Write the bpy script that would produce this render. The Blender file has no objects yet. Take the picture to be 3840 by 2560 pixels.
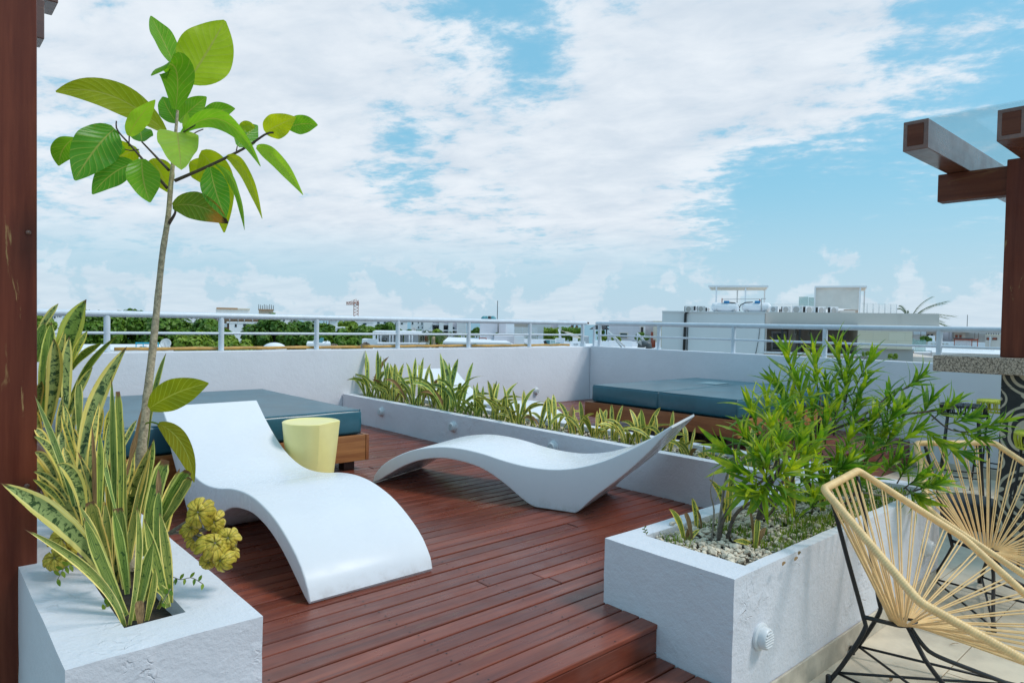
import bpy, bmesh, math, random
from math import sin, cos, pi, radians, sqrt, atan2
from mathutils import Vector, Matrix, noise as mnoise

random.seed(11)
SC = bpy.context.scene
COL = SC.collection
V = Vector

# ---------------------------------------------------------------- camera
CAMH = 1.30
YAW, PITCH, ROLL = radians(48.2), radians(-1.55), radians(1.05)
FWD = V((cos(YAW) * cos(PITCH), sin(YAW) * cos(PITCH), sin(PITCH)))
_r = V((sin(YAW), -cos(YAW), 0.0))
_u = _r.cross(FWD)
RIGHT = _r * cos(ROLL) + _u * sin(ROLL)
UP = _u * cos(ROLL) - _r * sin(ROLL)
CAM = V((0, 0, CAMH))
cd = bpy.data.cameras.new('camera')
cd.sensor_width = 36.0
cd.lens = 24.0
cd.clip_start = 0.02
cd.clip_end = 60000
cam = bpy.data.objects.new('camera', cd)
COL.objects.link(cam)
m = Matrix((RIGHT, UP, -FWD)).transposed().to_4x4()
m.translation = CAM
cam.matrix_world = m
SC.camera = cam

# ---------------------------------------------------------------- light
SUN_DIR = V((0.50, -0.62, 1.05)).normalized()       # towards the sun
SUN_EL = math.asin(SUN_DIR.z)
sl = bpy.data.lights.new('sun', 'SUN')
sl.energy = 1.5
sl.angle = radians(14)
sl.color = (1.0, 0.95, 0.91)
sun = bpy.data.objects.new('sun', sl)
COL.objects.link(sun)
sun.rotation_euler = SUN_DIR.to_track_quat('Z', 'Y').to_euler()
sun.location = (0, 0, 30)

vs = SC.view_settings
vs.view_transform = 'Standard'
vs.look = 'None'
vs.exposure = 0.36
vs.gamma = 1.0
vs.use_curve_mapping = False

# ---------------------------------------------------------------- node helpers
class NT:
    def __init__(self, tree):
        self.t = tree
        self.n = tree.nodes
        self.l = tree.links
    def node(self, typ, **kw):
        nd = self.n.new(typ)
        ins = kw.pop('ins', {})
        for k, v in kw.items():
            setattr(nd, k, v)
        for k, v in ins.items():
            self.set(nd, k, v)
        return nd
    def set(self, nd, k, v):
        s = nd.inputs[k]
        if hasattr(v, 'is_output') or isinstance(v, bpy.types.NodeSocket):
            self.l.new(v, s)
        else:
            if s.type == 'RGBA' and hasattr(v, '__len__') and len(v) == 3:
                v = (*v, 1)
            s.default_value = v
    def math(self, op, a, b=0.0, c=None, clamp=False):
        nd = self.node('ShaderNodeMath', operation=op, use_clamp=clamp)
        self.set(nd, 0, a); self.set(nd, 1, b)
        if c is not None: self.set(nd, 2, c)
        return nd.outputs[0]
    def vmath(self, op, a, b=None):
        nd = self.node('ShaderNodeVectorMath', operation=op)
        self.set(nd, 0, a)
        if b is not None: self.set(nd, 1, b)
        return nd.outputs['Value'] if op in ('DOT_PRODUCT', 'LENGTH', 'DISTANCE') else nd.outputs[0]
    def sstep(self, x, a, b, lo=0.0, hi=1.0):
        nd = self.node('ShaderNodeMapRange', interpolation_type='SMOOTHSTEP')
        for i, v in enumerate((x, a, b, lo, hi)): self.set(nd, i, v)
        return nd.outputs[0]
    def noise(self, vec, scale=5.0, detail=4.0, rough=0.55, dist=0.0, out='Fac'):
        nd = self.node('ShaderNodeTexNoise')
        if vec is not None: self.set(nd, 'Vector', vec)
        self.set(nd, 'Scale', scale); self.set(nd, 'Detail', detail)
        self.set(nd, 'Roughness', rough); self.set(nd, 'Distortion', dist)
        return nd.outputs[0 if out == 'Fac' else 1]
    def mix(self, f, a, b, blend='MIX'):
        nd = self.node('ShaderNodeMix', data_type='RGBA', blend_type=blend)
        self.set(nd, 0, f); self.set(nd, 6, a); self.set(nd, 7, b)
        return nd.outputs[2]
    def mapping(self, vec, scale=(1, 1, 1), loc=(0, 0, 0), rot=(0, 0, 0)):
        nd = self.node('ShaderNodeMapping')
        self.set(nd, 'Vector', vec); self.set(nd, 'Scale', scale); self.set(nd, 'Location', loc); self.set(nd, 'Rotation', rot)
        return nd.outputs[0]
    def sep(self, vec):
        nd = self.node('ShaderNodeSeparateXYZ'); self.set(nd, 0, vec)
        return nd.outputs
    def comb(self, x, y, z):
        nd = self.node('ShaderNodeCombineXYZ')
        self.set(nd, 0, x); self.set(nd, 1, y); self.set(nd, 2, z)
        return nd.outputs[0]
    def bump(self, h, strength=0.3, dist=0.01, normal=None):
        nd = self.node('ShaderNodeBump')
        self.set(nd, 'Height', h); self.set(nd, 'Strength', strength); self.set(nd, 'Distance', dist)
        if normal is not None: self.set(nd, 'Normal', normal)
        return nd.outputs[0]

# ---------------------------------------------------------------- world: sky with clouds
w = bpy.data.worlds.new('World')
SC.world = w
w.use_nodes = True
w.node_tree.nodes.clear()
k = NT(w.node_tree)
dirv = k.vmath('NORMALIZE', k.node('ShaderNodeTexCoord').outputs['Generated'])
sky = k.node('ShaderNodeTexSky', sky_type='NISHITA')
sky.sun_disc = False
sky.sun_elevation = SUN_EL
sky.sun_rotation = atan2(SUN_DIR.x, SUN_DIR.y)
sky.altitude = 0
sky.air_density = 1.0
sky.dust_density = 1.2
sky.ozone_density = 1.0
dx, dy, dz = k.sep(dirv)[:3]
el = k.math('MAXIMUM', dz, 0.0)
blue = k.mix(1.0, sky.outputs[0], (0.95, 1.22, 1.20), 'MULTIPLY')
blue = k.mix(0.72, blue, (2.15, 4.75, 6.2))
blue = k.mix(k.sstep(el, 0.0, 0.5), blue, k.mix(1.0, blue, (0.88, 1.0, 1.05), 'MULTIPLY'))
LOBES = ((300, 250, 40, 0.19), (640, 120, 20, 0.08), (900, 230, 14, 0.12), (1060, 520, 24, 0.14), (1640, 220, 17, 0.24), (1300, 250, 13, 0.16), (1960, 130, 12, 0.14), (1480, 440, 11, 0.15), (1250, 590, 14, 0.12), (2020, 250, 10, 0.13), (2200, 480, 8, 0.12), (1420, 60, 8, 0.10), (1750, 60, 9, 0.10), (1450, 120, 7, 0.08),
         (1170, 130, 8, -0.23), (1310, 60, 8, -0.19), (1010, 20, 7, -0.12), (1420, 200, 4, -0.09), (1500, 20, 5, -0.08), (850, 335, 8, -0.17), (1010, 385, 8, -0.24), (1290, 415, 9, -0.20), (2290, 60, 14, -0.11), (2180, 370, 17, -0.13), (1830, 460, 15, -0.15), (1650, 540, 12, -0.14), (1950, 540, 12, -0.12))
# high cloud sheet, seen on a plane overhead
inv = k.math('DIVIDE', 1.0, k.math('ADD', el, 0.16))
px_, py_ = k.math('MULTIPLY', dx, inv), k.math('MULTIPLY', dy, inv)
# turn the plane so that one axis runs across the view
cr, sr = sin(YAW), -cos(YAW)
ax = k.math('ADD', k.math('MULTIPLY', px_, cr), k.math('MULTIPLY', py_, sr))      # to the right
ay = k.math('ADD', k.math('MULTIPLY', px_, cos(YAW)), k.math('MULTIPLY', py_, sin(YAW)))  # away
# the cloud streets drift across the view at a slant
sx = k.math('ADD', k.math('MULTIPLY', ax, 0.93), k.math('MULTIPLY', ay, -0.36))
sy = k.math('ADD', k.math('MULTIPLY', ax, 0.36), k.math('MULTIPLY', ay, 0.93))
plane = k.comb(sx, sy, 0.0)
nbig = k.noise(k.mapping(plane, (1.1, 1.3, 1), (3.1, 1.7, 0)), 1.0, 3, 0.5, 0.5)
nmid = k.noise(k.mapping(plane, (4.2, 5.8, 1), (0.4, 7.7, 2)), 1.0, 10, 0.62, 0.25)
nfin = k.noise(k.mapping(plane, (17.0, 21.0, 1), (5.4, 2.2, 4)), 1.0, 8, 0.62, 0.2)
def ray_dir(px, py):
    return (FWD + RIGHT * ((px / 0.6125 - 1920) / 2560) - UP * ((py / 0.6125 - 1280) / 2560)).normalized()
def lobe(px, py, deg, soft=1.0):
    """1 in the middle of a patch of sky, falling to 0 deg degrees away from it"""
    d_ = k.vmath('DOT_PRODUCT', dirv, ray_dir(px, py))
    return k.sstep(d_, cos(radians(deg)), cos(radians(deg * 0.05)))
cov = k.math('ADD', k.math('MULTIPLY', nbig, 0.42), k.math('MULTIPLY', nmid, 1.05))
cov = k.math('ADD', cov, k.math('MULTIPLY', nfin, 0.50))
for px, py, deg, amp in LOBES:
    cov = k.math('ADD', cov, k.math('MULTIPLY', lobe(px, py, deg), amp))
sheet = k.math('ADD', k.math('MULTIPLY', k.sstep(cov, 0.95, 1.20), 0.56), k.math('MULTIPLY', k.sstep(cov, 0.82, 1.30), 0.44))
# towering cumulus low over the horizon
azv = k.node('ShaderNodeMath', operation='ARCTAN2'); k.set(azv, 0, dx); k.set(azv, 1, dy)
band = k.comb(k.math('MULTIPLY', azv.outputs[0], 15.0), k.math('MULTIPLY', el, 19.0), 0.0)
ncu = k.noise(k.mapping(band, (1, 1, 1), (2.0, 0.0, 0)), 0.85, 8, 0.60, 0.15)
cum = k.sstep(k.math('SUBTRACT', ncu, k.math('MULTIPLY', el, 1.5)), 0.40, 0.47)
cum = k.math('MULTIPLY', cum, 0.50)
mask = k.math('MAXIMUM', k.math('MULTIPLY', sheet, k.sstep(el, 0.045, 0.15)), cum)
tone = k.math('ADD', k.math('MULTIPLY', k.noise(k.mapping(plane, (1.6, 2.2, 1), (9, 4, 1)), 1.0, 6, 0.58, 0.3), 0.55), k.math('MULTIPLY', nmid, 0.45))
white = k.mix(k.sstep(tone, 0.34, 0.66), (5.15, 5.8, 6.55), (6.75, 7.15, 7.6))
hz = k.sstep(el, 0.0, 0.22)
hor = k.mix(k.math('MULTIPLY', k.math('SUBTRACT', 1.0, hz), 0.75), blue, (4.4, 5.5, 6.5))
col = k.mix(k.math('MULTIPLY', mask, 0.95), hor, white)
bg = k.node('ShaderNodeBackground', ins={'Color': col, 'Strength': 0.1})
out = k.node('ShaderNodeOutputWorld')
k.l.new(bg.outputs[0], out.inputs[0])

# ---------------------------------------------------------------- materials
MATS = {}
def newmat(name):
    mt = bpy.data.materials.new(name)
    mt.use_nodes = True
    mt.node_tree.nodes.clear()
    kk = NT(mt.node_tree)
    MATS[name] = mt
    return mt, kk
def finish(kk, shader):
    o = kk.node('ShaderNodeOutputMaterial')
    kk.l.new(shader, o.inputs['Surface'])
def principled(kk, color, rough=0.5, normal=None, **kw):
    p = kk.node('ShaderNodeBsdfPrincipled')
    kk.set(p, 'Base Color', color); kk.set(p, 'Roughness', rough)
    if normal is not None: kk.set(p, 'Normal', normal)
    for a, b in kw.items():
        kk.set(p, a.replace('_', ' '), b)
    return p.outputs[0]
def pos(kk):
    return kk.node('ShaderNodeNewGeometry').outputs['Position']
def objrand(kk):
    return kk.node('ShaderNodeObjectInfo').outputs['Random']
def simple(name, color, rough=0.5, var=0.12, nscale=6.0, bump=0.0, bscale=40.0, **kw):
    mt, kk = newmat(name)
    p = pos(kk)
    n = kk.noise(p, nscale, 5, 0.6)
    dark = tuple(c * (1 - var) for c in color[:3]); lite = tuple(min(1, c * (1 + var)) for c in color[:3])
    c = kk.mix(kk.sstep(n, 0.3, 0.7), dark, lite)
    nm = kk.bump(kk.noise(p, bscale, 4, 0.6), bump, 0.01) if bump else None
    finish(kk, principled(kk, c, rough, nm, **kw))
    return mt

def stucco(name, color=(0.745, 0.745, 0.785), dirt=0.35, bump=0.35, peel=0.0):
    mt, kk = newmat(name)
    p = pos(kk)
    n1 = kk.noise(p, 1.7, 5, 0.6)
    n2 = kk.noise(kk.mapping(p, (5, 5, 1.2)), 1.0, 6, 0.65)
    c = kk.mix(kk.sstep(n1, 0.25, 0.75), tuple(x * 0.93 for x in color), color)
    streak = kk.math('MULTIPLY', kk.sstep(n2, 0.60, 0.82), dirt)
    c = kk.mix(streak, c, (0.52, 0.50, 0.46))
    fine = kk.noise(p, 70, 5, 0.65)
    mid = kk.noise(p, 16, 4, 0.6)
    h = kk.math('ADD', kk.math('MULTIPLY', fine, 0.35), kk.math('MULTIPLY', mid, 0.8))
    if peel:
        # flaking paint: raised plates with grey render showing in small chips
        vo = kk.node('ShaderNodeTexVoronoi', feature='DISTANCE_TO_EDGE')
        kk.set(vo, 'Vector', kk.vmath('ADD', p, kk.mapping(kk.noise(p, 9, 3, 0.5, 0, 'Color'), (0.12, 0.12, 0.12))))
        kk.set(vo, 'Scale', 14.0)
        zone = kk.sstep(kk.noise(p, 3.1, 4, 0.6), 0.55, 0.68)
        crack = kk.math('MULTIPLY', kk.sstep(vo.outputs[0], 0.0, 0.05, 1, 0), kk.math('MULTIPLY', zone, kk.sstep(kk.noise(p, 23, 3, 0.6), 0.46, 0.62)))
        h = kk.math('SUBTRACT', h, kk.math('MULTIPLY', crack, 0.8 * peel))
        h = kk.math('ADD', h, kk.math('MULTIPLY', zone, kk.math('MULTIPLY', kk.noise(p, 34, 3, 0.5), 0.9)))
        chip = kk.sstep(kk.noise(p, 11, 5, 0.7), 0.70, 0.74)
        c = kk.mix(kk.math('MULTIPLY', chip, 0.7), c, (0.40, 0.38, 0.34))
        c = kk.mix(kk.math('MULTIPLY', crack, 0.10), c, (0.42, 0.40, 0.38))
    finish(kk, principled(kk, c, 0.72, kk.bump(h, min(1.0, bump * 1.7), 0.008)))
    return mt

def wood(name, dark, lite, rough=0.4, axis='x', scale=1.0, chips=0.0, coat=0.0, rand=0.25, bump=0.25, spec=0.5, dust=0.0):
    mt, kk = newmat(name)
    p = pos(kk)
    r = objrand(kk)
    off = kk.comb(kk.math('MULTIPLY', r, 31.0), kk.math('MULTIPLY', r, 17.0), kk.math('MULTIPLY', r, 23.0))
    q = kk.vmath('ADD', p, off)
    sc = {'x': (1.2, 22, 22), 'y': (22, 1.2, 22), 'z': (22, 22, 1.2)}[axis]
    sc = tuple(s * scale for s in sc)
    g = kk.noise(kk.mapping(q, sc), 1.0, 7, 0.6, 0.5)
    g2 = kk.noise(kk.mapping(q, tuple(s * 3.5 for s in sc)), 1.0, 4, 0.6, 0.2)
    big = kk.noise(q, 2.3, 4, 0.6)
    f = kk.math('ADD', kk.math('MULTIPLY', g, 0.75), kk.math('MULTIPLY', g2, 0.25))
    c = kk.mix(kk.sstep(f, 0.30, 0.70), dark, lite)
    tint = kk.math('ADD', 1.0 - rand / 2, kk.math('MULTIPLY', r, rand))
    c = kk.mix(1.0, c, kk.comb(tint, tint, tint), 'MULTIPLY')
    c = kk.mix(kk.math('MULTIPLY', kk.sstep(big, 0.35, 0.7), 0.35), c, dark)
    if chips:
        cz = kk.noise(kk.mapping(q, tuple(s * (0.55 if s > 10 else 1.6) for s in sc)), 1.0, 6, 0.68, 0.6)
        ch = kk.math('MULTIPLY', kk.sstep(cz, 0.61, 0.67), chips)
        c = kk.mix(ch, c, (0.36, 0.22, 0.09))
    rg = kk.sstep(kk.noise(q, 5.0, 5, 0.6), 0.3, 0.75, rough * 0.75, rough * 1.35)
    if dust:
        # foot-worn, dusty patches that cross the boards, and pale specks
        wn = kk.noise(p, 1.4, 7, 0.68, 0.4)
        worn = kk.math('MULTIPLY', kk.sstep(wn, 0.50, 0.72), dust)
        c = kk.mix(worn, c, (0.26, 0.135, 0.105))
        sp = kk.sstep(kk.noise(p, 55, 3, 0.7), 0.70, 0.76)
        c = kk.mix(kk.math('MULTIPLY', sp, dust), c, (0.34, 0.26, 0.22))
        rg = kk.math('ADD', rg, kk.math('MULTIPLY', worn, 0.35))
    h = kk.math('ADD', kk.math('MULTIPLY', g, 0.7), kk.math('MULTIPLY', g2, 0.4))
    finish(kk, principled(kk, c, rg, kk.bump(h, bump, 0.004), Coat_Weight=coat, Coat_Roughness=0.2, Specular_IOR_Level=spec))
    return mt

stucco('white_wall', dirt=0.10, bump=0.30)
stucco('planter_paint', dirt=0.42, bump=0.45, peel=0.55)
stucco('planter_paint_worn', dirt=0.45, bump=0.55, peel=1.0)
wood('deck_wood', (0.125, 0.026, 0.014), (0.270, 0.064, 0.031), 0.33, 'x', 1.0, chips=0.14, coat=0.12, rand=0.48, bump=0.25, spec=0.42, dust=0.30)
wood('post_wood', (0.105, 0.020, 0.010), (0.205, 0.050, 0.024), 0.42, 'z', 0.8, chips=0.9, rand=0.15, spec=0.25)
wood('beam_wood_y', (0.095, 0.024, 0.012), (0.185, 0.055, 0.026), 0.5, 'y', 0.8, chips=0.25, spec=0.25)
wood('beam_wood_x', (0.110, 0.038, 0.022), (0.200, 0.078, 0.046), 0.35, 'x', 0.8, chips=0.3, coat=0.9, bump=0.12)
wood('bed_wood', (0.26, 0.085, 0.022), (0.52, 0.215, 0.065), 0.42, 'x', 0.9, chips=0.0, rand=0.2)
wood('bed_wood_y', (0.20, 0.055, 0.015), (0.36, 0.125, 0.036), 0.42, 'y', 0.9, rand=0.2)
wood('dark_wood', (0.035, 0.012, 0.008), (0.085, 0.030, 0.018), 0.45, 'x', 0.9)
simple('railing_paint', (0.66, 0.71, 0.77), 0.33, 0.05, 9, 0.04, 60)
def mat_shell():
    mt, kk = newmat('lounger_plastic')
    p = pos(kk)
    n = kk.noise(p, 1.8, 5, 0.6)
    c = kk.mix(kk.sstep(n, 0.3, 0.7), (0.755, 0.760, 0.795), (0.795, 0.80, 0.825))
    z = kk.sep(p)[2]
    low = kk.math('MULTIPLY', kk.sstep(z, 0.0, 0.10, 1, 0), kk.sstep(kk.noise(p, 12, 5, 0.7), 0.40, 0.68))
    c = kk.mix(kk.math('MULTIPLY', low, 0.40), c, (0.42, 0.36, 0.32))
    scf = kk.noise(kk.mapping(p, (60, 5, 18), (0, 0, 0), (0, 0, 0.5)), 1.0, 4, 0.6, 0.6)
    c = kk.mix(kk.math('MULTIPLY', kk.sstep(scf, 0.72, 0.78), 0.07), c, (0.5, 0.5, 0.5))
    water = kk.sstep(kk.noise(p, 7, 6, 0.66), 0.42, 0.66, 0.24, 0.33)
    finish(kk, principled(kk, c, water, kk.bump(kk.noise(p, 3, 2, 0.5), 0.03, 0.02), Specular_IOR_Level=0.10))
mat_shell()
simple('lamp_plastic', (0.72, 0.73, 0.74), 0.4, 0.05)
simple('faded_patch', (0.16, 0.27, 0.31), 0.5)
simple('dark_gap', (0.012, 0.013, 0.014), 0.8)
simple('vinyl', (0.018, 0.105, 0.145), 0.32, 0.16, 3, 0.22, 7, Specular_IOR_Level=0.65)
simple('stool_yellow', (0.96, 0.83, 0.33), 0.30, 0.05, 3, 0.03, 40)
simple('black_metal', (0.010, 0.011, 0.013), 0.42, 0.2)
simple('cream_cord', (0.90, 0.59, 0.27), 0.42, 0.10, 20)
simple('lime_cord', (0.50, 0.52, 0.030), 0.45, 0.12, 25)
simple('black_cord', (0.014, 0.015, 0.017), 0.45, 0.2)
simple('bamboo', (0.50, 0.27, 0.055), 0.4, 0.25, 8)
simple('soil', (0.055, 0.040, 0.028), 0.95, 0.4, 25, 0.8, 60)
simple('pebble', (0.72, 0.61, 0.47), 0.85, 0.28, 30, 0.5, 90)
simple('travertine', (0.66, 0.57, 0.44), 0.55, 0.15, 5, 0.08, 60)
simple('baseboard_stone', (0.56, 0.49, 0.39), 0.6, 0.22, 7, 0.15, 40)
simple('grout', (0.30, 0.26, 0.21), 0.9)
simple('bark_pale', (0.46, 0.37, 0.245), 0.8, 0.35, 60, 0.6, 120)
simple('bark_dark', (0.11, 0.080, 0.060), 0.85, 0.35, 60, 0.5, 120)
simple('twig', (0.23, 0.19, 0.15), 0.8, 0.3, 60)
# granite counter, cement tiles, leaves, background materials
def mat_granite():
    mt, kk = newmat('granite')
    p = pos(kk)
    a = kk.noise(p, 75, 4, 0.7, 0.6)
    b = kk.noise(p, 150, 3, 0.7, 0.3)
    vo = kk.node('ShaderNodeTexVoronoi'); kk.set(vo, 'Vector', p); kk.set(vo, 'Scale', 120.0)
    c = kk.mix(kk.sstep(a, 0.42, 0.56), (0.11, 0.072, 0.048), (0.54, 0.41, 0.31))
    c = kk.mix(kk.sstep(b, 0.55, 0.68), c, (0.52, 0.47, 0.41))
    c = kk.mix(kk.math('MULTIPLY', kk.sstep(vo.outputs['Distance'], 0.0, 0.25, 1, 0), 0.7), c, (0.03, 0.026, 0.024))
    finish(kk, principled(kk, c, 0.5))
mat_granite()

def mat_cement_tile():
    """black and cream encaustic tile: every tile carries a quarter of a round medallion"""
    mt, kk = newmat('cement_tile')
    p = pos(kk)
    x, y, z = kk.sep(p)[:3]
    P = 0.485
    def cell(c, o):
        return kk.math('MULTIPLY', kk.math('SUBTRACT', kk.math('FRACT', kk.math('ADD', kk.math('DIVIDE', c, P), o)), 0.5), P)
    hor = kk.math('ADD', x, y)
    u, v_ = cell(hor, 0.06), cell(z, 0.38)
    def ring(r, a, b, soft=0.002):
        return kk.math('MULTIPLY', kk.sstep(r, a - soft, a + soft), kk.sstep(r, b - soft, b + soft, 1, 0))
    def rad(a, b):
        return kk.math('SQRT', kk.math('ADD', kk.math('MULTIPLY', a, a), kk.math('MULTIPLY', b, b)))
    def ang(a, b):
        n = kk.node('ShaderNodeMath', operation='ARCTAN2'); kk.set(n, 0, a); kk.set(n, 1, b); return n.outputs[0]
    r = rad(u, v_)
    th = ang(u, v_)
    mx = kk.math('MAXIMUM', kk.math('ABSOLUTE', u), kk.math('ABSOLUTE', v_))
    lobed = kk.math('SUBTRACT', r, kk.math('MULTIPLY', kk.math('ABSOLUTE', kk.math('SINE', kk.math('MULTIPLY', th, 2.0))), 0.022))
    cream = kk.math('MAXIMUM', ring(lobed, 0.126, 0.148), ring(r, 0.196, 0.214))
    disc = kk.sstep(r, 0.110, 0.114, 1, 0)
    star = kk.sstep(kk.math('ADD', r, kk.math('MULTIPLY', kk.math('COSINE', kk.math('MULTIPLY', th, 8.0)), 0.018)), 0.046, 0.05, 1, 0)
    spoke = kk.math('MULTIPLY', kk.sstep(kk.math('ABSOLUTE', kk.math('SINE', kk.math('MULTIPLY', th, 2.0))), 0.10, 0.16, 1, 0), kk.sstep(r, 0.06, 0.064))
    disc = kk.math('MULTIPLY', disc, kk.math('SUBTRACT', 1.0, star))
    disc = kk.math('MULTIPLY', disc, kk.math('SUBTRACT', 1.0, spoke))
    # corner rosettes, half a period away
    u2, v2 = cell(hor, 0.56), cell(z, 0.88)
    r2 = rad(u2, v2); t2 = ang(u2, v2)
    ring2 = ring(r2, 0.066, 0.080)
    petal = kk.sstep(kk.math('SUBTRACT', r2, kk.math('MULTIPLY', kk.math('ABSOLUTE', kk.math('COSINE', kk.math('MULTIPLY', t2, 2.0))), 0.048)), 0.0, 0.003, 1, 0)
    # leaf sprays between
    u3, v3 = cell(hor, 0.56), cell(z, 0.38)
    u4, v4 = cell(hor, 0.06), cell(z, 0.88)
    def spray(a, b):
        rr = rad(a, b); tt = ang(a, b)
        return kk.sstep(kk.math('SUBTRACT', rr, kk.math('MULTIPLY', kk.math('ABSOLUTE', kk.math('COSINE', kk.math('MULTIPLY', tt, 3.0))), 0.086)), 0.004, 0.007, 1, 0)
    s = kk.math('MAXIMUM', spray(u3, v3), spray(u4, v4))
    f = cream
    for q in (disc, ring2, petal, s): f = kk.math('MAXIMUM', f, q)
    wear = kk.noise(p, 14, 5, 0.65)
    blk = kk.mix(kk.sstep(wear, 0.3, 0.8), (0.014, 0.015, 0.017), (0.035, 0.035, 0.037))
    crm = kk.mix(kk.sstep(wear, 0.3, 0.75), (0.50, 0.42, 0.31), (0.62, 0.54, 0.41))
    finish(kk, principled(kk, kk.mix(f, blk, crm), 0.5))
mat_cement_tile()

def leafmat(name, build, rough=0.42, trans=0.35, tcol=(1.15, 1.2, 0.55), bump=0.0):
    mt, kk = newmat(name)
    uv = kk.node('ShaderNodeUVMap').outputs[0]
    u, v_, _ = kk.sep(uv)[:3]
    c, h = build(kk, u, v_, uv)
    nm = kk.bump(h, bump, 0.004) if (bump and h is not None) else None
    pr = principled(kk, c, rough, nm, Specular_IOR_Level=0.30)
    tr = kk.node('ShaderNodeBsdfTranslucent')
    kk.set(tr, 'Color', kk.mix(1.0, c, tcol, 'MULTIPLY'))
    mx = kk.node('ShaderNodeMixShader')
    kk.set(mx, 0, trans); kk.l.new(pr, mx.inputs[1]); kk.l.new(tr.outputs[0], mx.inputs[2])
    finish(kk, mx.outputs[0])

def _ficus(kk, u, v_, uv):
    oc = kk.node('ShaderNodeObjectInfo').outputs['Color']
    r = objrand(kk)
    a = kk.math('ABSOLUTE', kk.math('SUBTRACT', u, 0.5))
    mid = kk.sstep(a, 0.012, 0.028, 1, 0)
    ph = kk.math('SUBTRACT', kk.math('MULTIPLY', v_, 10.0), kk.math('MULTIPLY', kk.math('POWER', a, 0.8), 4.4))
    fr = kk.math('ABSOLUTE', kk.math('SUBTRACT', kk.math('FRACT', ph), 0.5))
    vein = kk.sstep(fr, 0.030, 0.075, 1, 0)
    puff = kk.sstep(fr, 0.0, 0.5)
    n = kk.noise(kk.vmath('ADD', pos(kk), kk.comb(r, r, r)), 14, 4, 0.6)
    blotch = kk.sstep(kk.noise(pos(kk), 22, 4, 0.7), 0.60, 0.74)
    c = kk.mix(1.0, oc, kk.mix(n, (0.80, 0.85, 0.8), (1.45, 1.30, 1.3)), 'MULTIPLY')
    c = kk.mix(kk.math('MULTIPLY', blotch, 0.30), c, (0.26, 0.22, 0.02))
    c = kk.mix(kk.math('MULTIPLY', vein, 0.55), c, (0.44, 0.52, 0.11))
    c = kk.mix(kk.math('MULTIPLY', mid, 0.75), c, (0.42, 0.44, 0.12))
    return c, kk.math('ADD', puff, mid)
leafmat('ficus_leaf', _ficus, 0.33, 0.50, (1.7, 1.6, 0.5), 0.22)

def _ficus_burnt(kk, u, v_, uv):
    c, h = _ficus(kk, u, v_, uv)
    e = kk.math('ADD', v_, kk.math('MULTIPLY', kk.noise(uv, 5, 4, 0.6), 0.25))
    c = kk.mix(kk.sstep(e, 0.72, 0.95), c, (0.55, 0.26, 0.035))
    c = kk.mix(kk.sstep(e, 1.02, 1.07), c, (0.05, 0.025, 0.02))
    return c, h
leafmat('ficus_leaf_burnt', _ficus_burnt, 0.45, 0.35, (1.4, 1.2, 0.5), 0.5)

def _snake(kk, u, v_, uv, streak=False):
    r = objrand(kk)
    oc = kk.node('ShaderNodeObjectInfo').outputs['Color']
    off = kk.math('MULTIPLY', r, 37.0)
    e = kk.math('MULTIPLY', kk.math('ABSOLUTE', kk.math('SUBTRACT', u, 0.5)), 2.0)
    wob = kk.math('MULTIPLY', kk.math('SUBTRACT', kk.noise(kk.comb(0.0, kk.math('MULTIPLY', v_, 5.0), off), 1.0, 3, 0.5), 0.5), 0.28)
    q = kk.comb(kk.math('MULTIPLY', u, 2.4), kk.math('MULTIPLY', v_, 19.0), off)
    bands = kk.noise(q, 1.0, 6, 0.66, 0.9)
    q2 = kk.comb(kk.math('MULTIPLY', u, 26.0), kk.math('MULTIPLY', v_, 2.2), off)
    st = kk.noise(q2, 1.0, 4, 0.6, 0.1)
    if streak:
        c = kk.mix(kk.sstep(st, 0.38, 0.62), (0.060, 0.130, 0.022), (0.370, 0.390, 0.105))
        c = kk.mix(kk.sstep(bands, 0.56, 0.64), c, (0.050, 0.095, 0.026))
    else:
        c = kk.mix(kk.sstep(bands, 0.44, 0.50), (0.038, 0.075, 0.030), (0.370, 0.430, 0.175))
        c = kk.mix(kk.math('MULTIPLY', kk.sstep(st, 0.35, 0.7), 0.35), c, (0.10, 0.16, 0.05))
    edge = kk.sstep(kk.math('ADD', e, wob), 0.52 if not streak else 0.72, 0.60 if not streak else 0.80)
    yel = kk.mix(kk.sstep(st, 0.3, 0.7), (0.78, 0.60, 0.130), (0.90, 0.78, 0.34))
    c = kk.mix(edge, c, yel)
    c = kk.mix(1.0, c, oc, 'MULTIPLY')
    # dry brown tips and rims
    dry = kk.math('ADD', v_, kk.math('MULTIPLY', kk.math('SUBTRACT', kk.noise(kk.comb(kk.math('MULTIPLY', u, 3.0), kk.math('MULTIPLY', v_, 9.0), off), 1.0, 4, 0.6), 0.5), 0.16))
    c = kk.mix(kk.sstep(dry, 0.93, 0.98), c, (0.17, 0.080, 0.035))
    rim = kk.math('MULTIPLY', kk.sstep(e, 0.93, 0.98), kk.sstep(bands, 0.50, 0.60))
    c = kk.mix(kk.math('MULTIPLY', rim, 0.7), c, (0.20, 0.10, 0.04))
    return c, st
leafmat('snake_banded', lambda kk, u, v_, uv: _snake(kk, u, v_, uv), 0.40, 0.14, (1.2, 1.2, 0.5), 0.25)
leafmat('snake_streaked', lambda kk, u, v_, uv: _snake(kk, u, v_, uv, True), 0.42, 0.14, (1.2, 1.2, 0.5), 0.25)

def _dry(kk, u, v_, uv):
    n = kk.noise(kk.mapping(uv, (6, 2, 1)), 1.5, 5, 0.65)
    return kk.mix(kk.sstep(n, 0.3, 0.7), (0.15, 0.075, 0.035), (0.42, 0.27, 0.12)), n
leafmat('dry_leaf', _dry, 0.7, 0.15, (1, .9, .6), 0.3)

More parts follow.
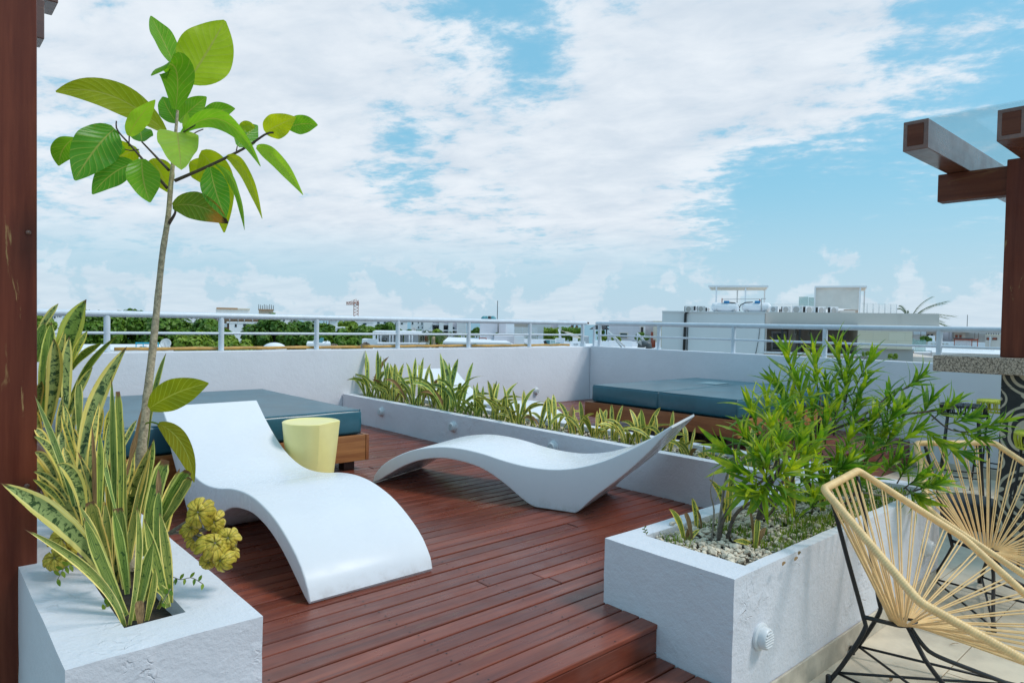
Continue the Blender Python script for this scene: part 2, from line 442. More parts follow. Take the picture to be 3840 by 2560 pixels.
def _oleander(kk, u, v_, uv):
    oc = kk.node('ShaderNodeObjectInfo').outputs['Color']
    a = kk.math('ABSOLUTE', kk.math('SUBTRACT', u, 0.5))
    mid = kk.sstep(a, 0.03, 0.10, 1, 0)
    n = kk.noise(pos(kk), 11, 3, 0.6)
    c = kk.mix(kk.sstep(n, 0.40, 0.64), (0.085, 0.230, 0.024), (0.300, 0.430, 0.036))
    c = kk.mix(1.0, c, oc, 'MULTIPLY')
    c = kk.mix(kk.math('MULTIPLY', mid, 0.5), c, (0.30, 0.36, 0.08))
    return c, None
leafmat('oleander_leaf', _oleander, 0.36, 0.44, (1.5, 1.5, 0.4))

def _rosette(kk, u, v_, uv):
    r = objrand(kk)
    a = kk.math('ABSOLUTE', kk.math('SUBTRACT', u, 0.5))
    n = kk.noise(kk.vmath('ADD', pos(kk), kk.comb(r, r, r)), 30, 4, 0.6)
    c = kk.mix(kk.sstep(n, 0.3, 0.7), (0.44, 0.34, 0.026), (0.82, 0.62, 0.10))
    c = kk.mix(kk.sstep(v_, 0.0, 0.25, 0.8, 0), c, (0.14, 0.16, 0.015))
    c = kk.mix(kk.math('MULTIPLY', kk.sstep(a, 0.02, 0.08, 1, 0), 0.6), c, (0.16, 0.20, 0.02))
    c = kk.mix(kk.math('MULTIPLY', kk.sstep(n, 0.66, 0.72), 0.7), c, (0.16, 0.07, 0.03))
    c = kk.mix(kk.math('MULTIPLY', kk.sstep(a, 0.36, 0.48), 0.8), c, (0.20, 0.13, 0.02))  # brown edges, painted darker to stand for shaded gaps between the leaves
    return c, None
leafmat('rosette_leaf', _rosette, 0.45, 0.22, (1.3, 1.2, 0.4))

def _weed(kk, u, v_, uv):
    n = kk.noise(pos(kk), 15, 3, 0.6)
    return kk.mix(kk.sstep(n, 0.35, 0.65), (0.095, 0.190, 0.018), (0.29, 0.36, 0.040)), None
leafmat('weed_leaf', _weed, 0.5, 0.3, (1.4, 1.4, 0.4))

def mat_crown(name, dark, lite):
    mt, kk = newmat(name)
    p = pos(kk)
    n = kk.noise(p, 0.45, 4, 0.6); n2 = kk.noise(p, 3.0, 3, 0.6)
    f = kk.math('ADD', kk.math('MULTIPLY', n, 0.6), kk.math('MULTIPLY', n2, 0.4))
    c = kk.mix(kk.sstep(f, 0.36, 0.64), dark, lite)
    pr = principled(kk, c, 0.5)
    tr = kk.node('ShaderNodeBsdfTranslucent'); kk.set(tr, 'Color', kk.mix(1.0, c, (1.3, 1.3, 0.5), 'MULTIPLY'))
    mx = kk.node('ShaderNodeMixShader'); kk.set(mx, 0, 0.25)
    kk.l.new(pr, mx.inputs[1]); kk.l.new(tr.outputs[0], mx.inputs[2])
    finish(kk, mx.outputs[0])
mat_crown('crown_dark', (0.060, 0.150, 0.014), (0.170, 0.300, 0.026))
mat_crown('crown_light', (0.130, 0.240, 0.018), (0.280, 0.380, 0.034))
mat_crown('palm_green', (0.035, 0.080, 0.015), (0.090, 0.150, 0.030))

def wallmat(name, color, var=0.06):
    mt, kk = newmat(name)
    p = pos(kk)
    n = kk.noise(p, 0.35, 5, 0.6)
    st = kk.noise(kk.mapping(p, (1.5, 1.5, 0.25)), 1.0, 5, 0.65)
    c = kk.mix(kk.sstep(n, 0.3, 0.7), tuple(x * (1 - var) for x in color), color)
    c = kk.mix(kk.math('MULTIPLY', kk.sstep(st, 0.58, 0.8), 0.22), c, tuple(x * 0.6 for x in color))
    finish(kk, principled(kk, c, 0.75))
wallmat('bg_white', (0.82, 0.83, 0.86))
wallmat('bg_lilac', (0.68, 0.65, 0.69))
wallmat('bg_beige', (0.76, 0.69, 0.64))
wallmat('bg_cream', (0.70, 0.63, 0.52))
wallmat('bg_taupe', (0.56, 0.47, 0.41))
wallmat('bg_terracotta', (0.44, 0.27, 0.16))
wallmat('bg_grey', (0.44, 0.44, 0.44))
simple('bg_glass', (0.03, 0.06, 0.07), 0.08, 0.3, 0.6)
simple('bg_dark', (0.020, 0.020, 0.022), 0.5)
simple('bg_brown', (0.14, 0.06, 0.035), 0.6)
simple('bg_blue', (0.02, 0.22, 0.48), 0.4)
simple('bg_cyan', (0.02, 0.38, 0.52), 0.5)
simple('bg_teal', (0.10, 0.30, 0.34), 0.4)
simple('bg_pale_metal', (0.62, 0.64, 0.66), 0.45)
simple('bg_dark_metal', (0.12, 0.13, 0.14), 0.4, 0.2)
simple('bg_crane', (0.55, 0.24, 0.17), 0.6)
simple('bg_scaffold', (0.42, 0.28, 0.18), 0.8, 0.3)
simple('bg_rust', (0.33, 0.065, 0.030), 0.5, 0.2)
simple('thatch', (0.22, 0.17, 0.13), 0.95, 0.4, 4, 0.8, 8)
simple('bg_screen', (0.74, 0.70, 0.66), 0.8, 0.06, 1.5)
def mat_clad():
    mt, kk = newmat('stone_cladding')
    p = pos(kk)
    x, y, z = kk.sep(p)[:3]
    b = kk.node('ShaderNodeTexBrick')
    kk.set(b, 'Vector', kk.comb(kk.math('MULTIPLY', kk.math('ADD', x, kk.math('MULTIPLY', y, -0.8)), 1.0), z, 0.0))
    for a, v_ in (('Color1', (0.74, 0.65, 0.50, 1)), ('Color2', (0.84, 0.77, 0.64, 1)), ('Mortar', (0.62, 0.56, 0.46, 1)), ('Scale', 1.0), ('Mortar Size', 0.006), ('Brick Width', 0.62), ('Row Height', 0.30)):
        b.inputs[a].default_value = v_
    finish(kk, principled(kk, b.outputs[0], 0.7))
mat_clad()
def mat_glass(name, color, alpha):
    mt, kk = newmat(name)
    pr = principled(kk, color, 0.05)
    tr = kk.node('ShaderNodeBsdfTransparent')
    mx = kk.node('ShaderNodeMixShader'); kk.set(mx, 0, alpha)
    kk.l.new(tr.outputs[0], mx.inputs[1]); kk.l.new(pr, mx.inputs[2])
    finish(kk, mx.outputs[0])
mat_glass('green_glass', (0.30, 0.55, 0.52), 0.42)
mat_glass('clear_glass', (0.45, 0.62, 0.62), 0.10)
def mat_roof_glass():
    mt, kk = newmat('roof_glass')
    gl = kk.node('ShaderNodeBsdfGlossy'); kk.set(gl, 'Color', (0.9, 0.95, 1, 1)); kk.set(gl, 'Roughness', 0.04)
    tr = kk.node('ShaderNodeBsdfTransparent'); kk.set(tr, 'Color', (0.93, 0.95, 0.95, 1))
    mx = kk.node('ShaderNodeMixShader'); kk.set(mx, 0, 0.10)
    kk.l.new(tr.outputs[0], mx.inputs[1]); kk.l.new(gl.outputs[0], mx.inputs[2])
    finish(kk, mx.outputs[0])
mat_roof_glass()
def mat_water(name, color, bumpscale, rough=0.12):
    mt, kk = newmat(name)
    p = pos(kk)
    n = kk.noise(p, bumpscale, 4, 0.6)
    c = kk.mix(kk.sstep(kk.noise(p, bumpscale * 0.02, 4, 0.6), 0.35, 0.65), tuple(x * 0.85 for x in color), color)
    finish(kk, principled(kk, c, rough, kk.bump(n, 0.15, 0.1)))
mat_water('sea_water', (0.05, 0.27, 0.36), 0.4, 0.35)
mat_water('pool_water', (0.05, 0.42, 0.47), 2.0)
simple('ground_earth', (0.30, 0.30, 0.26), 0.9, 0.3, 0.05)

# ---------------------------------------------------------------- geometry helpers
def P(px, py, d):
    """world point seen at photo pixel (2352 wide) at forward depth d"""
    ox, oy = px / 0.6125, py / 0.6125
    return CAM + (FWD + RIGHT * ((ox - 1920) / 2560) - UP * ((oy - 1280) / 2560)) * d
def PO(ox, oy, d):
    return P(ox * 0.6125, oy * 0.6125, d)

class MB:
    def __init__(self):
        self.v = []; self.f = []; self.uv = []
    def add(self, vs_, fs, uvs=None):
        o = len(self.v)
        self.v += [tuple(x) for x in vs_]
        self.f += [tuple(i + o for i in f) for f in fs]
        self.uv += list(uvs) if uvs is not None else [(0, 0)] * len(vs_)
        return self
    def box(self, a, b, bev=0.0, seg=2):
        (x0, y0, z0), (x1, y1, z1) = a, b
        x0, x1 = min(x0, x1), max(x0, x1); y0, y1 = min(y0, y1), max(y0, y1); z0, z1 = min(z0, z1), max(z0, z1)
        vs_ = [(x0, y0, z0), (x1, y0, z0), (x1, y1, z0), (x0, y1, z0), (x0, y0, z1), (x1, y0, z1), (x1, y1, z1), (x0, y1, z1)]
        fs = [(0, 3, 2, 1), (4, 5, 6, 7), (0, 1, 5, 4), (1, 2, 6, 5), (2, 3, 7, 6), (3, 0, 4, 7)]
        if bev > 0:
            bm = bmesh.new()
            bv = [bm.verts.new(v) for v in vs_]
            for f in fs: bm.faces.new([bv[i] for i in f])
            bmesh.ops.bevel(bm, geom=bm.edges[:], offset=bev, segments=seg, affect='EDGES', profile=0.5)
            bm.verts.index_update()
            self.add([v.co[:] for v in bm.verts], [[v.index for v in f.verts] for f in bm.faces])
            bm.free()
        else:
            self.add(vs_, fs)
        return self
    def tube(self, pts, rad, seg=8, caps=True):
        pts = [V(p) for p in pts]
        n = len(pts)
        if not hasattr(rad, '__len__'): rad = [rad] * n
        t0 = (pts[1] - pts[0]).normalized()
        ref = V((0, 0, 1)) if abs(t0.z) < 0.9 else V((1, 0, 0))
        nx = t0.cross(ref).normalized()
        vs_, fs, uvs = [], [], []
        for i in range(n):
            if i == 0: t = t0
            elif i == n - 1: t = (pts[-1] - pts[-2]).normalized()
            else: t = ((pts[i + 1] - pts[i]).normalized() + (pts[i] - pts[i - 1]).normalized()).normalized()
            nx = (nx - t * nx.dot(t)).normalized()
            ny = t.cross(nx)
            for j in range(seg):
                a = 2 * pi * j / seg
                vs_.append(pts[i] + (nx * cos(a) + ny * sin(a)) * rad[i])
                uvs.append((j / seg, i / (n - 1)))
        for i in range(n - 1):
            for j in range(seg):
                a, b = i * seg + j, i * seg + (j + 1) % seg
                fs.append((a, b, b + seg, a + seg))
        if caps:
            fs.append(tuple(range(seg - 1, -1, -1)))
            fs.append(tuple((n - 1) * seg + j for j in range(seg)))
        return self.add(vs_, fs, uvs)
    def lathe(self, prof, c=(0, 0, 0), seg=24, axis='z'):
        """prof: list of (r, h)"""
        vs_, fs = [], []
        for r, h in prof:
            for j in range(seg):
                a = 2 * pi * j / seg
                x, y, z = r * cos(a), r * sin(a), h
                if axis == 'x': x, y, z = z, x, y
                if axis == 'y': x, y, z = x, -z, y
                vs_.append((c[0] + x, c[1] + y, c[2] + z))
        for i in range(len(prof) - 1):
            for j in range(seg):
                a, b = i * seg + j, i * seg + (j + 1) % seg
                fs.append((a, b, b + seg, a + seg))
        fs.append(tuple(range(seg - 1, -1, -1)))
        fs.append(tuple((len(prof) - 1) * seg + j for j in range(seg)))
        return self.add(vs_, fs)
    def build(self, name, mat, parent=None, smooth=False, world=False, angle=None):
        me = bpy.data.meshes.new(name)
        me.from_pydata(self.v, [], self.f)
        if any(u != (0, 0) for u in self.uv):
            ul = me.uv_layers.new(name='UVMap')
            buf = [0.0] * (2 * len(me.loops))
            for i, lp in enumerate(me.loops):
                buf[2 * i], buf[2 * i + 1] = self.uv[lp.vertex_index]
            ul.data.foreach_set('uv', buf)
        me.materials.append(MATS[mat] if isinstance(mat, str) else mat)
        if smooth:
            me.polygons.foreach_set('use_smooth', [True] * len(me.polygons))
            if angle: me.set_sharp_from_angle(angle=radians(angle))
        me.update()
        return link(name, me, parent, world)

def link(name, me, parent=None, world=False):
    o = bpy.data.objects.new(name, me)
    COL.objects.link(o)
    if parent is not None:
        o.parent = parent
        if world:
            p = parent; off = V((0, 0, 0))
            while p is not None:
                off += p.location; p = p.parent
            o.location = -off
    return o

def tag(o, label=None, cat=None, group=None, kind=None):
    if label: o['label'] = label
    if cat: o['category'] = cat
    if group: o['group'] = group
    if kind: o['kind'] = kind
    return o

def thing(name, loc, label, cat, group=None, rz=0.0):
    o = bpy.data.objects.new(name, None)
    COL.objects.link(o)
    o.empty_display_size = 0.1
    o.location = loc
    o.rotation_euler = (0, 0, rz)
    return tag(o, label, cat, group)

def kids(o):
    return [c for c in COL.objects if c.parent == o]

def copy_tree(o, parent=None):
    c = o.copy()
    COL.objects.link(c)
    if parent is not None: c.parent = parent
    for ch in list(o.children):
        copy_tree(ch, c)
    return c

def catmull(pts, n):
    pts = [V(p) for p in pts]
    ext = [pts[0] * 2 - pts[1]] + pts + [pts[-1] * 2 - pts[-2]]
    L = [0.0]
    for i in range(len(pts) - 1): L.append(L[-1] + (pts[i + 1] - pts[i]).length)
    res = []
    for q in range(n):
        s = L[-1] * q / (n - 1)
        i = 0
        while i < len(pts) - 2 and s > L[i + 1]: i += 1
        t = (s - L[i]) / max(1e-9, L[i + 1] - L[i])
        a, b, c, d = ext[i], ext[i + 1], ext[i + 2], ext[i + 3]
        res.append(0.5 * ((2 * b) + (c - a) * t + (2 * a - 5 * b + 4 * c - d) * t * t + (3 * b - a - 3 * c + d) * t ** 3))
    return res

def bez(a, b, c, t):
    return a * (1 - t) ** 2 + b * (2 * t * (1 - t)) + c * t * t

PROF = {
    'snake': lambda t: (0.50 + 0.50 * min(1, t / 0.45)) * (1.0 if t < 0.60 else max(0.0, 1 - ((t - 0.60) / 0.40) ** 1.9)),
    'cut': lambda t: (0.60 + 0.40 * min(1, t / 0.5)) * (1.0 if t < 0.92 else 0.82 - 3 * (t - 0.92)),
    'ficus': lambda t: max(0.0, (sin(pi * min(1, (0.03 + t * 0.97)) ** 0.92)) ** 0.78) if t < 0.985 else 0.05,
    'heart': lambda t: max(0.0, ((t + 0.02) ** 0.28) * max(0, 1 - t) ** 0.72 * 1.32),
    'lance': lambda t: max(0.02, sin(pi * (0.04 + 0.96 * t) ** 0.85)) ** 0.85,
    'spoon': lambda t: max(0.03, sin(pi * min(1, 0.02 + 0.98 * t) ** 1.5)) ** 0.6,
}
def leaf_geo(mb, a, c, b, width, side, prof='ficus', nl=10, nw=4, fold=0.2, wave=0.0, twist=0.0, seed=0):
    """leaf along the bezier a-c-b; side: direction of the blade's width; fold: how far its edges rise"""
    a, b, c = V(a), V(b), V(c)
    f = PROF[prof]
    vs_, uvs, fs = [], [], []
    rnd = random.Random(seed)
    ph = rnd.random() * 6.28
    for i in range(nl + 1):
        t = i / nl
        p = bez(a, c, b, t)
        tg = ((c - a) * (1 - t) + (b - c) * t)
        tg = tg.normalized() if tg.length > 1e-9 else (b - a).normalized()
        s = side - tg * side.dot(tg)
        s = s.normalized()
        if twist:
            s = Matrix.Rotation(twist * t, 3, tg) @ s
        n = tg.cross(s)
        hw = 0.5 * width * f(t)
        for j in range(nw + 1):
            u = -1 + 2 * j / nw
            q = p + s * (hw * u) + n * (fold * hw * abs(u) + wave * hw * abs(u) * sin(ph + t * 13 + u * 1.7))
            vs_.append(q); uvs.append((0.001 + 0.998 * j / nw, 0.001 + 0.998 * t))
    for i in range(nl):
        for j in range(nw):
            o = i * (nw + 1) + j
            fs.append((o, o + 1, o + nw + 2, o + nw + 1))
    mb.add(vs_, fs, uvs)
# ================================================================ SETTING
WROT = radians(1.5)      # the back wall is not quite square to the right wall
WC = V((8.99, 8.0, 0))
WM = Matrix.Translation(WC) @ Matrix.Rotation(-WROT, 4, 'Z') @ Matrix.Translation(-WC)
def turn_with_wall(o):
    o.matrix_basis = WM @ o.matrix_basis
    return o
GZ = -11.0            # street level below the roof terrace
def sheet(name, pts, z, mat, kind='structure'):
    mb = MB(); mb.add([(x, y, z) for x, y in pts], [tuple(range(len(pts)))])
    return tag(mb.build(name, mat), kind=kind)
circ = lambda r, n=64: [(r * cos(2 * pi * i / n), r * sin(2 * pi * i / n)) for i in range(n)]
sheet('ground', circ(30000, 96), GZ, 'ground_earth')
# shoreline runs across the view a few hundred metres out; open water beyond it
fh = V((cos(YAW), sin(YAW), 0)); rh = V((sin(YAW), -cos(YAW), 0))
sea = [fh * 420 - rh * 700, fh * 210 + rh * 60, fh * 150 + rh * 600, fh * 100 + rh * 9000, fh * 24000 + rh * 24000, fh * 24000 - rh * 20000, fh * 9000 - rh * 12000]
sheet('sea', [(p.x, p.y) for p in sea], GZ + 0.05, 'sea_water')

TZ = -0.33            # tiled floor
def unit_board(wd, th=0.022, bev=0.0045):
    mb = MB().box((0, -wd / 2, -th), (1, wd / 2, 0), bev, 2)
    me = bpy.data.meshes.new('board'); me.from_pydata(mb.v, [], mb.f)
    me.materials.append(MATS['deck_wood']); me.update()
    return me
BOARD = unit_board(0.0920)
SCREW = None
def lay(parent, x0, x1, y, z, rnd, joints=True):
    xs = [x0]
    if joints:
        x = x0 + rnd.uniform(0.6, 5.5)
        while x < x1 - 0.35:
            xs.append(x); x += rnd.uniform(2.8, 4.6)
    xs.append(x1)
    for a, b in zip(xs, xs[1:]):
        o = link('board', BOARD, parent)
        o.location = (a + 0.002, y, z + rnd.uniform(-0.0016, 0.0016))
        o.scale = (b - a - 0.004, 1, 1)
        o.rotation_euler = (rnd.uniform(-0.008, 0.008), 0, rnd.uniform(-0.0006, 0.0006))

mb = MB()
mb.box((0.55, 1.775, TZ - 0.2), (4.31, 4.42, -0.030)); mb.box((-1.2, 4.421, TZ - 0.2), (4.31, 8.0, -0.030))
mb.box((4.31, 2.90, TZ - 0.2), (9.0, 8.0, -0.030))
deck = tag(mb.build('deck', 'dark_wood'), kind='structure')
rnd = random.Random(5)
y = 1.799
i = 0
while y < 8.62:
    yy = y
    lay(deck, 0.84 if y < 4.45 else -1.0, 4.30, yy, 0.0, rnd)
    xe = 8.985 if y < 7.93 else 8.985 - (y - 7.93) / math.tan(WROT)
    if y > 2.9 and xe > 5.0: lay(deck, 4.93, xe, yy, 0.0, rnd)
    y += 0.1; i += 1
for a, b, yy in ((0.84, 2.448, 1.765), (4.96, 8.985, 2.885)):
    r = MB().box((a, yy - 0.009, -0.122), (b, yy + 0.009, -0.024), 0.003).build('riser_board', 'deck_wood', deck)
    r2 = MB().box((a, yy - 0.012, -0.160 if yy < 2 else TZ), (b, yy + 0.006, -0.127), 0.003).build('riser_board', 'deck_wood', deck)
step = tag(MB().box((-1.2, 0.45, TZ - 0.2), (2.452, 1.755, -0.168)).build('deck_step', 'dark_wood'), kind='structure')
y = 1.700
while y > 0.5:
    lay(step, -1.0, 2.447, y, -0.138, rnd)
    y -= 0.1

mb = MB()
rs = random.Random(12)
yv = 1.799
while yv < 6.0:
    for jx in (0.98, 1.58, 2.18, 2.78, 3.38, 3.98):
        for s_ in (-0.028, 0.028):
            if rs.random() < 0.12: continue
            x = jx + rs.uniform(-.012, .012); y2 = yv + s_ + rs.uniform(-.004, .004)
            mb.add([(x + 0.0042 * cos(q * pi / 3), y2 + 0.0042 * sin(q * pi / 3), 0.0021) for q in range(6)], [(0, 1, 2, 3, 4, 5)])
    yv += 0.1
o = mb.build('screws', 'black_metal', deck); o['kind'] = 'stuff'
# tiled terrace floor
floor = tag(MB().box((-4.5, -5, TZ - 0.25), (9.0, 2.885, TZ - 0.010)).build('tile_floor', 'grout'), kind='structure')
TILE = MB().box((0, 0, -0.012), (0.835, 0.415, 0), 0.0025, 1)
tme = bpy.data.meshes.new('tile'); tme.from_pydata(TILE.v, [], TILE.f); tme.materials.append(MATS['travertine']); tme.update()
row = 0
yy = 1.422 - 0.42 * 7
while yy < 2.87:
    x = 2.455 if yy < 1.40 else 4.955
    x -= 0.42 * (row % 2)
    while x < 8.98:
        lim = 2.455 if yy < 1.40 - 0.0 else 4.95
        a, b = max(x, lim), min(x + 0.835, 8.98)
        if b - a > 0.05:
            o = link('tile', tme, floor)
            o.location = (a, yy, TZ + rnd.uniform(-0.001, 0.001))
            o.scale = ((b - a) / 0.835, (min(yy + 0.415, 2.87) - yy) / 0.415, 1)
        x += 0.84
    yy += 0.42; row += 1

# ---------------------------------------------------------------- parapet walls
def wobble_box(name, a, b, mat, parent=None, bev=0.012, cuts=0):
    mb = MB().box(a, b, bev, 3)
    return mb.build(name, mat, parent, smooth=True, angle=40)
pw = wobble_box('parapet_wall', (-1.3, 8.0, -1.2), (9.19, 8.17, 0.912), 'white_wall')
turn_with_wall(pw)
tag(pw, 'long white rendered parapet wall behind the left daybed, under the left railing', 'wall', 'parapet walls')
pw2 = wobble_box('parapet_wall', (8.99, -5.0, -1.2), (9.16, 7.997, 0.92), 'white_wall')
tag(pw2, 'shaded white parapet wall behind the right daybed and the bar', 'wall', 'parapet walls')
MB().box((8.972, -5.0, TZ), (8.99, 2.87, TZ + 0.11), 0.003).build('baseboard', 'baseboard_stone', pw2)

# ---------------------------------------------------------------- railings
def railing(axis, fixed, a, b, posts, label, extra=()):
    base = V((a, fixed, 0.92)) if axis == 'x' else V((fixed, a, 0.92))
    t = thing('railing', base, label, 'railing', 'railings on the parapet walls')
    def pt(s, z): return (s, fixed, z) if axis == 'x' else (fixed, s, z)
    d = 1 if b > a else -1
    mb = MB()
    ends = [(0.0, 0.008), (0.006, 0.020), (0.02, 0.030), (0.05, 0.0340)]
    pts = [pt(b - d * e, 1.320) for e, r in ends][::-1]
    mb.tube([pt(a, 1.320)] + pts, [0.0340] + [r for e, r in ends][::-1], 16)
    mb.build('top_rail', 'railing_paint', t, True, True, 50)
    MB().tube([pt(a, 1.115), pt(posts[-1], 1.115)], 0.0155, 10).build('mid_rail', 'railing_paint', t, True, True, 50)
    for s in posts:
        MB().tube([pt(s, 0.915), pt(s, 1.300)], 0.031, 14).build('post', 'railing_paint', t, True, True, 50)
    for s, r in extra:
        MB().tube([pt(s, 0.915), pt(s, 1.27)], r, 10).build('post', 'railing_paint', t, True, True, 50)
    return t
RL = railing('x', 8.085, -1.2, 8.985, [-0.78, 0.42, 1.62, 2.79, 3.97, 5.17, 6.40, 7.64, 8.88], 'pale painted tube railing on the left parapet wall, city trees behind it')
turn_with_wall(RL)
railing('y', 9.075, -4.8, 7.955, [-3.9, -2.6, -1.3, 0.0, 1.3, 2.63, 3.96, 5.29, 6.61, 7.86], 'pale painted tube railing on the right parapet wall, in front of the big white building', extra=[(7.99, 0.022)])

for q, (a, b, dz, lab) in enumerate(((1.70, 4.62, 0.0, 'yellow bamboo pole lying on the wall top at the left, behind the young tree'),
                                    (4.66, 6.45, 0.004, 'short yellow bamboo pole in the middle of the left wall top'),
                                    (6.52, 8.62, 0.0, 'yellow bamboo pole on the wall top ending near the railing corner'))):
    n = 15
    pts, rad = [], []
    for i in range(n):
        s = a + (b - a) * i / (n - 1)
        pts.append((s, 8.145 + 0.006 * sin(i * 1.3 + q), 0.940 + dz + 0.003 * sin(i * 2.1)))
        rad.append(0.0175 if i % 2 else 0.0195)
    tag(turn_with_wall(MB().tube(pts, rad, 8).build('bamboo_pole', 'bamboo', None, True)), lab, 'pole', 'bamboo poles on the wall top')

# ---------------------------------------------------------------- planters
def ring_planter(name, o, inn, z0, z1, zs, mat, label, group='white rendered planters'):
    """o, inn: (x0,y0,x1,y1) outside and hole; softened, slightly uneven plaster edges"""
    t = thing(name, (o[0], o[1], z0), label, 'planter', group)
    bm = bmesh.new()
    def rect(r, z): return [bm.verts.new((x, y, z)) for x, y in ((r[0], r[1]), (r[2], r[1]), (r[2], r[3]), (r[0], r[3]))]
    ob, ot, it, ib = rect(o, z0), rect(o, z1), rect(inn, z1), rect(inn, zs - 0.06)
    for i in range(4):
        j = (i + 1) % 4
        bm.faces.new((ob[i], ob[j], ot[j], ot[i]))
        bm.faces.new((ot[i], ot[j], it[j], it[i]))
        bm.faces.new((it[i], it[j], ib[j], ib[i]))
    bm.edges.ensure_lookup_table()
    sharp = [e for e in bm.edges if len(e.link_faces) == 2 and e.calc_face_angle() > 0.5]
    bmesh.ops.bevel(bm, geom=sharp, offset=0.011, segments=3, affect='EDGES', profile=0.5)
    long_ = [e for e in bm.edges if e.calc_length() > 0.25]
    bmesh.ops.subdivide_edges(bm, edges=long_, cuts=14, use_grid_fill=True)
    for v in bm.verts:
        nn = mnoise.noise(v.co * 6.0) * 0.0030 + mnoise.noise(v.co * 21.0) * 0.0016
        v.co += V((nn, mnoise.noise(v.co * 6.0 + V((5, 0, 0))) * 0.0030, mnoise.noise(v.co * 7.0 + V((0, 9, 0))) * 0.0030))
    me = bpy.data.meshes.new('body'); bm.to_mesh(me); bm.free()
    me.polygons.foreach_set('use_smooth', [True] * len(me.polygons))
    me.set_sharp_from_angle(angle=radians(60))
    me.materials.append(MATS[mat])
    b = link('body', me, t, True)
    # soil, gently heaped
    mb = MB(); nx = 16; ny = 16
    vs_, fs = [], []
    for i in range(nx + 1):
        for j in range(ny + 1):
            x = inn[0] + (inn[2] - inn[0]) * i / nx; yv = inn[1] + (inn[3] - inn[1]) * j / ny
            vs_.append((x, yv, zs + 0.012 * mnoise.noise(V((x * 5, yv * 5, 1)))))
    for i in range(nx):
        for j in range(ny):
            a = i * (ny + 1) + j
            fs.append((a, a + ny + 1, a + ny + 2, a + 1))
    mb.add(vs_, fs)
    s = mb.build('soil', 'soil', t, True, True); s['kind'] = 'stuff'
    return t
PL_L = ring_planter('planter', (0.338, 2.238, 0.900, 4.40), (0.527, 2.425, 0.712, 4.22), -0.34, 0.303, 0.245, 'planter_paint',
                    'white planter in the left foreground against the wooden post, holding the young tree')
PL_M = ring_planter('planter', (4.30, 2.068, 4.925, 8.112), (4.395, 2.16, 4.815, 8.02), -0.30, 0.333, 0.285, 'planter_paint',
                    'long low white planter running from the back wall, with a row of snake plants')
PL_R = ring_planter('planter', (2.45, 1.396, 4.945, 2.062), (2.628, 1.452, 4.80, 1.965), -0.34, 0.303, 0.262, 'planter_paint_worn',
                    'white planter with flaking paint beside the deck step, filled with pebbles and shrubs')
MB().box((2.46, 1.382, TZ), (4.94, 1.394, TZ + 0.115), 0.003).build('baseboard', 'baseboard_stone', PL_R, False, True)

# pebbles on the right planter: the nearest ones one by one, the small rest as one mass
def pebble_mesh(seed):
    bm = bmesh.new()
    bmesh.ops.create_icosphere(bm, subdivisions=1, radius=0.5)
    rr = random.Random(seed)
    off = V((rr.random() * 50, rr.random() * 50, 0))
    for v in bm.verts:
        v.co *= 1 + 0.55 * mnoise.noise(v.co * 1.8 + off)
        v.co.z *= 0.72
    me = bpy.data.meshes.new('pebble'); bm.to_mesh(me); bm.free()
    me.materials.append(MATS['pebble'])
    return me
PEB = [pebble_mesh(i) for i in range(7)]
rnd = random.Random(8)
for q in range(285):
    x = 2.645 + 0.95 * rnd.random() ** 1.25; yv = rnd.uniform(1.465, 1.955)
    if mnoise.noise(V((x * 4, yv * 4, 3))) < -0.30 and x > 2.9: continue
    if q > 150 and yv < 1.60 and x > 2.95 and rnd.random() < 0.55: continue
    o = link('pebble', rnd.choice(PEB), PL_R)
    s = rnd.choice((0.016, 0.020, 0.024, 0.027, 0.030, 0.038))
    o.location = V((x, yv, 0.272 + s * 0.2 + rnd.random() * 0.008 + 0.004)) - PL_R.location
    o.scale = (s * rnd.uniform(0.8, 1.3), s * rnd.uniform(0.8, 1.2), s)
    o.rotation_euler = (rnd.uniform(-.5, .5), rnd.uniform(-.5, .5), rnd.uniform(0, 6.3))
def pebble_mass(name, inn, zs, n, parent, sizes, seed):
    rr = random.Random(seed)
    mb = MB()
    for q in range(n):
        me = PEB[q % 7]
        x = rr.uniform(inn[0] + .01, inn[2] - .01); yv = rr.uniform(inn[1] + .01, inn[3] - .01)
        s = rr.choice(sizes); M = Matrix.Rotation(rr.random() * 6.3, 3, 'Z')
        mb.add([(M @ v.co) * s + V((x, yv, zs + s * 0.15)) for v in me.vertices], [tuple(p.vertices) for p in me.polygons])
    o = mb.build(name, 'pebble', parent, False, True); o['kind'] = 'stuff'
pebble_mass('small_pebbles', (2.628, 1.452, 4.80, 1.965), 0.270, 3600, PL_R, (0.010, 0.014, 0.019, 0.024), 3)
pebble_mass('small_pebbles', (4.395, 2.16, 4.815, 7.9), 0.290, 1500, PL_M, (0.014, 0.02, 0.027), 4)
for x, yv, s, lb in ((2.93, 1.995, .030, 'loose beige stone in the middle of the left rim of the pebble planter'), (2.99, 2.02, .019, 'small loose stone at the outer edge of the pebble planter rim'), (2.875, 1.985, .036, 'largest loose stone on the left rim of the pebble planter'), (3.12, 2.01, .015, 'tiny loose stone on the planter rim, nearest the grey shrub stems')):
    o = tag(link('stone', PEB[int(s * 1000) % 7]), lb, 'stone', 'loose stones on the planter rim')
    o.location = (x, yv, 0.303 + s * 0.25); o.scale = (s, s, s)

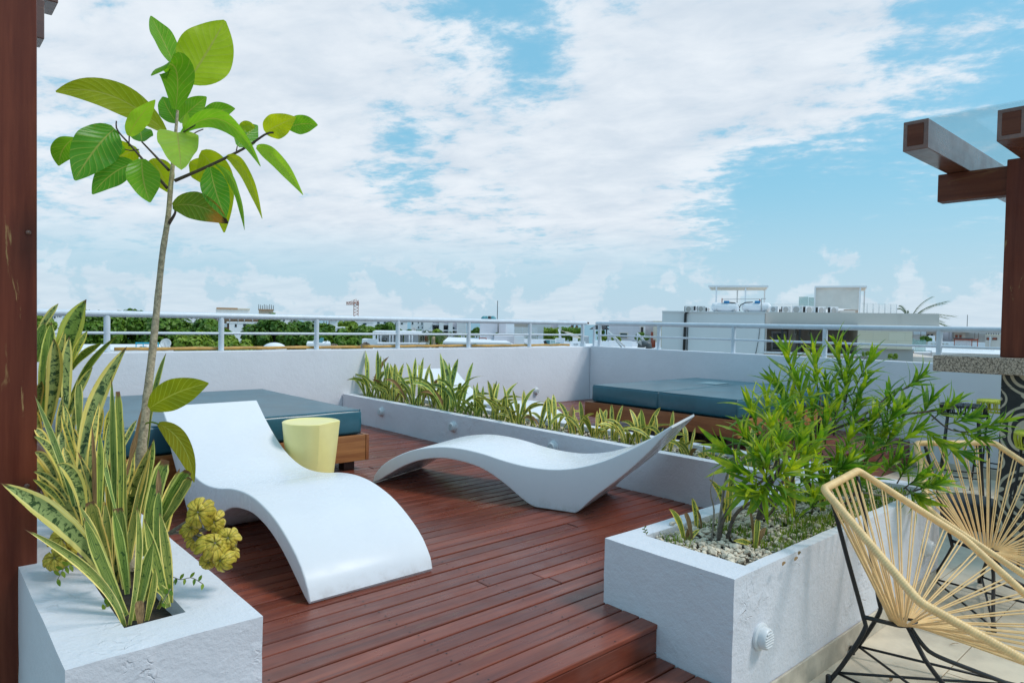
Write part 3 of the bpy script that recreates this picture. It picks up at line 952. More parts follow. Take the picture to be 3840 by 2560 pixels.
# ---------------------------------------------------------------- round louvred step lights
def step_light():
    t = thing('step_light', (0, 0, 0), '', 'wall light', 'round louvred step lights')
    MB().lathe([(0.057, 0.0), (0.057, 0.010), (0.053, 0.014), (0.046, 0.015)], (0, 0, 0), 28, 'y').build('base_ring', 'lamp_plastic', t, True, angle=40)
    MB().lathe([(0.045, 0.0), (0.045, 0.030), (0.043, 0.040), (0.038, 0.045), (0.034, 0.045), (0.033, 0.036)], (0, 0, 0), 28, 'y').build('housing', 'lamp_plastic', t, True, angle=40)
    MB().lathe([(0.034, 0.0365), (0.001, 0.037)], (0, 0, 0), 20, 'y').build('lens', 'dark_gap', t)
    for i in range(6):
        z = -0.0275 + 0.011 * i
        hw = sqrt(max(0.0001, 0.0345 ** 2 - z * z))
        mb = MB()
        mb.add([(-hw, -0.0375, z + 0.003), (hw, -0.0375, z + 0.003), (hw, -0.048, z - 0.0035), (-hw, -0.048, z - 0.0035),
                (-hw, -0.0375, z + 0.0055), (hw, -0.0375, z + 0.0055), (hw, -0.048, z - 0.001), (-hw, -0.048, z - 0.001)],
               [(0, 1, 2, 3), (7, 6, 5, 4), (0, 4, 5, 1), (1, 5, 6, 2), (2, 6, 7, 3), (3, 7, 4, 0)])
        mb.build('louvre', 'lamp_plastic', t)
    return t
L0 = step_light()
spots = [((4.30, 7.13, 0.205), -pi / 2, 'round louvred light on the long planter side, the one nearest the back wall'),
         ((4.30, 5.70, 0.205), -pi / 2, 'round louvred light on the long planter side, between the yellow stool and white lounger'),
         ((4.30, 4.23, 0.21), -pi / 2, 'round louvred light on the long planter, half hidden by the side-on lounger'),
         ((7.73, 8.033, 0.195), -WROT, 'round louvred light low on the back wall near the corner'),
         ((2.66, 1.394, 0.015), 0, 'large white louvred light on the flaking planter at the front right'),
         ((4.69, 1.394, -0.03), 0, 'round louvred light on the planter seen through the cord chair')]
for i, (loc, rz, lab) in enumerate(spots):
    o = L0 if i == 0 else copy_tree(L0)
    o.location = loc; o.rotation_euler = (0, 0, rz); o['label'] = lab

# ---------------------------------------------------------------- timber pergolas
t = thing('pergola', (0.24, 3.44, TZ), 'tall reddish wooden pergola post with beam ends at the left edge of the terrace', 'pergola', 'timber pergolas')
MB().box((0.02, 3.28, TZ), (0.401, 3.62, 3.4), 0.006).build('post', 'post_wood', t, False, True)
MB().box((-0.9, 3.625, 2.500), (0.470, 3.76, 2.668), 0.004).build('beam', 'beam_wood_x', t, False, True)
MB().box((-0.9, 3.625, 2.672), (0.521, 3.80, 2.86), 0.004).build('beam', 'beam_wood_x', t, False, True)
bolt = MB().lathe([(0.010, 0.0), (0.010, 0.004), (0.004, 0.007)], (0, 0, 0), 10, 'y')
for x, z in ((0.372, 1.62), (0.366, 0.62)):
    b = MB(); b.add([(vx + x, 3.279 + vy, vz + z) for vx, vy, vz in bolt.v], bolt.f)
    b.build('bolt_plug', 'beam_wood_x', t, True, True)

t = thing('bar_counter', (6.3, 1.0, TZ), 'bar counter with speckled granite top on a black and cream patterned tile pillar', 'bar counter')
MB().box((6.12, -1.2, 0.980), (7.0, 1.815, 1.107), 0.008).build('countertop', 'granite', t, False, True)
MB().box((6.308, -1.1, TZ), (6.85, 1.388, 0.979)).build('pillar', 'dark_gap', t, False, True)
TS = 0.2425
ct = MB().box((0, 0, 0), (0.010, TS - 0.002, TS - 0.002), 0.0012, 1)
cme = bpy.data.meshes.new('tile'); cme.from_pydata(ct.v, [], ct.f); cme.materials.append(MATS['cement_tile']); cme.update()
z = TZ
while z < 0.97:
    h = min(TS, 0.978 - z)
    for q in range(7):
        o = link('tile', cme, t)
        o.location = V((6.299, 1.39 - TS * (q + 1), z)) - t.location
        o.scale = (1, 1, h / TS)
    for q in range(2):
        o = link('tile', cme, t)
        o.location = V((6.31 + TS * (q + 1), 1.389, z)) - t.location
        o.rotation_euler = (0, 0, pi / 2)
        o.scale = (1, 1, h / TS)
    z += TS

t = thing('pergola', (6.34, 1.31, 1.107), 'dark wooden pergola with glass roof standing on the granite bar counter', 'pergola', 'timber pergolas')
MB().box((6.25, 1.225, 1.1085), (6.43, 1.400, 2.605), 0.005).build('post', 'post_wood', t, False, True)
MB().box((6.285, -0.9, 2.345), (6.415, 1.872, 2.565), 0.005).build('beam', 'beam_wood_y', t, False, True)
for yv, x0 in ((1.655, 5.32), (1.125, 5.45), (0.60, 5.4)):
    MB().box((x0, yv, 2.567), (8.8, yv + 0.160, 2.775), 0.005).build('rafter', 'beam_wood_x', t, False, True)
    r = MB().box((x0 - 0.006, yv + 0.028, 2.600), (x0 - 0.0005, yv + 0.132, 2.750), 0.003).build('end_cap', 'beam_wood_y', t, False, True)
MB().box((5.36, 0.3, 2.778), (8.7, 1.79, 2.788)).build('glass_panel', 'roof_glass', t, False, True)
# ================================================================ FURNITURE
# ---------------------------------------------------------------- wave loungers
UPP = [(0.004, 0.012), (0.030, 0.075), (0.138, 0.181), (0.364, 0.292), (0.596, 0.346), (0.793, 0.357), (0.997, 0.339), (1.194, 0.303), (1.384, 0.282),
       (1.567, 0.284), (1.743, 0.315), (1.905, 0.370), (2.050, 0.440), (2.190, 0.522), (2.290, 0.590), (2.360, 0.640), (2.385, 0.658)]
LOW = [(0.012, 0.000), (0.060, 0.022), (0.140, 0.072), (0.291, 0.160), (0.439, 0.222), (0.584, 0.256), (0.725, 0.266), (0.932, 0.243), (1.066, 0.200),
       (1.197, 0.133), (1.326, 0.050), (1.415, 0.003), (1.440, 0.0), (1.60, 0.0), (1.730, 0.0), (1.760, 0.012), (1.868, 0.122), (2.005, 0.240), (2.110, 0.335), (2.235, 0.462), (2.300, 0.538), (2.390, 0.642)]
def lounger_mesh(wd=0.685):
    up = catmull([(0, s, z) for s, z in UPP], 46)
    lo = catmull([(0, s, max(0, z)) for s, z in LOW], 58)
    loop = up + lo[::-1]
    bm = bmesh.new()
    A = [bm.verts.new((-wd / 2, p.y, max(0.0, p.z))) for p in loop]
    B = [bm.verts.new((wd / 2, p.y, max(0.0, p.z))) for p in loop]
    n = len(loop)
    for i in range(n):
        j = (i + 1) % n
        bm.faces.new((A[i], A[j], B[j], B[i]))
    # flat sides as quads between upper and lower runs
    def side(Vt, flip):
        u_, l_ = Vt[:46], Vt[46:][::-1]
        i = j = 0
        while i < 45 or j < 57:
            if j == 57 or (i < 45 and (u_[i + 1].co.y - l_[j + 1].co.y if j < 57 else -1) < 0):
                f = (u_[i], u_[i + 1], l_[j]); i += 1
            else:
                f = (u_[i], l_[j + 1], l_[j]); j += 1
            try: bm.faces.new(f if not flip else f[::-1])
            except ValueError: pass
    side(A, True); side(B, False)
    bmesh.ops.recalc_face_normals(bm, faces=bm.faces)
    sharp = [e for e in bm.edges if len(e.link_faces) == 2 and abs(e.link_faces[0].normal.x) + abs(e.link_faces[1].normal.x) > 0.5 and abs(abs(e.link_faces[0].normal.x) - abs(e.link_faces[1].normal.x)) > 0.5]
    bmesh.ops.bevel(bm, geom=sharp, offset=0.025, segments=5, affect='EDGES', profile=0.5, clamp_overlap=True)
    me = bpy.data.meshes.new('sun_lounger'); bm.to_mesh(me); bm.free()
    me.polygons.foreach_set('use_smooth', [True] * len(me.polygons))
    me.set_sharp_from_angle(angle=radians(50))
    me.materials.append(MATS['lounger_plastic'])
    return me
LM = lounger_mesh()
zu = 0.425; zl = 0.262
_sm = MB().tube([(-0.336, 2.02, zl), (-0.3432, 2.02, zl + 0.012), (-0.3432, 2.02, zu - 0.016), (-0.338, 2.02, zu - 0.004), (-0.32, 2.02, zu + 0.0005)], 0.0014, 5)
SEAM = bpy.data.meshes.new('seam'); SEAM.from_pydata(_sm.v, [], _sm.f); SEAM.materials.append(MATS['bg_pale_metal'])
for loc, rz, lab in (((1.375 + 0.3425, 2.885, 0.004), 0.0, 'white wave-shaped sun lounger in the foreground, its foot end towards the camera'),
                     ((3.118, 4.906, 0.004), atan2(-0.930, 0.367) - pi / 2, 'white wave-shaped sun lounger seen from the side in the middle of the deck'),
                     ((5.05 + 0.3425, 5.22, 0.004), 0.0, 'white wave-shaped sun lounger half hidden behind the row of snake plants')):
    o = link('sun_lounger', LM)
    o.location = loc; o.rotation_euler = (0, 0, rz)
    tag(o, lab, 'sun lounger', 'white wave sun loungers')
    link('seam', SEAM, o)

# ---------------------------------------------------------------- daybeds
def cushion(a, b, seed):
    (x0, y0, z0), (x1, y1, z1) = a, b
    bm = bmesh.new()
    bmesh.ops.create_grid(bm, x_segments=1, y_segments=1, size=0.5)
    bm.clear()
    mb = MB().box(a, b)
    bv = [bm.verts.new(v) for v in mb.v]
    for f in mb.f: bm.faces.new([bv[i] for i in f])
    bmesh.ops.bevel(bm, geom=bm.edges[:], offset=0.028, segments=4, affect='EDGES', profile=0.55)
    long_ = [e for e in bm.edges if e.calc_length() > 0.3]
    bmesh.ops.subdivide_edges(bm, edges=long_, cuts=22, use_grid_fill=True)
    cx, cy = (x0 + x1) / 2, (y0 + y1) / 2
    for v in bm.verts:
        fx = 1 - ((v.co.x - cx) / (x1 - x0) * 2) ** 2; fy = 1 - ((v.co.y - cy) / (y1 - y0) * 2) ** 2
        fz = sin(pi * (v.co.z - z0) / (z1 - z0))
        if v.co.z > z1 - 0.01: v.co.z += 0.006 * max(0, fx) * max(0, fy) + 0.004 * mnoise.noise(V((v.co.x * 3, v.co.y * 3, seed)))
        else:
            b_ = 0.014 * max(0, fz) + 0.006 * mnoise.noise(V((v.co.x * 4, v.co.y * 4, seed + 5.0)))
            if abs(v.co.x - x0) < 0.03: v.co.x -= b_
            if abs(v.co.x - x1) < 0.03: v.co.x += b_
            if abs(v.co.y - y0) < 0.03: v.co.y -= b_
            if abs(v.co.y - y1) < 0.03: v.co.y += b_
    bm.verts.index_update()
    out = MB(); out.add([v.co[:] for v in bm.verts], [[v.index for v in f.verts] for f in bm.faces])
    bm.free()
    return out
def daybed(x0, y0, x1, y1, zf0, zf1, zm, split, label, seed):
    t = thing('daybed', ((x0 + x1) / 2, (y0 + y1) / 2, 0), label, 'daybed', 'daybeds with teal cushions')
    th = 0.030
    MB().box((x0, y0 + 0.004, zf0), (x1 - th - 0.002, y0 + 0.004 + th, zf1), 0.003).build('frame_panel', 'bed_wood', t, False, True)
    MB().box((x0, y1 - th, zf0), (x1 - th - 0.002, y1, zf1), 0.003).build('frame_panel', 'bed_wood', t, False, True)
    MB().box((x1 - th, y0, zf0), (x1, y1, zf1), 0.003).build('frame_panel', 'bed_wood_y', t, False, True)
    MB().box((x0 - th, y0 - 0.002, zf0), (x0 - 0.002, y1, zf1), 0.003).build('frame_panel', 'bed_wood_y', t, False, True)
    MB().box((x0 + 0.01, y0 + th + 0.01, zf1 - 0.04), (x1 - th - 0.01, y1 - th - 0.01, zf1 - 0.004)).build('platform', 'dark_wood', t, False, True)
    for lx in (x0 + 0.09, x1 - 0.19):
        for ly in (y0 + 0.09, y1 - 0.19):
            MB().box((lx, ly, 0.0), (lx + 0.10, ly + 0.10, zf0 + 0.02), 0.003).build('leg', 'dark_wood', t, False, True)
    i = 0.05
    if split:
        for a, b in ((y0 + i, split - 0.003), (split + 0.003, y1 - i)):
            m_ = cushion((x0 + i, a, zf1), (x1 - i, b, zm), seed).build('mattress', 'vinyl', t, True, True)
    else:
        m_ = cushion((x0 + i, y0 + i, zf1), (x1 - i, y1 - i, zm), seed).build('mattress', 'vinyl', t, True, True)
    # piping round the top edges
    for a_, c_ in ([(y0 + i, split - 0.003), (split + 0.003, y1 - i)] if split else [(y0 + i, y1 - i)]):
        zt_ = zm - 0.006; q_ = 0.007
        loop_ = [(x0 + i + q_, a_ + q_, zt_), (x1 - i - q_, a_ + q_, zt_), (x1 - i - q_, c_ - q_, zt_), (x0 + i + q_, c_ - q_, zt_), (x0 + i + q_, a_ + q_, zt_)]
        MB().tube(loop_, 0.0042, 6, caps=False).build('piping', 'vinyl', t, True, True)
    # stitched seams on the front corners
    for cx, cy in ((x1 - i - 0.010, y0 + i + 0.010), (x0 + i + 0.010, y0 + i + 0.010)):
        MB().tube([(cx + (0.004 if cx > (x0 + x1) / 2 else -0.004), cy - 0.004, zf1 + 0.01), (cx + (0.008 if cx > (x0 + x1) / 2 else -0.008), cy - 0.008, (zf1 + zm) / 2), (cx, cy, zm + 0.004)], [0.003, 0.0035, 0.006], 6).build('seam', 'vinyl', t, True, True)
    return t
b1 = daybed(0.80, 5.25, 3.04, 7.55, 0.085, 0.308, 0.520, None, 'low wooden daybed with one teal vinyl mattress at the left, behind the yellow stool', 1)
b2 = daybed(6.36, 3.62, 8.72, 5.70, 0.165, 0.345, 0.552, 4.66, 'low wooden daybed with two teal vinyl mattresses against the right wall', 2)
MB().box((7.78, 4.78, 0.5545), (8.12, 5.08, 0.561), 0.002).build('patch', 'faded_patch', b2, False, True)

# ---------------------------------------------------------------- yellow twisted side table
def twist_stool():
    n, hN = 72, 14
    H0, rt, rb = 0.535, 0.208, 0.150
    a0 = atan2(-4.77, -2.27) + radians(16)
    def rad(a, t):
        """t 0 bottom, 1 top; a facet is cut from the rim corner a0 and dies out towards the foot"""
        r = rb + (rt - rb) * t ** 0.9
        d = (a - a0) % (2 * pi)
        if d < radians(75):
            half = radians(37.5)
            ch = r * cos(half) / cos(d - half)
            return r + (ch * 1.0 - r) * min(1, t * 1.0)
        return r
    mb = MB(); vs_, fs = [], []
    for i in range(hN + 1):
        t = i / hN
        for j in range(n):
            a = a0 + 2 * pi * j / n
            r = rad(a + 1e-6, t)
            vs_.append((r * cos(a), r * sin(a), H0 * t))
    for i in range(hN):
        for j in range(n):
            q = (j + 1) % n
            fs.append((i * n + j, i * n + q, (i + 1) * n + q, (i + 1) * n + j))
    for ring_r, z in ((0.965, 0.004), (0.90, 0.004), (0.82, -0.003)):
        o = len(vs_)
        for j in range(n):
            a = a0 + 2 * pi * j / n
            r = rad(a + 1e-6, 1) * ring_r
            vs_.append((r * cos(a), r * sin(a), H0 + z))
        p_ = o - n
        for j in range(n):
            q = (j + 1) % n
            fs.append((p_ + j, p_ + q, o + q, o + j))
    o = len(vs_) - n
    fs.append(tuple(o + j for j in range(n)))
    fs.append(tuple(range(n - 1, -1, -1)))
    mb.add(vs_, fs)
    return mb
ys = twist_stool().build('side_table', 'stool_yellow', None, True, False, 22)
ys.location = (2.275, 4.775, 0.003)
tag(ys, 'glossy yellow tapered drum side table between the front lounger and the left daybed', 'side table')

# ---------------------------------------------------------------- cord chairs
HOOP = [(0.279, 0.0, 0.910), (0.535, 0.432, 0.598), (0.27, 0.848, 0.345), (-0.27, 0.848, 0.345), (-0.535, 0.432, 0.598), (-0.279, 0.0, 0.910)]
def hoop_points(step):
    """closed hoop polyline with tight rounded corners, sampled every step metres"""
    hp = [V(p) for p in HOOP]
    pts = []
    n = len(hp)
    for i in range(n):
        a, b, c = hp[i - 1], hp[i], hp[(i + 1) % n]
        r = 0.028
        p0 = b + (a - b).normalized() * r; p1 = b + (c - b).normalized() * r
        for t in range(6): pts.append(bez(p0, b, p1, t / 5))
    pts.append(pts[0])
    L = [0]
    for i in range(len(pts) - 1): L.append(L[-1] + (pts[i + 1] - pts[i]).length)
    N = int(L[-1] / step)
    res = []; i = 0
    for q in range(N):
        s = L[-1] * q / N
        while s > L[i + 1]: i += 1
        res.append(pts[i].lerp(pts[i + 1], (s - L[i]) / (L[i + 1] - L[i])))
    return res, L[-1]
def cord_chair():
    t = thing('cord_chair', (0, 0, 0), '', 'chair', 'cream cord chairs with black frames')
    step = 0.0028
    pts, LEN = hoop_points(step)
    rad = [0.0165 + 0.0024 * abs(sin(pi * i / 4.0)) for i in range(len(pts))]
    MB().tube(pts + [pts[0]], rad + [rad[0]], 8, caps=False).build('wrapped_hoop', 'cream_cord', t, True)
    RC = V((0, 0.281, 0.300)); rr = 0.052
    ring = [RC + V((rr * cos(a), rr * 1.0 * sin(a), 0.012 * sin(a))) for a in [2 * pi * i / 28 for i in range(29)]]
    MB().tube(ring, 0.0065, 6).build('seat_ring', 'black_metal', t, True)
    npair = 38
    N = len(pts)
    for q in range(npair):
        for s in (-1, 1):
            idx = int((q + 0.5) * N / npair + s * 0.0095 / step) % N
            h = pts[idx]
            a = atan2((h - RC).y, (h - RC).x) + s * 0.03
            r_ = RC + V((rr * cos(a), rr * sin(a), 0.012 * sin(a)))
            d = (r_ - h).normalized()
            MB().tube([h + d * 0.010, r_ - d * 0.0], 0.0036, 6, caps=False).build('cord', 'cream_cord', t, True)
    R = 0.0102
    for s in (1, -1):
        path = catmull([(0.225 * s, 0.012, 0.892), (0.180 * s, 0.080, 0.60), (0.135 * s, 0.146, 0.325), (0.140 * s, 0.150, 0.265), (0.165 * s, 0.075, 0.10), (0.190 * s, 0.025, 0.012)], 30)
        MB().tube(path, R, 8).build('leg', 'black_metal', t, True)
        MB().lathe([(0.013, 0), (0.0135, 0.035), (0.010, 0.040)], (0.192 * s, 0.022, 0.0), 10).build('rubber_foot', 'black_cord', t, True, angle=40)
        path = catmull([(0.010 * s, 0.300, 0.290), (0.030 * s, 0.350, 0.215), (0.070 * s, 0.400, 0.165), (0.210 * s, 0.550, 0.085), (0.340 * s, 0.695, 0.014)], 26)
        MB().tube(path, R, 8).build('leg', 'black_metal', t, True)
        MB().lathe([(0.013, 0), (0.0135, 0.035), (0.010, 0.040)], (0.344 * s, 0.700, 0.0), 10).build('rubber_foot', 'black_cord', t, True, angle=40)
        MB().tube([(0.176 * s, 0.052, 0.055), (-0.335 * s, 0.690, 0.030)], 0.0062, 6).build('floor_rod', 'black_metal', t, True)
        MB().tube([(0.176 * s, 0.052, 0.055), (0.335 * s, 0.690, 0.030)], 0.0062, 6).build('floor_rod', 'black_metal', t, True)
    MB().tube([(0.138, 0.146, 0.330), (0.05, 0.26, 0.300), (0, 0.285, 0.292), (-0.05, 0.26, 0.300), (-0.138, 0.146, 0.330)], R, 8).build('cross_bar', 'black_metal', t, True)
    return t
def frz(fx, fy): return atan2(fy, fx) - pi / 2
ch = cord_chair()
ch.location = (3.362, 1.366, TZ); ch.rotation_euler = (0, 0, radians(-83.0 - 90))
ch['label'] = 'cream cord chair with black frame nearest the camera, its back against the planter'
ch2 = copy_tree(ch)
ch2.location = (5.06, 1.354, TZ); ch2.rotation_euler = (0, 0, radians(-123.7 - 90))
ch2['label'] = 'cream cord chair facing the camera, farther back beside the tiled bar pillar'

# ---------------------------------------------------------------- woven bar stools
def bar_stool(cordmat):
    t = thing('bar_stool', (0, 0, 0), '', 'bar stool', 'woven bar stools at the bar')
    Z = 0.925; r = 0.185; h = 0.105
    for z_, rr in ((Z - 0.008, r), (Z - h, r - 0.012)):
        pts = [(rr * cos(2 * pi * i / 32), rr * sin(2 * pi * i / 32), z_) for i in range(33)]
        MB().tube(pts, 0.010, 8).build('seat_ring', cordmat, t, True)
    MB().lathe([(r - 0.006, Z - 0.010), (r * 0.7, Z - 0.004), (0.03, Z - 0.006), (0.004, Z - 0.010)], (0, 0, 0), 32).build('seat_top', cordmat, t)
    n = 40
    side = MB().tube([(r + 0.004, 0, Z - 0.002), (r + 0.006, 0, Z - 0.05), (r - 0.006, 0, Z - h)], 0.0048, 6)
    sm = bpy.data.meshes.new('cord'); sm.from_pydata(side.v, [], side.f); sm.materials.append(MATS[cordmat])
    topc = MB().tube([(r + 0.002, 0, Z + 0.002), (0.09, 0, Z + 0.004), (0.028, 0, Z + 0.0)], 0.0048, 6)
    tm = bpy.data.meshes.new('cord'); tm.from_pydata(topc.v, [], topc.f); tm.materials.append(MATS[cordmat])
    for i in range(n):
        for me in (sm, tm):
            o = link('cord', me, t); o.rotation_euler = (0, 0, 2 * pi * (i + (0.0 if i % 2 else 0.25)) / n)
    for i in range(4):
        a = pi / 4 + pi / 2 * i
        MB().tube([((r - 0.02) * cos(a), (r - 0.02) * sin(a), Z - 0.02), (0.255 * cos(a), 0.255 * sin(a), 0.0)], 0.0095, 8).build('leg', 'black_metal', t, True)
    fr = []
    for i in range(5):
        a = pi / 4 + pi / 2 * i; q = r - 0.02 + (0.255 - r + 0.02) * 0.72
        fr.append((q * cos(a), q * sin(a), (Z - 0.02) * 0.28))
    for a, b in zip(fr, fr[1:]): MB().tube([a, b], 0.0075, 6).build('foot_rail', 'black_metal', t, True)
    return t
s1 = bar_stool('lime_cord'); s1.location = (8.35, 1.86, TZ)
s1['label'] = 'lime woven bar stool behind the patterned pillar, against the right wall'
s2 = copy_tree(s1); s2.location = (5.95, 1.035, TZ); s2.rotation_euler = (0, 0, 0.4)
s2['label'] = 'lime woven bar stool in front of the patterned pillar, cut by the picture edge'
s3 = bar_stool('black_cord'); s3.location = (7.60, 1.98, TZ); s3.rotation_euler = (0, 0, 0.3)
s3['label'] = 'black woven bar stool seen behind the shrub branches, left of the lime one'
pf = MB().lathe([(0.215, 0.0), (0.25, 0.04), (0.262, 0.12), (0.245, 0.19), (0.19, 0.225), (0.08, 0.235), (0.01, 0.236)], (0, 0, 0), 36).build('pouf', 'black_cord', None, True)
pf.location = (6.72, 1.68, TZ + 0.001)
tag(pf, 'low round black pouf on the tiles, seen through the cords of the farther chair', 'pouf')
# ================================================================ PLANTS OF THE TERRACE
def m_per_px(d): return d / 2560 / 0.6125
def side_at(a, b, roll=0.0):
    a, b = V(a), V(b)
    tg = (b - a).normalized()
    vd = ((a + b) / 2 - CAM).normalized()
    s = tg.cross(vd).normalized()
    return Matrix.Rotation(roll, 3, tg) @ s

# ---------------------------------------------------------------- young broad-leaved tree
def r3(x, y): return (x * 0.3907, y * 0.3907)
base = P(297, 1292, 2.74)
tree = thing('young_tree', (base.x, base.y, 0.25), 'slender young tree with big glossy light green leaves growing from the left planter', 'tree')
tp = [(296, 1312, 2.72), (303, 1250, 2.74), (311, 1185, 2.76), (322, 1060, 2.78), (337, 920, 2.79), (351, 800, 2.80), (362, 690, 2.81), (373, 585, 2.82), (386, 500, 2.83), (392, 430, 2.84), (398, 368, 2.84), (404, 300, 2.84), (408, 252, 2.84)]
tr_ = [q * 0.92 for q in (0.0245, 0.0235, 0.0225, 0.0205, 0.0180, 0.0165, 0.0150, 0.0135, 0.0128, 0.0118, 0.0100, 0.0080, 0.0055)]
fine = catmull([P(*q) for q in tp], 90)
rads = []
for i in range(90):
    f = i / 89 * 12; j = min(11, int(f)); r = tr_[j] + (tr_[j + 1] - tr_[j]) * (f - j)
    node = 1 + 0.10 * max(0, 1 - abs(((i * 0.19) % 1.9) - 0.5) * 4) + 0.05 * mnoise.noise(V((i * 0.4, 3, 1)))
    rads.append(r * node)
MB().tube(fine, rads, 14).build('trunk', 'bark_pale', tree, True, True)
def branch(pts, r0, r1):
    pp = catmull([P(*r3(x, y), d) for x, y, d in pts], 22)
    MB().tube(pp, [r0 + (r1 - r0) * i / 21 for i in range(22)], 8).build('branch', 'bark_dark', tree, True, True)
branch([(1030, 1062, 2.84), (1240, 970, 2.80), (1440, 870, 2.76), (1560, 790, 2.72), (1605, 780, 2.70)], 0.0075, 0.0040)
branch([(992, 1000, 2.84), (930, 935, 2.88), (835, 835, 2.92)], 0.0060, 0.0035)
branch([(985, 1108, 2.84), (900, 1010, 2.80), (790, 880, 2.76), (692, 768, 2.72), (684, 712, 2.70)], 0.0070, 0.0026)
branch([(1040, 800, 2.84), (1090, 770, 2.80), (1150, 735, 2.78)], 0.0035, 0.0025)
branch([(1110, 820, 2.86), (1150, 780, 2.90), (1195, 760, 2.92)], 0.0035, 0.0025)
branch([(990, 1318, 2.83), (1030, 1250, 2.80), (1018, 1212, 2.79)], 0.0075, 0.0035)
branch([(815, 880, 2.77), (770, 885, 2.78), (735, 878, 2.78)], 0.0030, 0.0022)
branch([(1390, 885, 2.77), (1395, 860, 2.80)], 0.0028, 0.0022)
branch([(760, 800, 2.74), (758, 860, 2.75)], 0.0028, 0.0022)
DKG, MIG, LIG, OLV = (0.050, 0.170, 0.012), (0.085, 0.215, 0.014), (0.170, 0.300, 0.030), (0.200, 0.245, 0.010)
FL = [  # base, control, tip (zoom px), width px, depth base, depth tip, colour, roll, fold, profile
    ((1105, 480), (1210, 330), (1322, 122), 330, 2.86, 2.90, (0.20, 0.285, 0.016), 0.0, 0.10, 'ficus'),
    ((1035, 400), (960, 240), (888, 95), 145, 2.90, 2.98, MIG, 0.5, 0.35, 'ficus'),
    ((1032, 645), (1090, 240), (888, 445), 215, 2.82, 2.70, (0.085, 0.21, 0.012), 0.0, 0.12, 'ficus'),
    ((1050, 715), (1120, 640), (1214, 570), 130, 2.90, 2.98, MIG, 0.2, 0.2, 'ficus'),
    ((1040, 722), (985, 650), (955, 570), 125, 2.92, 3.00, DKG, -0.2, 0.2, 'ficus'),
    ((1094, 795), (1090, 720), (1102, 662), 50, 2.82, 2.80, LIG, 0.3, 0.3, 'ficus'),
    ((968, 772), (660, 470), (328, 540), 190, 2.86, 2.66, (0.16, 0.20, 0.010), 0.15, 0.16, 'ficus'),
    ((760, 800), (800, 690), (912, 588), 120, 2.74, 2.66, LIG, 0.3, 0.18, 'ficus'),
    ((834, 834), (830, 790), (820, 742), 140, 2.92, 3.00, DKG, 0.0, 0.1, 'ficus'),
    ((674, 757), (560, 850), (440, 1060), 260, 2.72, 2.60, (0.050, 0.175, 0.014), 0.1, 0.12, 'ficus'),
    ((440, 812), (350, 860), (345, 975), 140, 2.80, 2.82, MIG, -0.2, 0.15, 'ficus'),
    ((737, 876), (670, 860), (592, 930), 110, 2.78, 2.84, MIG, 0.3, 0.15, 'ficus'),
    ((812, 880), (700, 900), (568, 1045), 200, 2.84, 2.96, OLV, 0.1, 0.10, 'ficus'),
    ((790, 962), (660, 990), (543, 1142), 165, 2.74, 2.66, DKG, 0.2, 0.15, 'ficus'),
    ((834, 936), (830, 1060), (882, 1190), 195, 2.74, 2.62, (0.080, 0.21, 0.014), -0.1, 0.14, 'ficus'),
    ((888, 936), (950, 1000), (985, 1130), 165, 2.92, 3.02, OLV, 0.1, 0.10, 'ficus'),
    ((1042, 780), (1055, 870), (1066, 1000), 330, 2.80, 2.60, (0.19, 0.31, 0.045), 0.0, 0.16, 'heart'),
    ((1066, 785), (1330, 540), (1532, 978), 122, 2.82, 2.58, (0.115, 0.255, 0.020), 0.2, 0.22, 'ficus'),
    ((1188, 700), (1260, 640), (1382, 640), 115, 2.92, 3.00, MIG, 0.1, 0.2, 'ficus'),
    ((1560, 778), (1620, 740), (1738, 690), 155, 2.72, 2.66, OLV, 0.0, 0.12, 'ficus'),
    ((1690, 752), (1770, 715), (1868, 736), 122, 2.74, 2.78, MIG, 0.2, 0.18, 'ficus'),
    ((1395, 858), (1440, 800), (1515, 738), 135, 2.80, 2.92, DKG, 0.0, 0.15, 'ficus'),
    ((1508, 866), (1620, 880), (1782, 1146), 95, 2.74, 2.62, LIG, 0.3, 0.25, 'ficus'),
    ((1330, 925), (1450, 915), (1542, 1286), 82, 2.78, 2.70, OLV, 0.5, 0.3, 'ficus'),
    ((1266, 967), (1410, 1010), (1438, 1352), 70, 2.80, 2.84, (0.07, 0.17, 0.03), 0.9, 0.3, 'ficus'),
    ((1176, 900), (1300, 960), (1318, 1366), 205, 2.86, 2.96, OLV, 0.1, 0.10, 'ficus'),
    ((1236, 985), (1260, 1130), (1328, 1282), 165, 2.78, 2.66, (0.048, 0.165, 0.012), 0.0, 0.16, 'ficus'),
    ((1112, 960), (1180, 960), (1262, 1120), 150, 2.90, 3.00, OLV, 0.0, 0.10, 'ficus'),
    ((1405, 760), (1450, 730), (1500, 752), 70, 2.84, 2.86, OLV, 0.0, 0.1, 'ficus'),
]
for i, (a, c, b, wd, d0, d1, colr, roll, fold, prof) in enumerate(FL):
    A, B = P(*r3(*a), d0), P(*r3(*b), d1)
    C = P(*r3(*c), (d0 + d1) / 2)
    mb = MB()
    leaf_geo(mb, A, C, B, wd * 0.92 * 0.3907 * m_per_px((d0 + d1) / 2), side_at(A, B, roll), prof, 18, 8, fold + 0.05, 0.11, 0.0, i)
    o = mb.build('leaf', 'ficus_leaf', tree, True, True)
    o.color = tuple(min(1, q * 1.75) for q in colr) + (1,)
A, B = P(*r3(1015, 1212), 2.79), P(*r3(1342, 1312), 2.66)
mb = MB(); leaf_geo(mb, A, P(*r3(1180, 1170), 2.72), B, 165 * 0.3907 * m_per_px(2.7), side_at(A, B, 0.1), 'ficus', 16, 8, 0.14, 0.08, 0, 77)
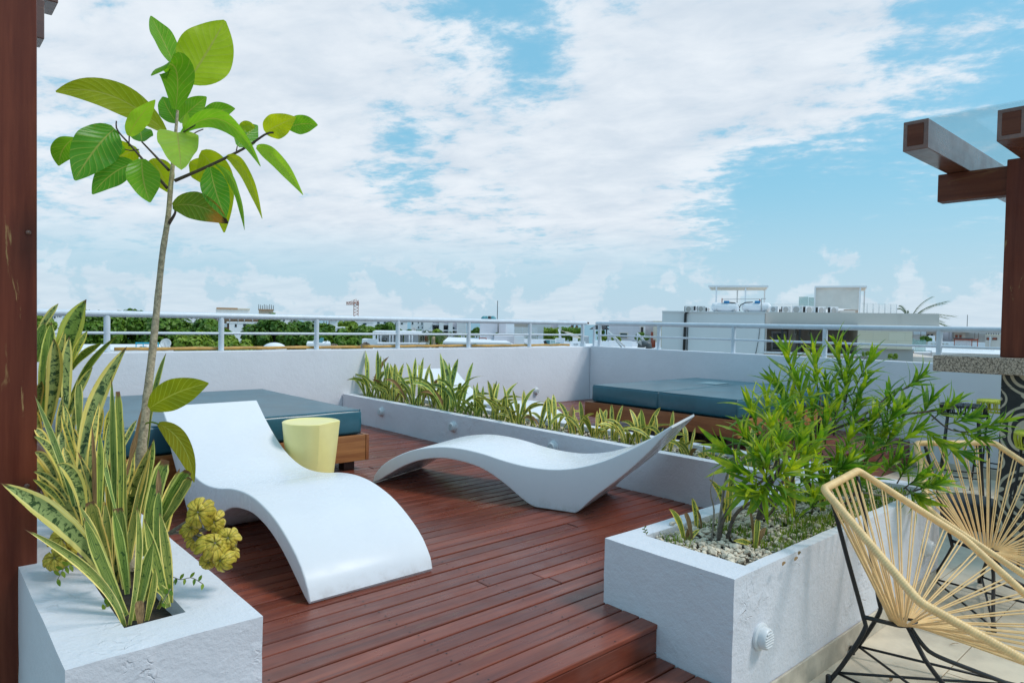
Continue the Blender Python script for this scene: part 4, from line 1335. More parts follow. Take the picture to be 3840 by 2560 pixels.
o = mb.build('leaf', 'ficus_leaf_burnt', tree, True, True); o.color = (0.15, 0.26, 0.02, 1); o['label'] = 'leaf with a burnt orange and brown tip'
# two low leaves on the trunk
A, B = P(343, 938, 2.76), P(479, 880, 2.66)
mb = MB(); leaf_geo(mb, A, P(400, 895, 2.70), B, 70 * m_per_px(2.7), side_at(A, B, 0.0), 'ficus', 18, 8, 0.14, 0.07, 0, 5)
o = mb.build('leaf', 'ficus_leaf', tree, True, True); o.color = (0.20, 0.24, 0.012, 1)
MB().tube(catmull([P(333, 973, 2.78), P(348, 969, 2.75), P(366, 974, 2.73)], 8), 0.0035, 6).build('stalk', 'weed_leaf', tree, True, True)
A, B = P(364, 973, 2.73), P(446, 1107, 2.62)
mb = MB(); leaf_geo(mb, A, P(432, 1000, 2.68), B, 44 * m_per_px(2.7), side_at(A, B, 0.35), 'ficus', 18, 8, 0.3, 0.05, 0, 6)
o = mb.build('leaf', 'ficus_leaf', tree, True, True); o.color = (0.22, 0.22, 0.010, 1)

# ---------------------------------------------------------------- snake plants of the left planter
def R1(x, y): return (0.2734 * x, 612.5 + 0.2734 * y)
def R2(x, y): return (0.33598 * x, 1041.25 + 0.33598 * y)
def R9(x, y): return (61.25 + 0.17575 * x, 888.1 + 0.17575 * y)
WSC = {R1: 0.2734, R2: 0.33598, R9: 0.17575}
front = thing('snake_plant', P(300, 1425, 2.27), 'ragged snake plant at the near end of the left planter, with cut and browned tips', 'snake plant', 'snake plants in the left planter')
mid = thing('snake_plant', P(280, 1330, 2.5), 'dense snake plant round the young tree trunk, tall streaked upright leaves', 'snake plant', 'snake plants in the left planter')
back = thing('snake_plant', P(180, 1220, 2.85), 'tall yellow-edged snake plant beside the wooden post, reaching above the railing', 'snake plant', 'snake plants in the left planter')
BD, ST, DR = 'snake_banded', 'snake_streaked', 'dry_leaf'
SN = [
    # front row
    (front, R2, (850, 1180), (760, 800), (165, 515), 62, 2.24, 2.06, ST, 'snake', (1.6, 1.5, 1.5)),
    (front, R2, (720, 820), (470, 420), (2, 200), 140, 2.46, 2.10, BD, 'snake', (1.05, 1.1, 1.0)),
    (front, R2, (860, 1110), (690, 780), (572, 430), 85, 2.28, 2.30, ST, 'snake', (0.8, 0.9, 0.7)),
    (front, R2, (760, 860), (690, 600), (615, 330), 95, 2.40, 2.42, ST, 'cut', (1.25, 1.0, 0.8)),
    (front, R2, (885, 1170), (985, 700), (935, 355), 46, 2.24, 2.22, ST, 'snake', (1.3, 1.3, 1.2)),
    (front, R2, (930, 1140), (980, 850), (1052, 590), 84, 2.26, 2.24, ST, 'snake', (1.15, 1.2, 0.9)),
    (front, R2, (1000, 1140), (1040, 950), (1058, 780), 62, 2.28, 2.30, ST, 'snake', (1.0, 1.0, 0.8)),
    (front, R2, (1150, 1050), (1080, 800), (985, 440), 72, 2.32, 2.34, ST, 'snake', (1.0, 1.05, 0.8)),
    (front, R2, (1165, 1020), (1150, 700), (1090, 400), 66, 2.34, 2.36, ST, 'snake', (1.1, 1.05, 0.9)),
    (front, R2, (960, 1160), (955, 1080), (952, 1005), 56, 2.22, 2.22, DR, 'cut', (1, 1, 1)),
    (front, R2, (870, 920), (840, 650), (815, 370), 92, 2.36, 2.40, ST, 'cut', (1.05, 1.05, 0.9)),
    (front, R2, (755, 800), (735, 560), (718, 330), 58, 2.42, 2.46, ST, 'snake', (0.95, 0.9, 0.8)),
    (front, R2, (870, 960), (850, 700), (770, 370), 60, 2.34, 2.36, ST, 'snake', (0.8, 1.0, 0.7)),
    (front, R2, (1040, 980), (1100, 850), (1150, 1040), 60, 2.33, 2.30, ST, 'snake', (0.9, 0.95, 0.8)),
    (front, R2, (800, 930), (640, 560), (540, 350), 60, 2.34, 2.38, ST, 'snake', (1.0, 1.0, 0.8)),
    (front, R2, (1080, 1060), (1130, 960), (1190, 870), 40, 2.36, 2.36, ST, 'snake', (1.0, 1.0, 0.8)),
    # middle, round the trunk
    (mid, R2, (1085, 860), (1075, 420), (1085, 250), 62, 2.44, 2.50, ST, 'snake', (0.7, 0.85, 0.6)),
    (mid, R2, (1085, 420), (1090, 260), (1082, 98), 36, 2.48, 2.52, DR, 'snake', (1, 1, 1)),
    (mid, R2, (1000, 700), (1020, 350), (1130, 42), 96, 2.52, 2.58, ST, 'cut', (0.95, 1.05, 0.85)),
    (mid, R2, (1080, 500), (1180, 280), (1290, 118), 88, 2.54, 2.52, ST, 'cut', (0.75, 0.95, 0.6)),
    (mid, R2, (1110, 480), (1210, 330), (1302, 165), 66, 2.50, 2.46, ST, 'cut', (1.0, 0.95, 0.7)),
    (mid, R9, (940, 1800), (965, 1000), (952, 585), 96, 2.46, 2.52, ST, 'snake', (0.85, 0.95, 0.6)),
    (mid, R9, (1150, 1800), (1140, 800), (1108, -130), 80, 2.52, 2.62, ST, 'snake', (0.75, 0.9, 0.7)),
    (mid, R9, (1225, 1800), (1240, 800), (1188, 62), 86, 2.50, 2.58, ST, 'cut', (0.85, 0.9, 0.55)),
    (mid, R9, (1300, 1800), (1270, 900), (1235, 190), 60, 2.52, 2.58, ST, 'snake', (1.0, 1.0, 0.8)),
    (mid, R9, (1030, 1300), (1050, 700), (1090, 420), 96, 2.60, 2.66, BD, 'snake', (0.75, 0.85, 0.7)),
    (mid, R9, (1430, 1700), (1580, 700), (1640, 260), 44, 2.80, 2.84, ST, 'snake', (0.85, 0.9, 0.9)),
    (mid, R1, (1215, 1560), (1275, 1000), (1397, 722), 46, 2.86, 2.92, ST, 'snake', (0.7, 0.85, 0.8)),
    (mid, R9, (1480, 1650), (1590, 1050), (1662, 678), 108, 2.72, 2.76, ST, 'snake', (0.8, 0.95, 0.7)),
    (mid, R9, (1300, 1150), (1390, 800), (1500, 290), 70, 2.66, 2.70, DR, 'snake', (1, 1, 1)),
    (mid, R9, (1340, 1400), (1370, 1150), (1400, 850), 70, 2.66, 2.70, BD, 'snake', (1.3, 1.2, 0.9)),
    (mid, R9, (1200, 900), (1330, 600), (1440, 430), 70, 2.76, 2.82, BD, 'snake', (1.3, 1.25, 1.1)),
    (mid, R9, (1000, 1500), (1000, 900), (1000, 800), 60, 2.50, 2.52, ST, 'snake', (1.0, 1.05, 0.9)),
    (mid, R9, (880, 1800), (905, 1300), (850, 470), 60, 2.50, 2.58, DR, 'snake', (1, 1, 1)),
    (mid, R9, (1160, 1600), (1000, 1000), (985, 780), 60, 2.48, 2.54, ST, 'snake', (0.9, 1.1, 0.9)),
    # back clump by the post
    (back, R1, (500, 1100), (540, 560), (727, 272), 180, 3.02, 3.10, BD, 'snake', (0.75, 1.0, 0.55)),
    (back, R1, (290, 620), (390, 420), (492, 308), 56, 3.10, 3.20, BD, 'snake', (0.8, 0.9, 0.8)),
    (back, R1, (350, 1300), (370, 800), (432, 462), 130, 2.92, 3.00, ST, 'snake', (1.1, 1.3, 0.9)),
    (back, R1, (400, 1350), (500, 880), (452, 600), 122, 2.86, 2.92, BD, 'snake', (1.15, 1.1, 0.8)),
    (back, R1, (560, 1350), (540, 850), (582, 585), 86, 2.90, 2.98, BD, 'snake', (1.3, 1.3, 1.1)),
    (back, R1, (580, 1150), (720, 760), (988, 578), 58, 2.96, 2.90, ST, 'snake', (0.75, 0.95, 0.45)),
    (back, R1, (600, 860), (700, 700), (855, 645), 62, 3.00, 2.98, ST, 'snake', (0.9, 1.0, 0.5)),
    (back, R1, (590, 820), (650, 650), (735, 538), 62, 3.04, 3.08, BD, 'snake', (0.9, 1.0, 0.6)),
    (back, R1, (680, 1700), (740, 1150), (1068, 668), 142, 2.66, 2.82, BD, 'snake', (1.05, 1.0, 0.8)),
    (back, R1, (570, 1250), (660, 1000), (780, 842), 66, 2.84, 2.90, BD, 'snake', (0.85, 0.9, 0.6)),
    (back, R1, (665, 1400), (655, 1100), (660, 935), 64, 2.80, 2.88, ST, 'snake', (1.2, 1.2, 1.0)),
    (back, R1, (300, 800), (310, 600), (380, 470), 90, 3.04, 3.10, ST, 'snake', (0.8, 1.1, 0.9)),
    (back, R1, (440, 900), (500, 750), (545, 520), 60, 3.0, 3.06, BD, 'snake', (1.1, 1.1, 0.8)),
    (back, R1, (300, 1250), (330, 1050), (350, 960), 90, 2.86, 2.90, BD, 'snake', (1.1, 1.05, 0.8)),
    (back, R9, (620, 1560), (480, 950), (98, 100), 80, 2.58, 2.62, ST, 'snake', (0.75, 0.9, 0.8)),
    (back, R9, (530, 1420), (420, 760), (85, 640), 116, 2.66, 2.62, BD, 'snake', (1.05, 1.05, 0.7)),
    (back, R9, (540, 1480), (330, 1120), (80, 1105), 96, 2.62, 2.52, BD, 'snake', (0.95, 0.95, 0.8)),
    (back, R9, (480, 1560), (320, 1320), (75, 1200), 90, 2.56, 2.46, BD, 'snake', (1.0, 1.0, 0.6)),
    (back, R9, (760, 1800), (700, 1000), (395, 1018), 170, 2.46, 2.40, BD, 'snake', (0.95, 0.95, 0.7)),
    (back, R9, (380, 1200), (260, 900), (100, 850), 120, 2.72, 2.66, BD, 'snake', (0.8, 0.8, 0.7)),
    (back, R9, (800, 1500), (820, 800), (955, 190), 96, 2.62, 2.72, BD, 'snake', (1.35, 1.2, 0.9)),
    (back, R9, (930, 700), (980, 400), (968, 172), 116, 2.80, 2.84, BD, 'snake', (1.35, 1.15, 0.7)),
    (back, R9, (1020, 700), (1080, 480), (1088, 285), 118, 2.84, 2.86, BD, 'snake', (1.1, 1.05, 0.55)),
    (back, R9, (600, 900), (570, 500), (478, 215), 86, 2.76, 2.82, BD, 'snake', (1.35, 1.3, 1.0)),
    (back, R9, (660, 1000), (560, 700), (447, 350), 70, 2.72, 2.74, BD, 'snake', (1.3, 1.15, 0.7)),
    (back, R9, (640, 1100), (560, 650), (540, 330), 80, 2.74, 2.80, BD, 'snake', (1.35, 1.25, 0.9)),
    (back, R9, (480, 1000), (470, 700), (455, 580), 110, 2.70, 2.74, BD, 'snake', (1.1, 1.1, 1.0)),
    (back, R9, (650, 1300), (560, 1000), (480, 780), 120, 2.66, 2.70, BD, 'snake', (1.4, 1.25, 0.9)),
    (back, R9, (300, 800), (200, 600), (95, 540), 100, 2.74, 2.72, BD, 'snake', (1.4, 1.25, 1.0)),
    (back, R9, (200, 700), (150, 500), (100, 280), 100, 2.78, 2.80, BD, 'snake', (1.35, 1.2, 0.8)),
    (back, R9, (420, 900), (400, 500), (470, 120), 80, 2.80, 2.88, BD, 'snake', (1.2, 1.1, 0.8)),
    (back, R9, (560, 800), (620, 400), (665, 130), 80, 2.86, 2.92, BD, 'snake', (0.9, 0.95, 0.8)),
]
rnd = random.Random(21)
for i, (own, T, a, c, b, wd, d0, d1, mt, prof, colr) in enumerate(SN):
    A, B = P(*T(*a), d0), P(*T(*b), d1)
    C = P(*T(*c), (d0 + d1) / 2)
    mb = MB()
    leaf_geo(mb, A, C, B, wd * WSC[T] * m_per_px((d0 + d1) / 2), side_at(A, B, rnd.uniform(-0.5, 0.5)), prof, 18, 6, rnd.uniform(0.15, 0.5), 0.06 if mt != DR else 0.3, rnd.uniform(-0.4, 0.4), i)
    o = mb.build('leaf', mt, own, True, True)
    o.color = (*colr, 1)
# filler leaves rooted in the soil behind and between
for q in range(30):
    x = rnd.uniform(0.55, 0.70); yv = rnd.uniform(2.75, 3.9)
    A = V((x, yv, 0.24)); h = rnd.uniform(0.25, 0.62)
    a = rnd.uniform(0, 6.28); sp = rnd.uniform(0.05, 0.20)
    B = A + V((cos(a) * sp - 0.03, sin(a) * sp, h)); C = A + V((cos(a) * sp * 0.2, sin(a) * sp * 0.2, h * 0.6))
    mb = MB(); leaf_geo(mb, A, C, B, rnd.uniform(0.035, 0.065), side_at(A, B, rnd.uniform(-0.8, 0.8)), 'snake', 14, 6, rnd.uniform(0.1, 0.5), 0.06, rnd.uniform(-0.5, 0.5), q)
    o = mb.build('leaf', rnd.choice((BD, BD, ST)), back if yv > 3.1 else mid, True, True)
    k_ = rnd.uniform(0.8, 1.25); o.color = (k_ * 1.1, k_, k_ * 0.75, 1)

# ---------------------------------------------------------------- yellow rosette shrub in the same planter
ro = thing('rosette_shrub', (0.70, 2.75, 0.25), 'low shrub with clusters of curled yellow leaf rosettes hanging over the planter edge', 'shrub')
def rosette(cx, cy, rpx, d, seed, dark=False):
    rr = random.Random(seed)
    c = P(cx, cy, d); R = rpx * m_per_px(d)
    ax = ((CAM - c).normalized() + V((rr.uniform(-.5, .5), rr.uniform(-.5, .5), rr.uniform(-.25, .6)))).normalized()
    e1 = ax.orthogonal().normalized(); e2 = ax.cross(e1)
    core = MB().tube([c - ax * R * 0.9, c + ax * R * 0.42], [0.006, 0.0035], 6).build('rosette', 'twig', ro, True, True)
    for lay_, n, k1, k2 in ((0, 8, 1.0, 1.0), (1, 5, 0.55, 0.8)):
        for i in range(n):
            a = 2 * pi * (i + 0.5 * lay_ + rr.uniform(-.15, .15)) / n
            dr = e1 * cos(a) + e2 * sin(a)
            f = rr.uniform(0.85, 1.1)
            A = c + ax * R * (0.34 + 0.10 * lay_) + dr * R * 0.06
            C = c + ax * R * (0.62 + 0.15 * lay_) + dr * R * 1.05 * f * (1 - 0.3 * lay_)
            B = c + dr * R * 0.98 * f * k1 * (1.1 if lay_ == 0 else 1.25) - ax * R * (0.62 * f * (1 - 0.5 * lay_))
            mb = MB(); leaf_geo(mb, A, C, B, R * 0.74 * k2, ax.cross(dr), 'spoon', 9, 4, -0.22, 0.06, rr.uniform(-.3, .3), seed * 31 + i)
            mb.build('leaf', 'rosette_leaf', core, True, False)
for i, (cx, cy, rp, d) in enumerate(((458, 1176, 32, 2.46), (492, 1198, 26, 2.50), (452, 1240, 24, 2.54), (490, 1252, 34, 2.42), (524, 1236, 26, 2.46), (512, 1286, 26, 2.42), (478, 1290, 20, 2.46), (437, 1213, 20, 2.50), (530, 1268, 20, 2.48),
                                     (142, 1240, 26, 2.60), (128, 1284, 26, 2.56), (162, 1262, 20, 2.62), (350, 1170, 14, 2.62))):
    rosette(cx, cy, rp, d, i + 3)
for pts in ([(330, 1250, 2.62), (385, 1226, 2.56), (440, 1222, 2.53), (492, 1245, 2.47)], [(385, 1226, 2.56), (425, 1200, 2.52), (458, 1180, 2.50)], [(440, 1222, 2.53), (500, 1215, 2.51), (540, 1252, 2.46)], [(440, 1225, 2.53), (470, 1262, 2.50), (512, 1288, 2.46)],
            [(235, 1290, 2.62), (180, 1270, 2.62), (140, 1250, 2.64)], [(190, 1275, 2.62), (150, 1292, 2.60), (128, 1290, 2.60)]):
    pp = catmull([P(*q) for q in pts], 14)
    MB().tube(pp, [0.0075 - 0.003 * i / 13 for i in range(14)], 7).build('branch', 'twig', ro, True, True)

# ---------------------------------------------------------------- small weeds
def weed(pts, label, leafw, n, seed, mat='weed_leaf'):
    rr = random.Random(seed)
    pp = catmull([P(*q) for q in pts], 16)
    t = thing('weed', pp[0], label, 'weed', 'small weeds in the planters')
    MB().tube(pp, 0.0014, 5).build('stem', 'twig', t, True, True)
    for i in range(n):
        f = 0.25 + 0.75 * i / max(1, n - 1)
        p_ = pp[min(15, int(f * 15))]
        sgn = 1 if i % 2 else -1
        tg = (pp[-1] - pp[0]).normalized()
        dr = (side_at(pp[0], pp[-1]) * sgn + tg * 0.4 + V((0, 0, rr.uniform(-.2, .3)))).normalized()
        B = p_ + dr * leafw * 2.1
        mb = MB(); leaf_geo(mb, p_, (p_ + B) / 2 + V((0, 0, .003)), B, leafw, side_at(p_, B, rr.uniform(-.5, .5)), 'ficus', 6, 2, 0.15, 0, 0, i)
        mb.build('leaf', mat, t, True, True)
weed([(178, 1296, 2.50), (150, 1302, 2.44), (132, 1330, 2.40)], 'small green weed with oval leaflets beside the post, under the dark rosettes', 0.013, 8, 1)
weed([(362, 1390, 2.36), (378, 1370, 2.32), (392, 1352, 2.28), (372, 1385, 2.26)], 'tiny weed sprouting in the near corner of the left planter hole', 0.010, 9, 2)
weed([(392, 1322, 2.44), (415, 1330, 2.40), (440, 1326, 2.38), (466, 1340, 2.34)], 'half dried weed sprig lying across the right rim of the left planter', 0.011, 7, 3)
weed([(258, 1398, 2.38), (250, 1380, 2.36), (240, 1402, 2.32)], 'small drooping weed at the left edge of the left planter hole', 0.012, 7, 4)
weed([(1486, 1228, 3.00), (1483, 1222, 3.0), (1480, 1212, 3.0)], 'tiny seedling on the corner of the pebble planter', 0.006, 5, 6)

# ---------------------------------------------------------------- snake plants of the long planter
def snake_clump(x, yv, z, h, n, label, seed, tone, group):
    rr = random.Random(seed)
    t = thing('snake_plant', (x, yv, z), label, 'snake plant', group)
    for i in range(n):
        a = 2 * pi * i / n + rr.uniform(-.5, .5)
        tall = i < max(2, n // 3)
        hh = h * (rr.uniform(0.8, 1.0) if tall else rr.uniform(0.40, 0.75))
        lean = rr.uniform(0.08, 0.34) if tall else rr.uniform(0.35, 0.95)
        A = V((rr.uniform(-.08, .08), rr.uniform(-.15, .15), -0.01))
        dr = V((cos(a), sin(a), 0))
        B = A + dr * lean * hh * 1.3 + V((0, 0, hh * (1 - lean * 0.42)))
        C = A + dr * lean * hh * (0.25 if rr.random() < 0.55 else 0.6) + V((0, 0, hh * (0.66 if tall else 0.85)))
        vd = (V((x, yv, z)) - CAM).normalized()
        sd = (B - A).normalized().cross(vd).normalized()
        sd = Matrix.Rotation(rr.uniform(-.9, .9), 3, (B - A).normalized()) @ sd
        mb = MB(); leaf_geo(mb, A, C, B, rr.uniform(0.032, 0.050) * (1.2 if tall else 0.9) * (0.75 + 0.5 * h), sd, 'snake', 12, 4, rr.uniform(0.15, 0.5), 0.05, rr.uniform(-.4, .4), i)
        mt = DR if rr.random() < 0.05 else (ST if rr.random() < tone * 0.35 else BD)
        o = mb.build('leaf', mt, t, True)
        g = rr.uniform(0.8, 1.2)
        o.color = (g * (0.62 + 0.65 * tone), g * (0.86 + 0.26 * tone), g * (0.55 + 0.2 * tone), 1)
    return t
G = 'snake plants in the long planter'
MIDS = [(7.88, .54, 11, .2, 'leaning snake plant at the wall end of the long planter'),
        (7.62, .46, 12, .2, 'dark green snake plant next to the one at the wall end'),
        (7.24, .44, 12, .4, 'bushy low snake plant behind the first planter light from the wall'),
        (6.86, .50, 12, .3, 'tall snake plant just left of the far lounger backrest'),
        (6.48, .46, 12, .4, 'snake plant in front of the far lounger backrest, yellow rimmed'),
        (6.05, .58, 12, .1, 'tallest dark green snake plant in the middle of the long planter'),
        (5.72, .30, 8, .2, 'short leafy snake plant at the foot of the tallest one'),
        (5.38, .46, 11, .5, 'yellow snake plant with a brown dry leaf above the second planter light'),
        (5.02, .42, 9, .6, 'spreading yellow snake plant in front of the far lounger hump'),
        (4.66, .36, 7, .6, 'thin snake plant among bare pebbles in the long planter'),
        (4.34, .40, 10, .7, 'yellow arching snake plant behind the third planter light'),
        (4.00, .40, 10, .8, 'broad pale yellow snake plant left of the side-on lounger head'),
        (3.70, .43, 12, .7, 'dense yellow snake plant in front of the right daybed corner'),
        (3.42, .46, 10, .6, 'snake plant with a long leaning leaf beside the side-on lounger head'),
        (3.12, .30, 9, .7, 'small snake plant just right of the side-on lounger head'),
        (2.80, .16, 5, .7, 'tiny snake plant shoots in the bare stretch of the long planter'),
        (2.46, .42, 10, .7, 'yellow snake plant at the near end of the long planter, behind the shrub')]
for i, (yv, h, n, tone, lab) in enumerate(MIDS):
    snake_clump(4.60 + 0.05 * sin(i * 2.1), yv, 0.29, h * (1.28 if i < 7 else (1.08 if i < 10 else 0.88)), n + (5 if i < 10 else 2), lab, 100 + i, tone, G)
G2 = 'snake plant stubs among the pebbles'
def stub(x, yv, leaves, label, seed):
    t = thing('snake_plant', (x, yv, 0.27), label, 'snake plant', G2)
    rr = random.Random(seed)
    for dx_, dy_, dz_, wd, mt, prof in leaves:
        A = V((rr.uniform(-.02, .02), rr.uniform(-.02, .02), -0.01)); B = A + V((dx_, dy_, dz_)); C = A + V((dx_ * 0.2, dy_ * 0.2, dz_ * 0.75))
        vd = (V((x, yv, .27)) - CAM).normalized()
        sd = (B - A).normalized().cross(vd).normalized()
        mb = MB(); leaf_geo(mb, A, C, B, wd, sd, prof, 10, 4, 0.35, 0.12, 0.4, seed)
        o = mb.build('leaf', mt, t, True); o.color = (1.2, 1.1, 0.6, 1)
stub(2.80, 1.84, [(-.06, .05, .17, .028, ST, 'snake'), (-.03, .02, .15, .022, DR, 'cut'), (.05, -.03, .07, .020, BD, 'snake'), (.0, -.02, .08, .028, DR, 'snake')], 'broken snake plant with a dry split leaf near the pebble planter corner', 1)
stub(2.98, 1.60, [(-.13, .03, .05, .026, BD, 'snake'), (.03, .01, .14, .026, ST, 'cut'), (.0, .03, .18, .014, DR, 'snake'), (.05, -.02, .10, .026, DR, 'snake')], 'small snake plant stub lying on the pebbles at the planter front', 2)
stub(3.02, 1.93, [(-.02, .02, .17, .026, BD, 'snake'), (.03, .03, .13, .024, BD, 'snake'), (-.05, .0, .12, .012, DR, 'snake')], 'young snake plant beside the grey shrub stems at the back rim', 3)
stub(3.62, 1.74, [(-.04, .0, .20, .045, BD, 'cut'), (.02, .02, .26, .03, ST, 'snake'), (-.06, .02, .30, .03, BD, 'snake')], 'snake plant under the shrub behind the near cord chair, with a wide cut leaf', 4)
stub(3.86, 1.66, [(.0, .0, .24, .04, ST, 'cut'), (-.05, -.02, .12, .030, BD, 'snake'), (.03, .03, .30, .03, BD, 'snake')], 'upright snake plant leaf seen left of the near cord chair top', 5)
stub(3.25, 1.90, [(-.10, .05, .24, .030, BD, 'snake'), (.06, .02, .34, .032, BD, 'snake'), (.12, .0, .30, .024, BD, 'snake')], 'yellow snake plant standing among the shrub stems', 6)

# ---------------------------------------------------------------- oleander shrubs
def leaf_tpl(curve, fold, seed):
    mb = MB()
    leaf_geo(mb, V((0, 0, 0)), V((0, 0.5, 0.10 + curve * 0.3)), V((0, 1.0, -curve)), 0.135, V((1, 0, 0)), 'lance', 7, 2, fold, 0.03, 0.0, seed)
    me = bpy.data.meshes.new('leaf'); me.from_pydata(mb.v, [], mb.f)
    ul = me.uv_layers.new(name='UVMap')
    for i, lp in enumerate(me.loops): ul.data[i].uv = mb.uv[lp.vertex_index]
    me.materials.append(MATS['oleander_leaf'])
    me.polygons.foreach_set('use_smooth', [True] * len(me.polygons))
    return me, mb
OT = [leaf_tpl(c, f, i) for i, (c, f) in enumerate(((0.02, .3), (0.10, .25), (0.22, .3), (0.38, .2), (-0.06, .35)))]
class Shrub:
    def __init__(self, root, label):
        self.t = thing('oleander_shrub', root, label, 'shrub', 'oleander shrubs in the pebble planter')
        self.root = V(root); self.leaves = []
    def stem(self, pts, r0, r1, mat='bark_dark', name='stem'):
        pp = catmull(pts, 16)
        MB().tube(pp, [r0 + (r1 - r0) * i / 15 for i in range(16)], 7).build(name, mat, self.t, True, True)
    def shoot(self, base, tip, seed, tone, n=22, lenm=0.165, start=0.25):
        rr = random.Random(seed)
        base, tip = V(base), V(tip)
        ax = (tip - base).normalized()
        L = (tip - base).length
        e1 = ax.orthogonal().normalized(); e2 = ax.cross(e1)
        MB().tube([base, (base + tip) / 2 + e1 * L * 0.03, base + ax * L * 0.82], [0.0042, 0.0034, 0.0018], 5).build('twig', 'weed_leaf' if rr.random() < .6 else 'bark_dark', self.t, True, True)
        for i in range(n):
            f = start + (0.86 - start) * i / (n - 1)
            p_ = base + ax * L * f
            a = i * 2.39996 + rr.uniform(-.3, .3)
            op = radians(62 - 46 * ((f - start) / (0.86 - start)) + rr.uniform(-8, 10))
            dr = ((e1 * cos(a) + e2 * sin(a)) * sin(op) + ax * cos(op)).normalized()
            dr = (dr + V((0, 0, -0.10 if f < 0.5 else 0.06))).normalized()
            ln = lenm * rr.uniform(0.75, 1.2) * (1.0 if f < 0.75 else 0.82)
            up = ax - dr * ax.dot(dr)
            if up.length < 1e-3: up = e1
            up.normalize(); sd = dr.cross(up).normalized()
            M = Matrix((sd, dr, sd.cross(dr))).transposed().to_4x4()
            M = Matrix.Translation(p_) @ M @ Matrix.Diagonal((ln * rr.uniform(0.9, 1.25), ln, ln, 1))
            dist = (p_ - CAM).dot(FWD)
            yel = tone + rr.uniform(-.25, .25) + (0.35 if f > 0.6 else -0.1)
            self.leaves.append((dist, M, rr.randrange(len(OT) - (1 if f > .5 else 0)), yel))
    def done(self):
        self.leaves.sort(key=lambda q: q[0])
        for i, (d, M, k_, yel) in enumerate(self.leaves[:295]):
            o = link('leaf', OT[k_][0], self.t)
            o.matrix_local = Matrix.Translation(-self.root) @ M
            y_ = max(0.0, min(1.0, yel))
            o.color = (0.65 + 1.15 * y_, 0.80 + 0.55 * y_, 0.75 + 0.35 * y_, 1)
        rest = self.leaves[295:]
        if rest:
            mb = MB()
            for d, M, k_, yel in rest:
                s = OT[k_][1]
                mb.add([M @ V(v) for v in s.v], s.f, s.uv)
            o = mb.build('foliage', 'oleander_leaf', self.t, True, True); o['kind'] = 'stuff'
            o.color = (0.85, 0.92, 0.85, 1)
SL = Shrub((2.95, 1.76, 0.27), 'leafy oleander shrub nearest the deck, its drooping lower leaves over the pebbles')
SM = Shrub((3.40, 1.80, 0.27), 'tall oleander shrub whose upright shoots rise above the right parapet wall')
SR = Shrub((4.20, 1.72, 0.27), 'spreading oleander shrub reaching over the farther cord chair')
def pxs(lst): return [P(*q) for q in lst]
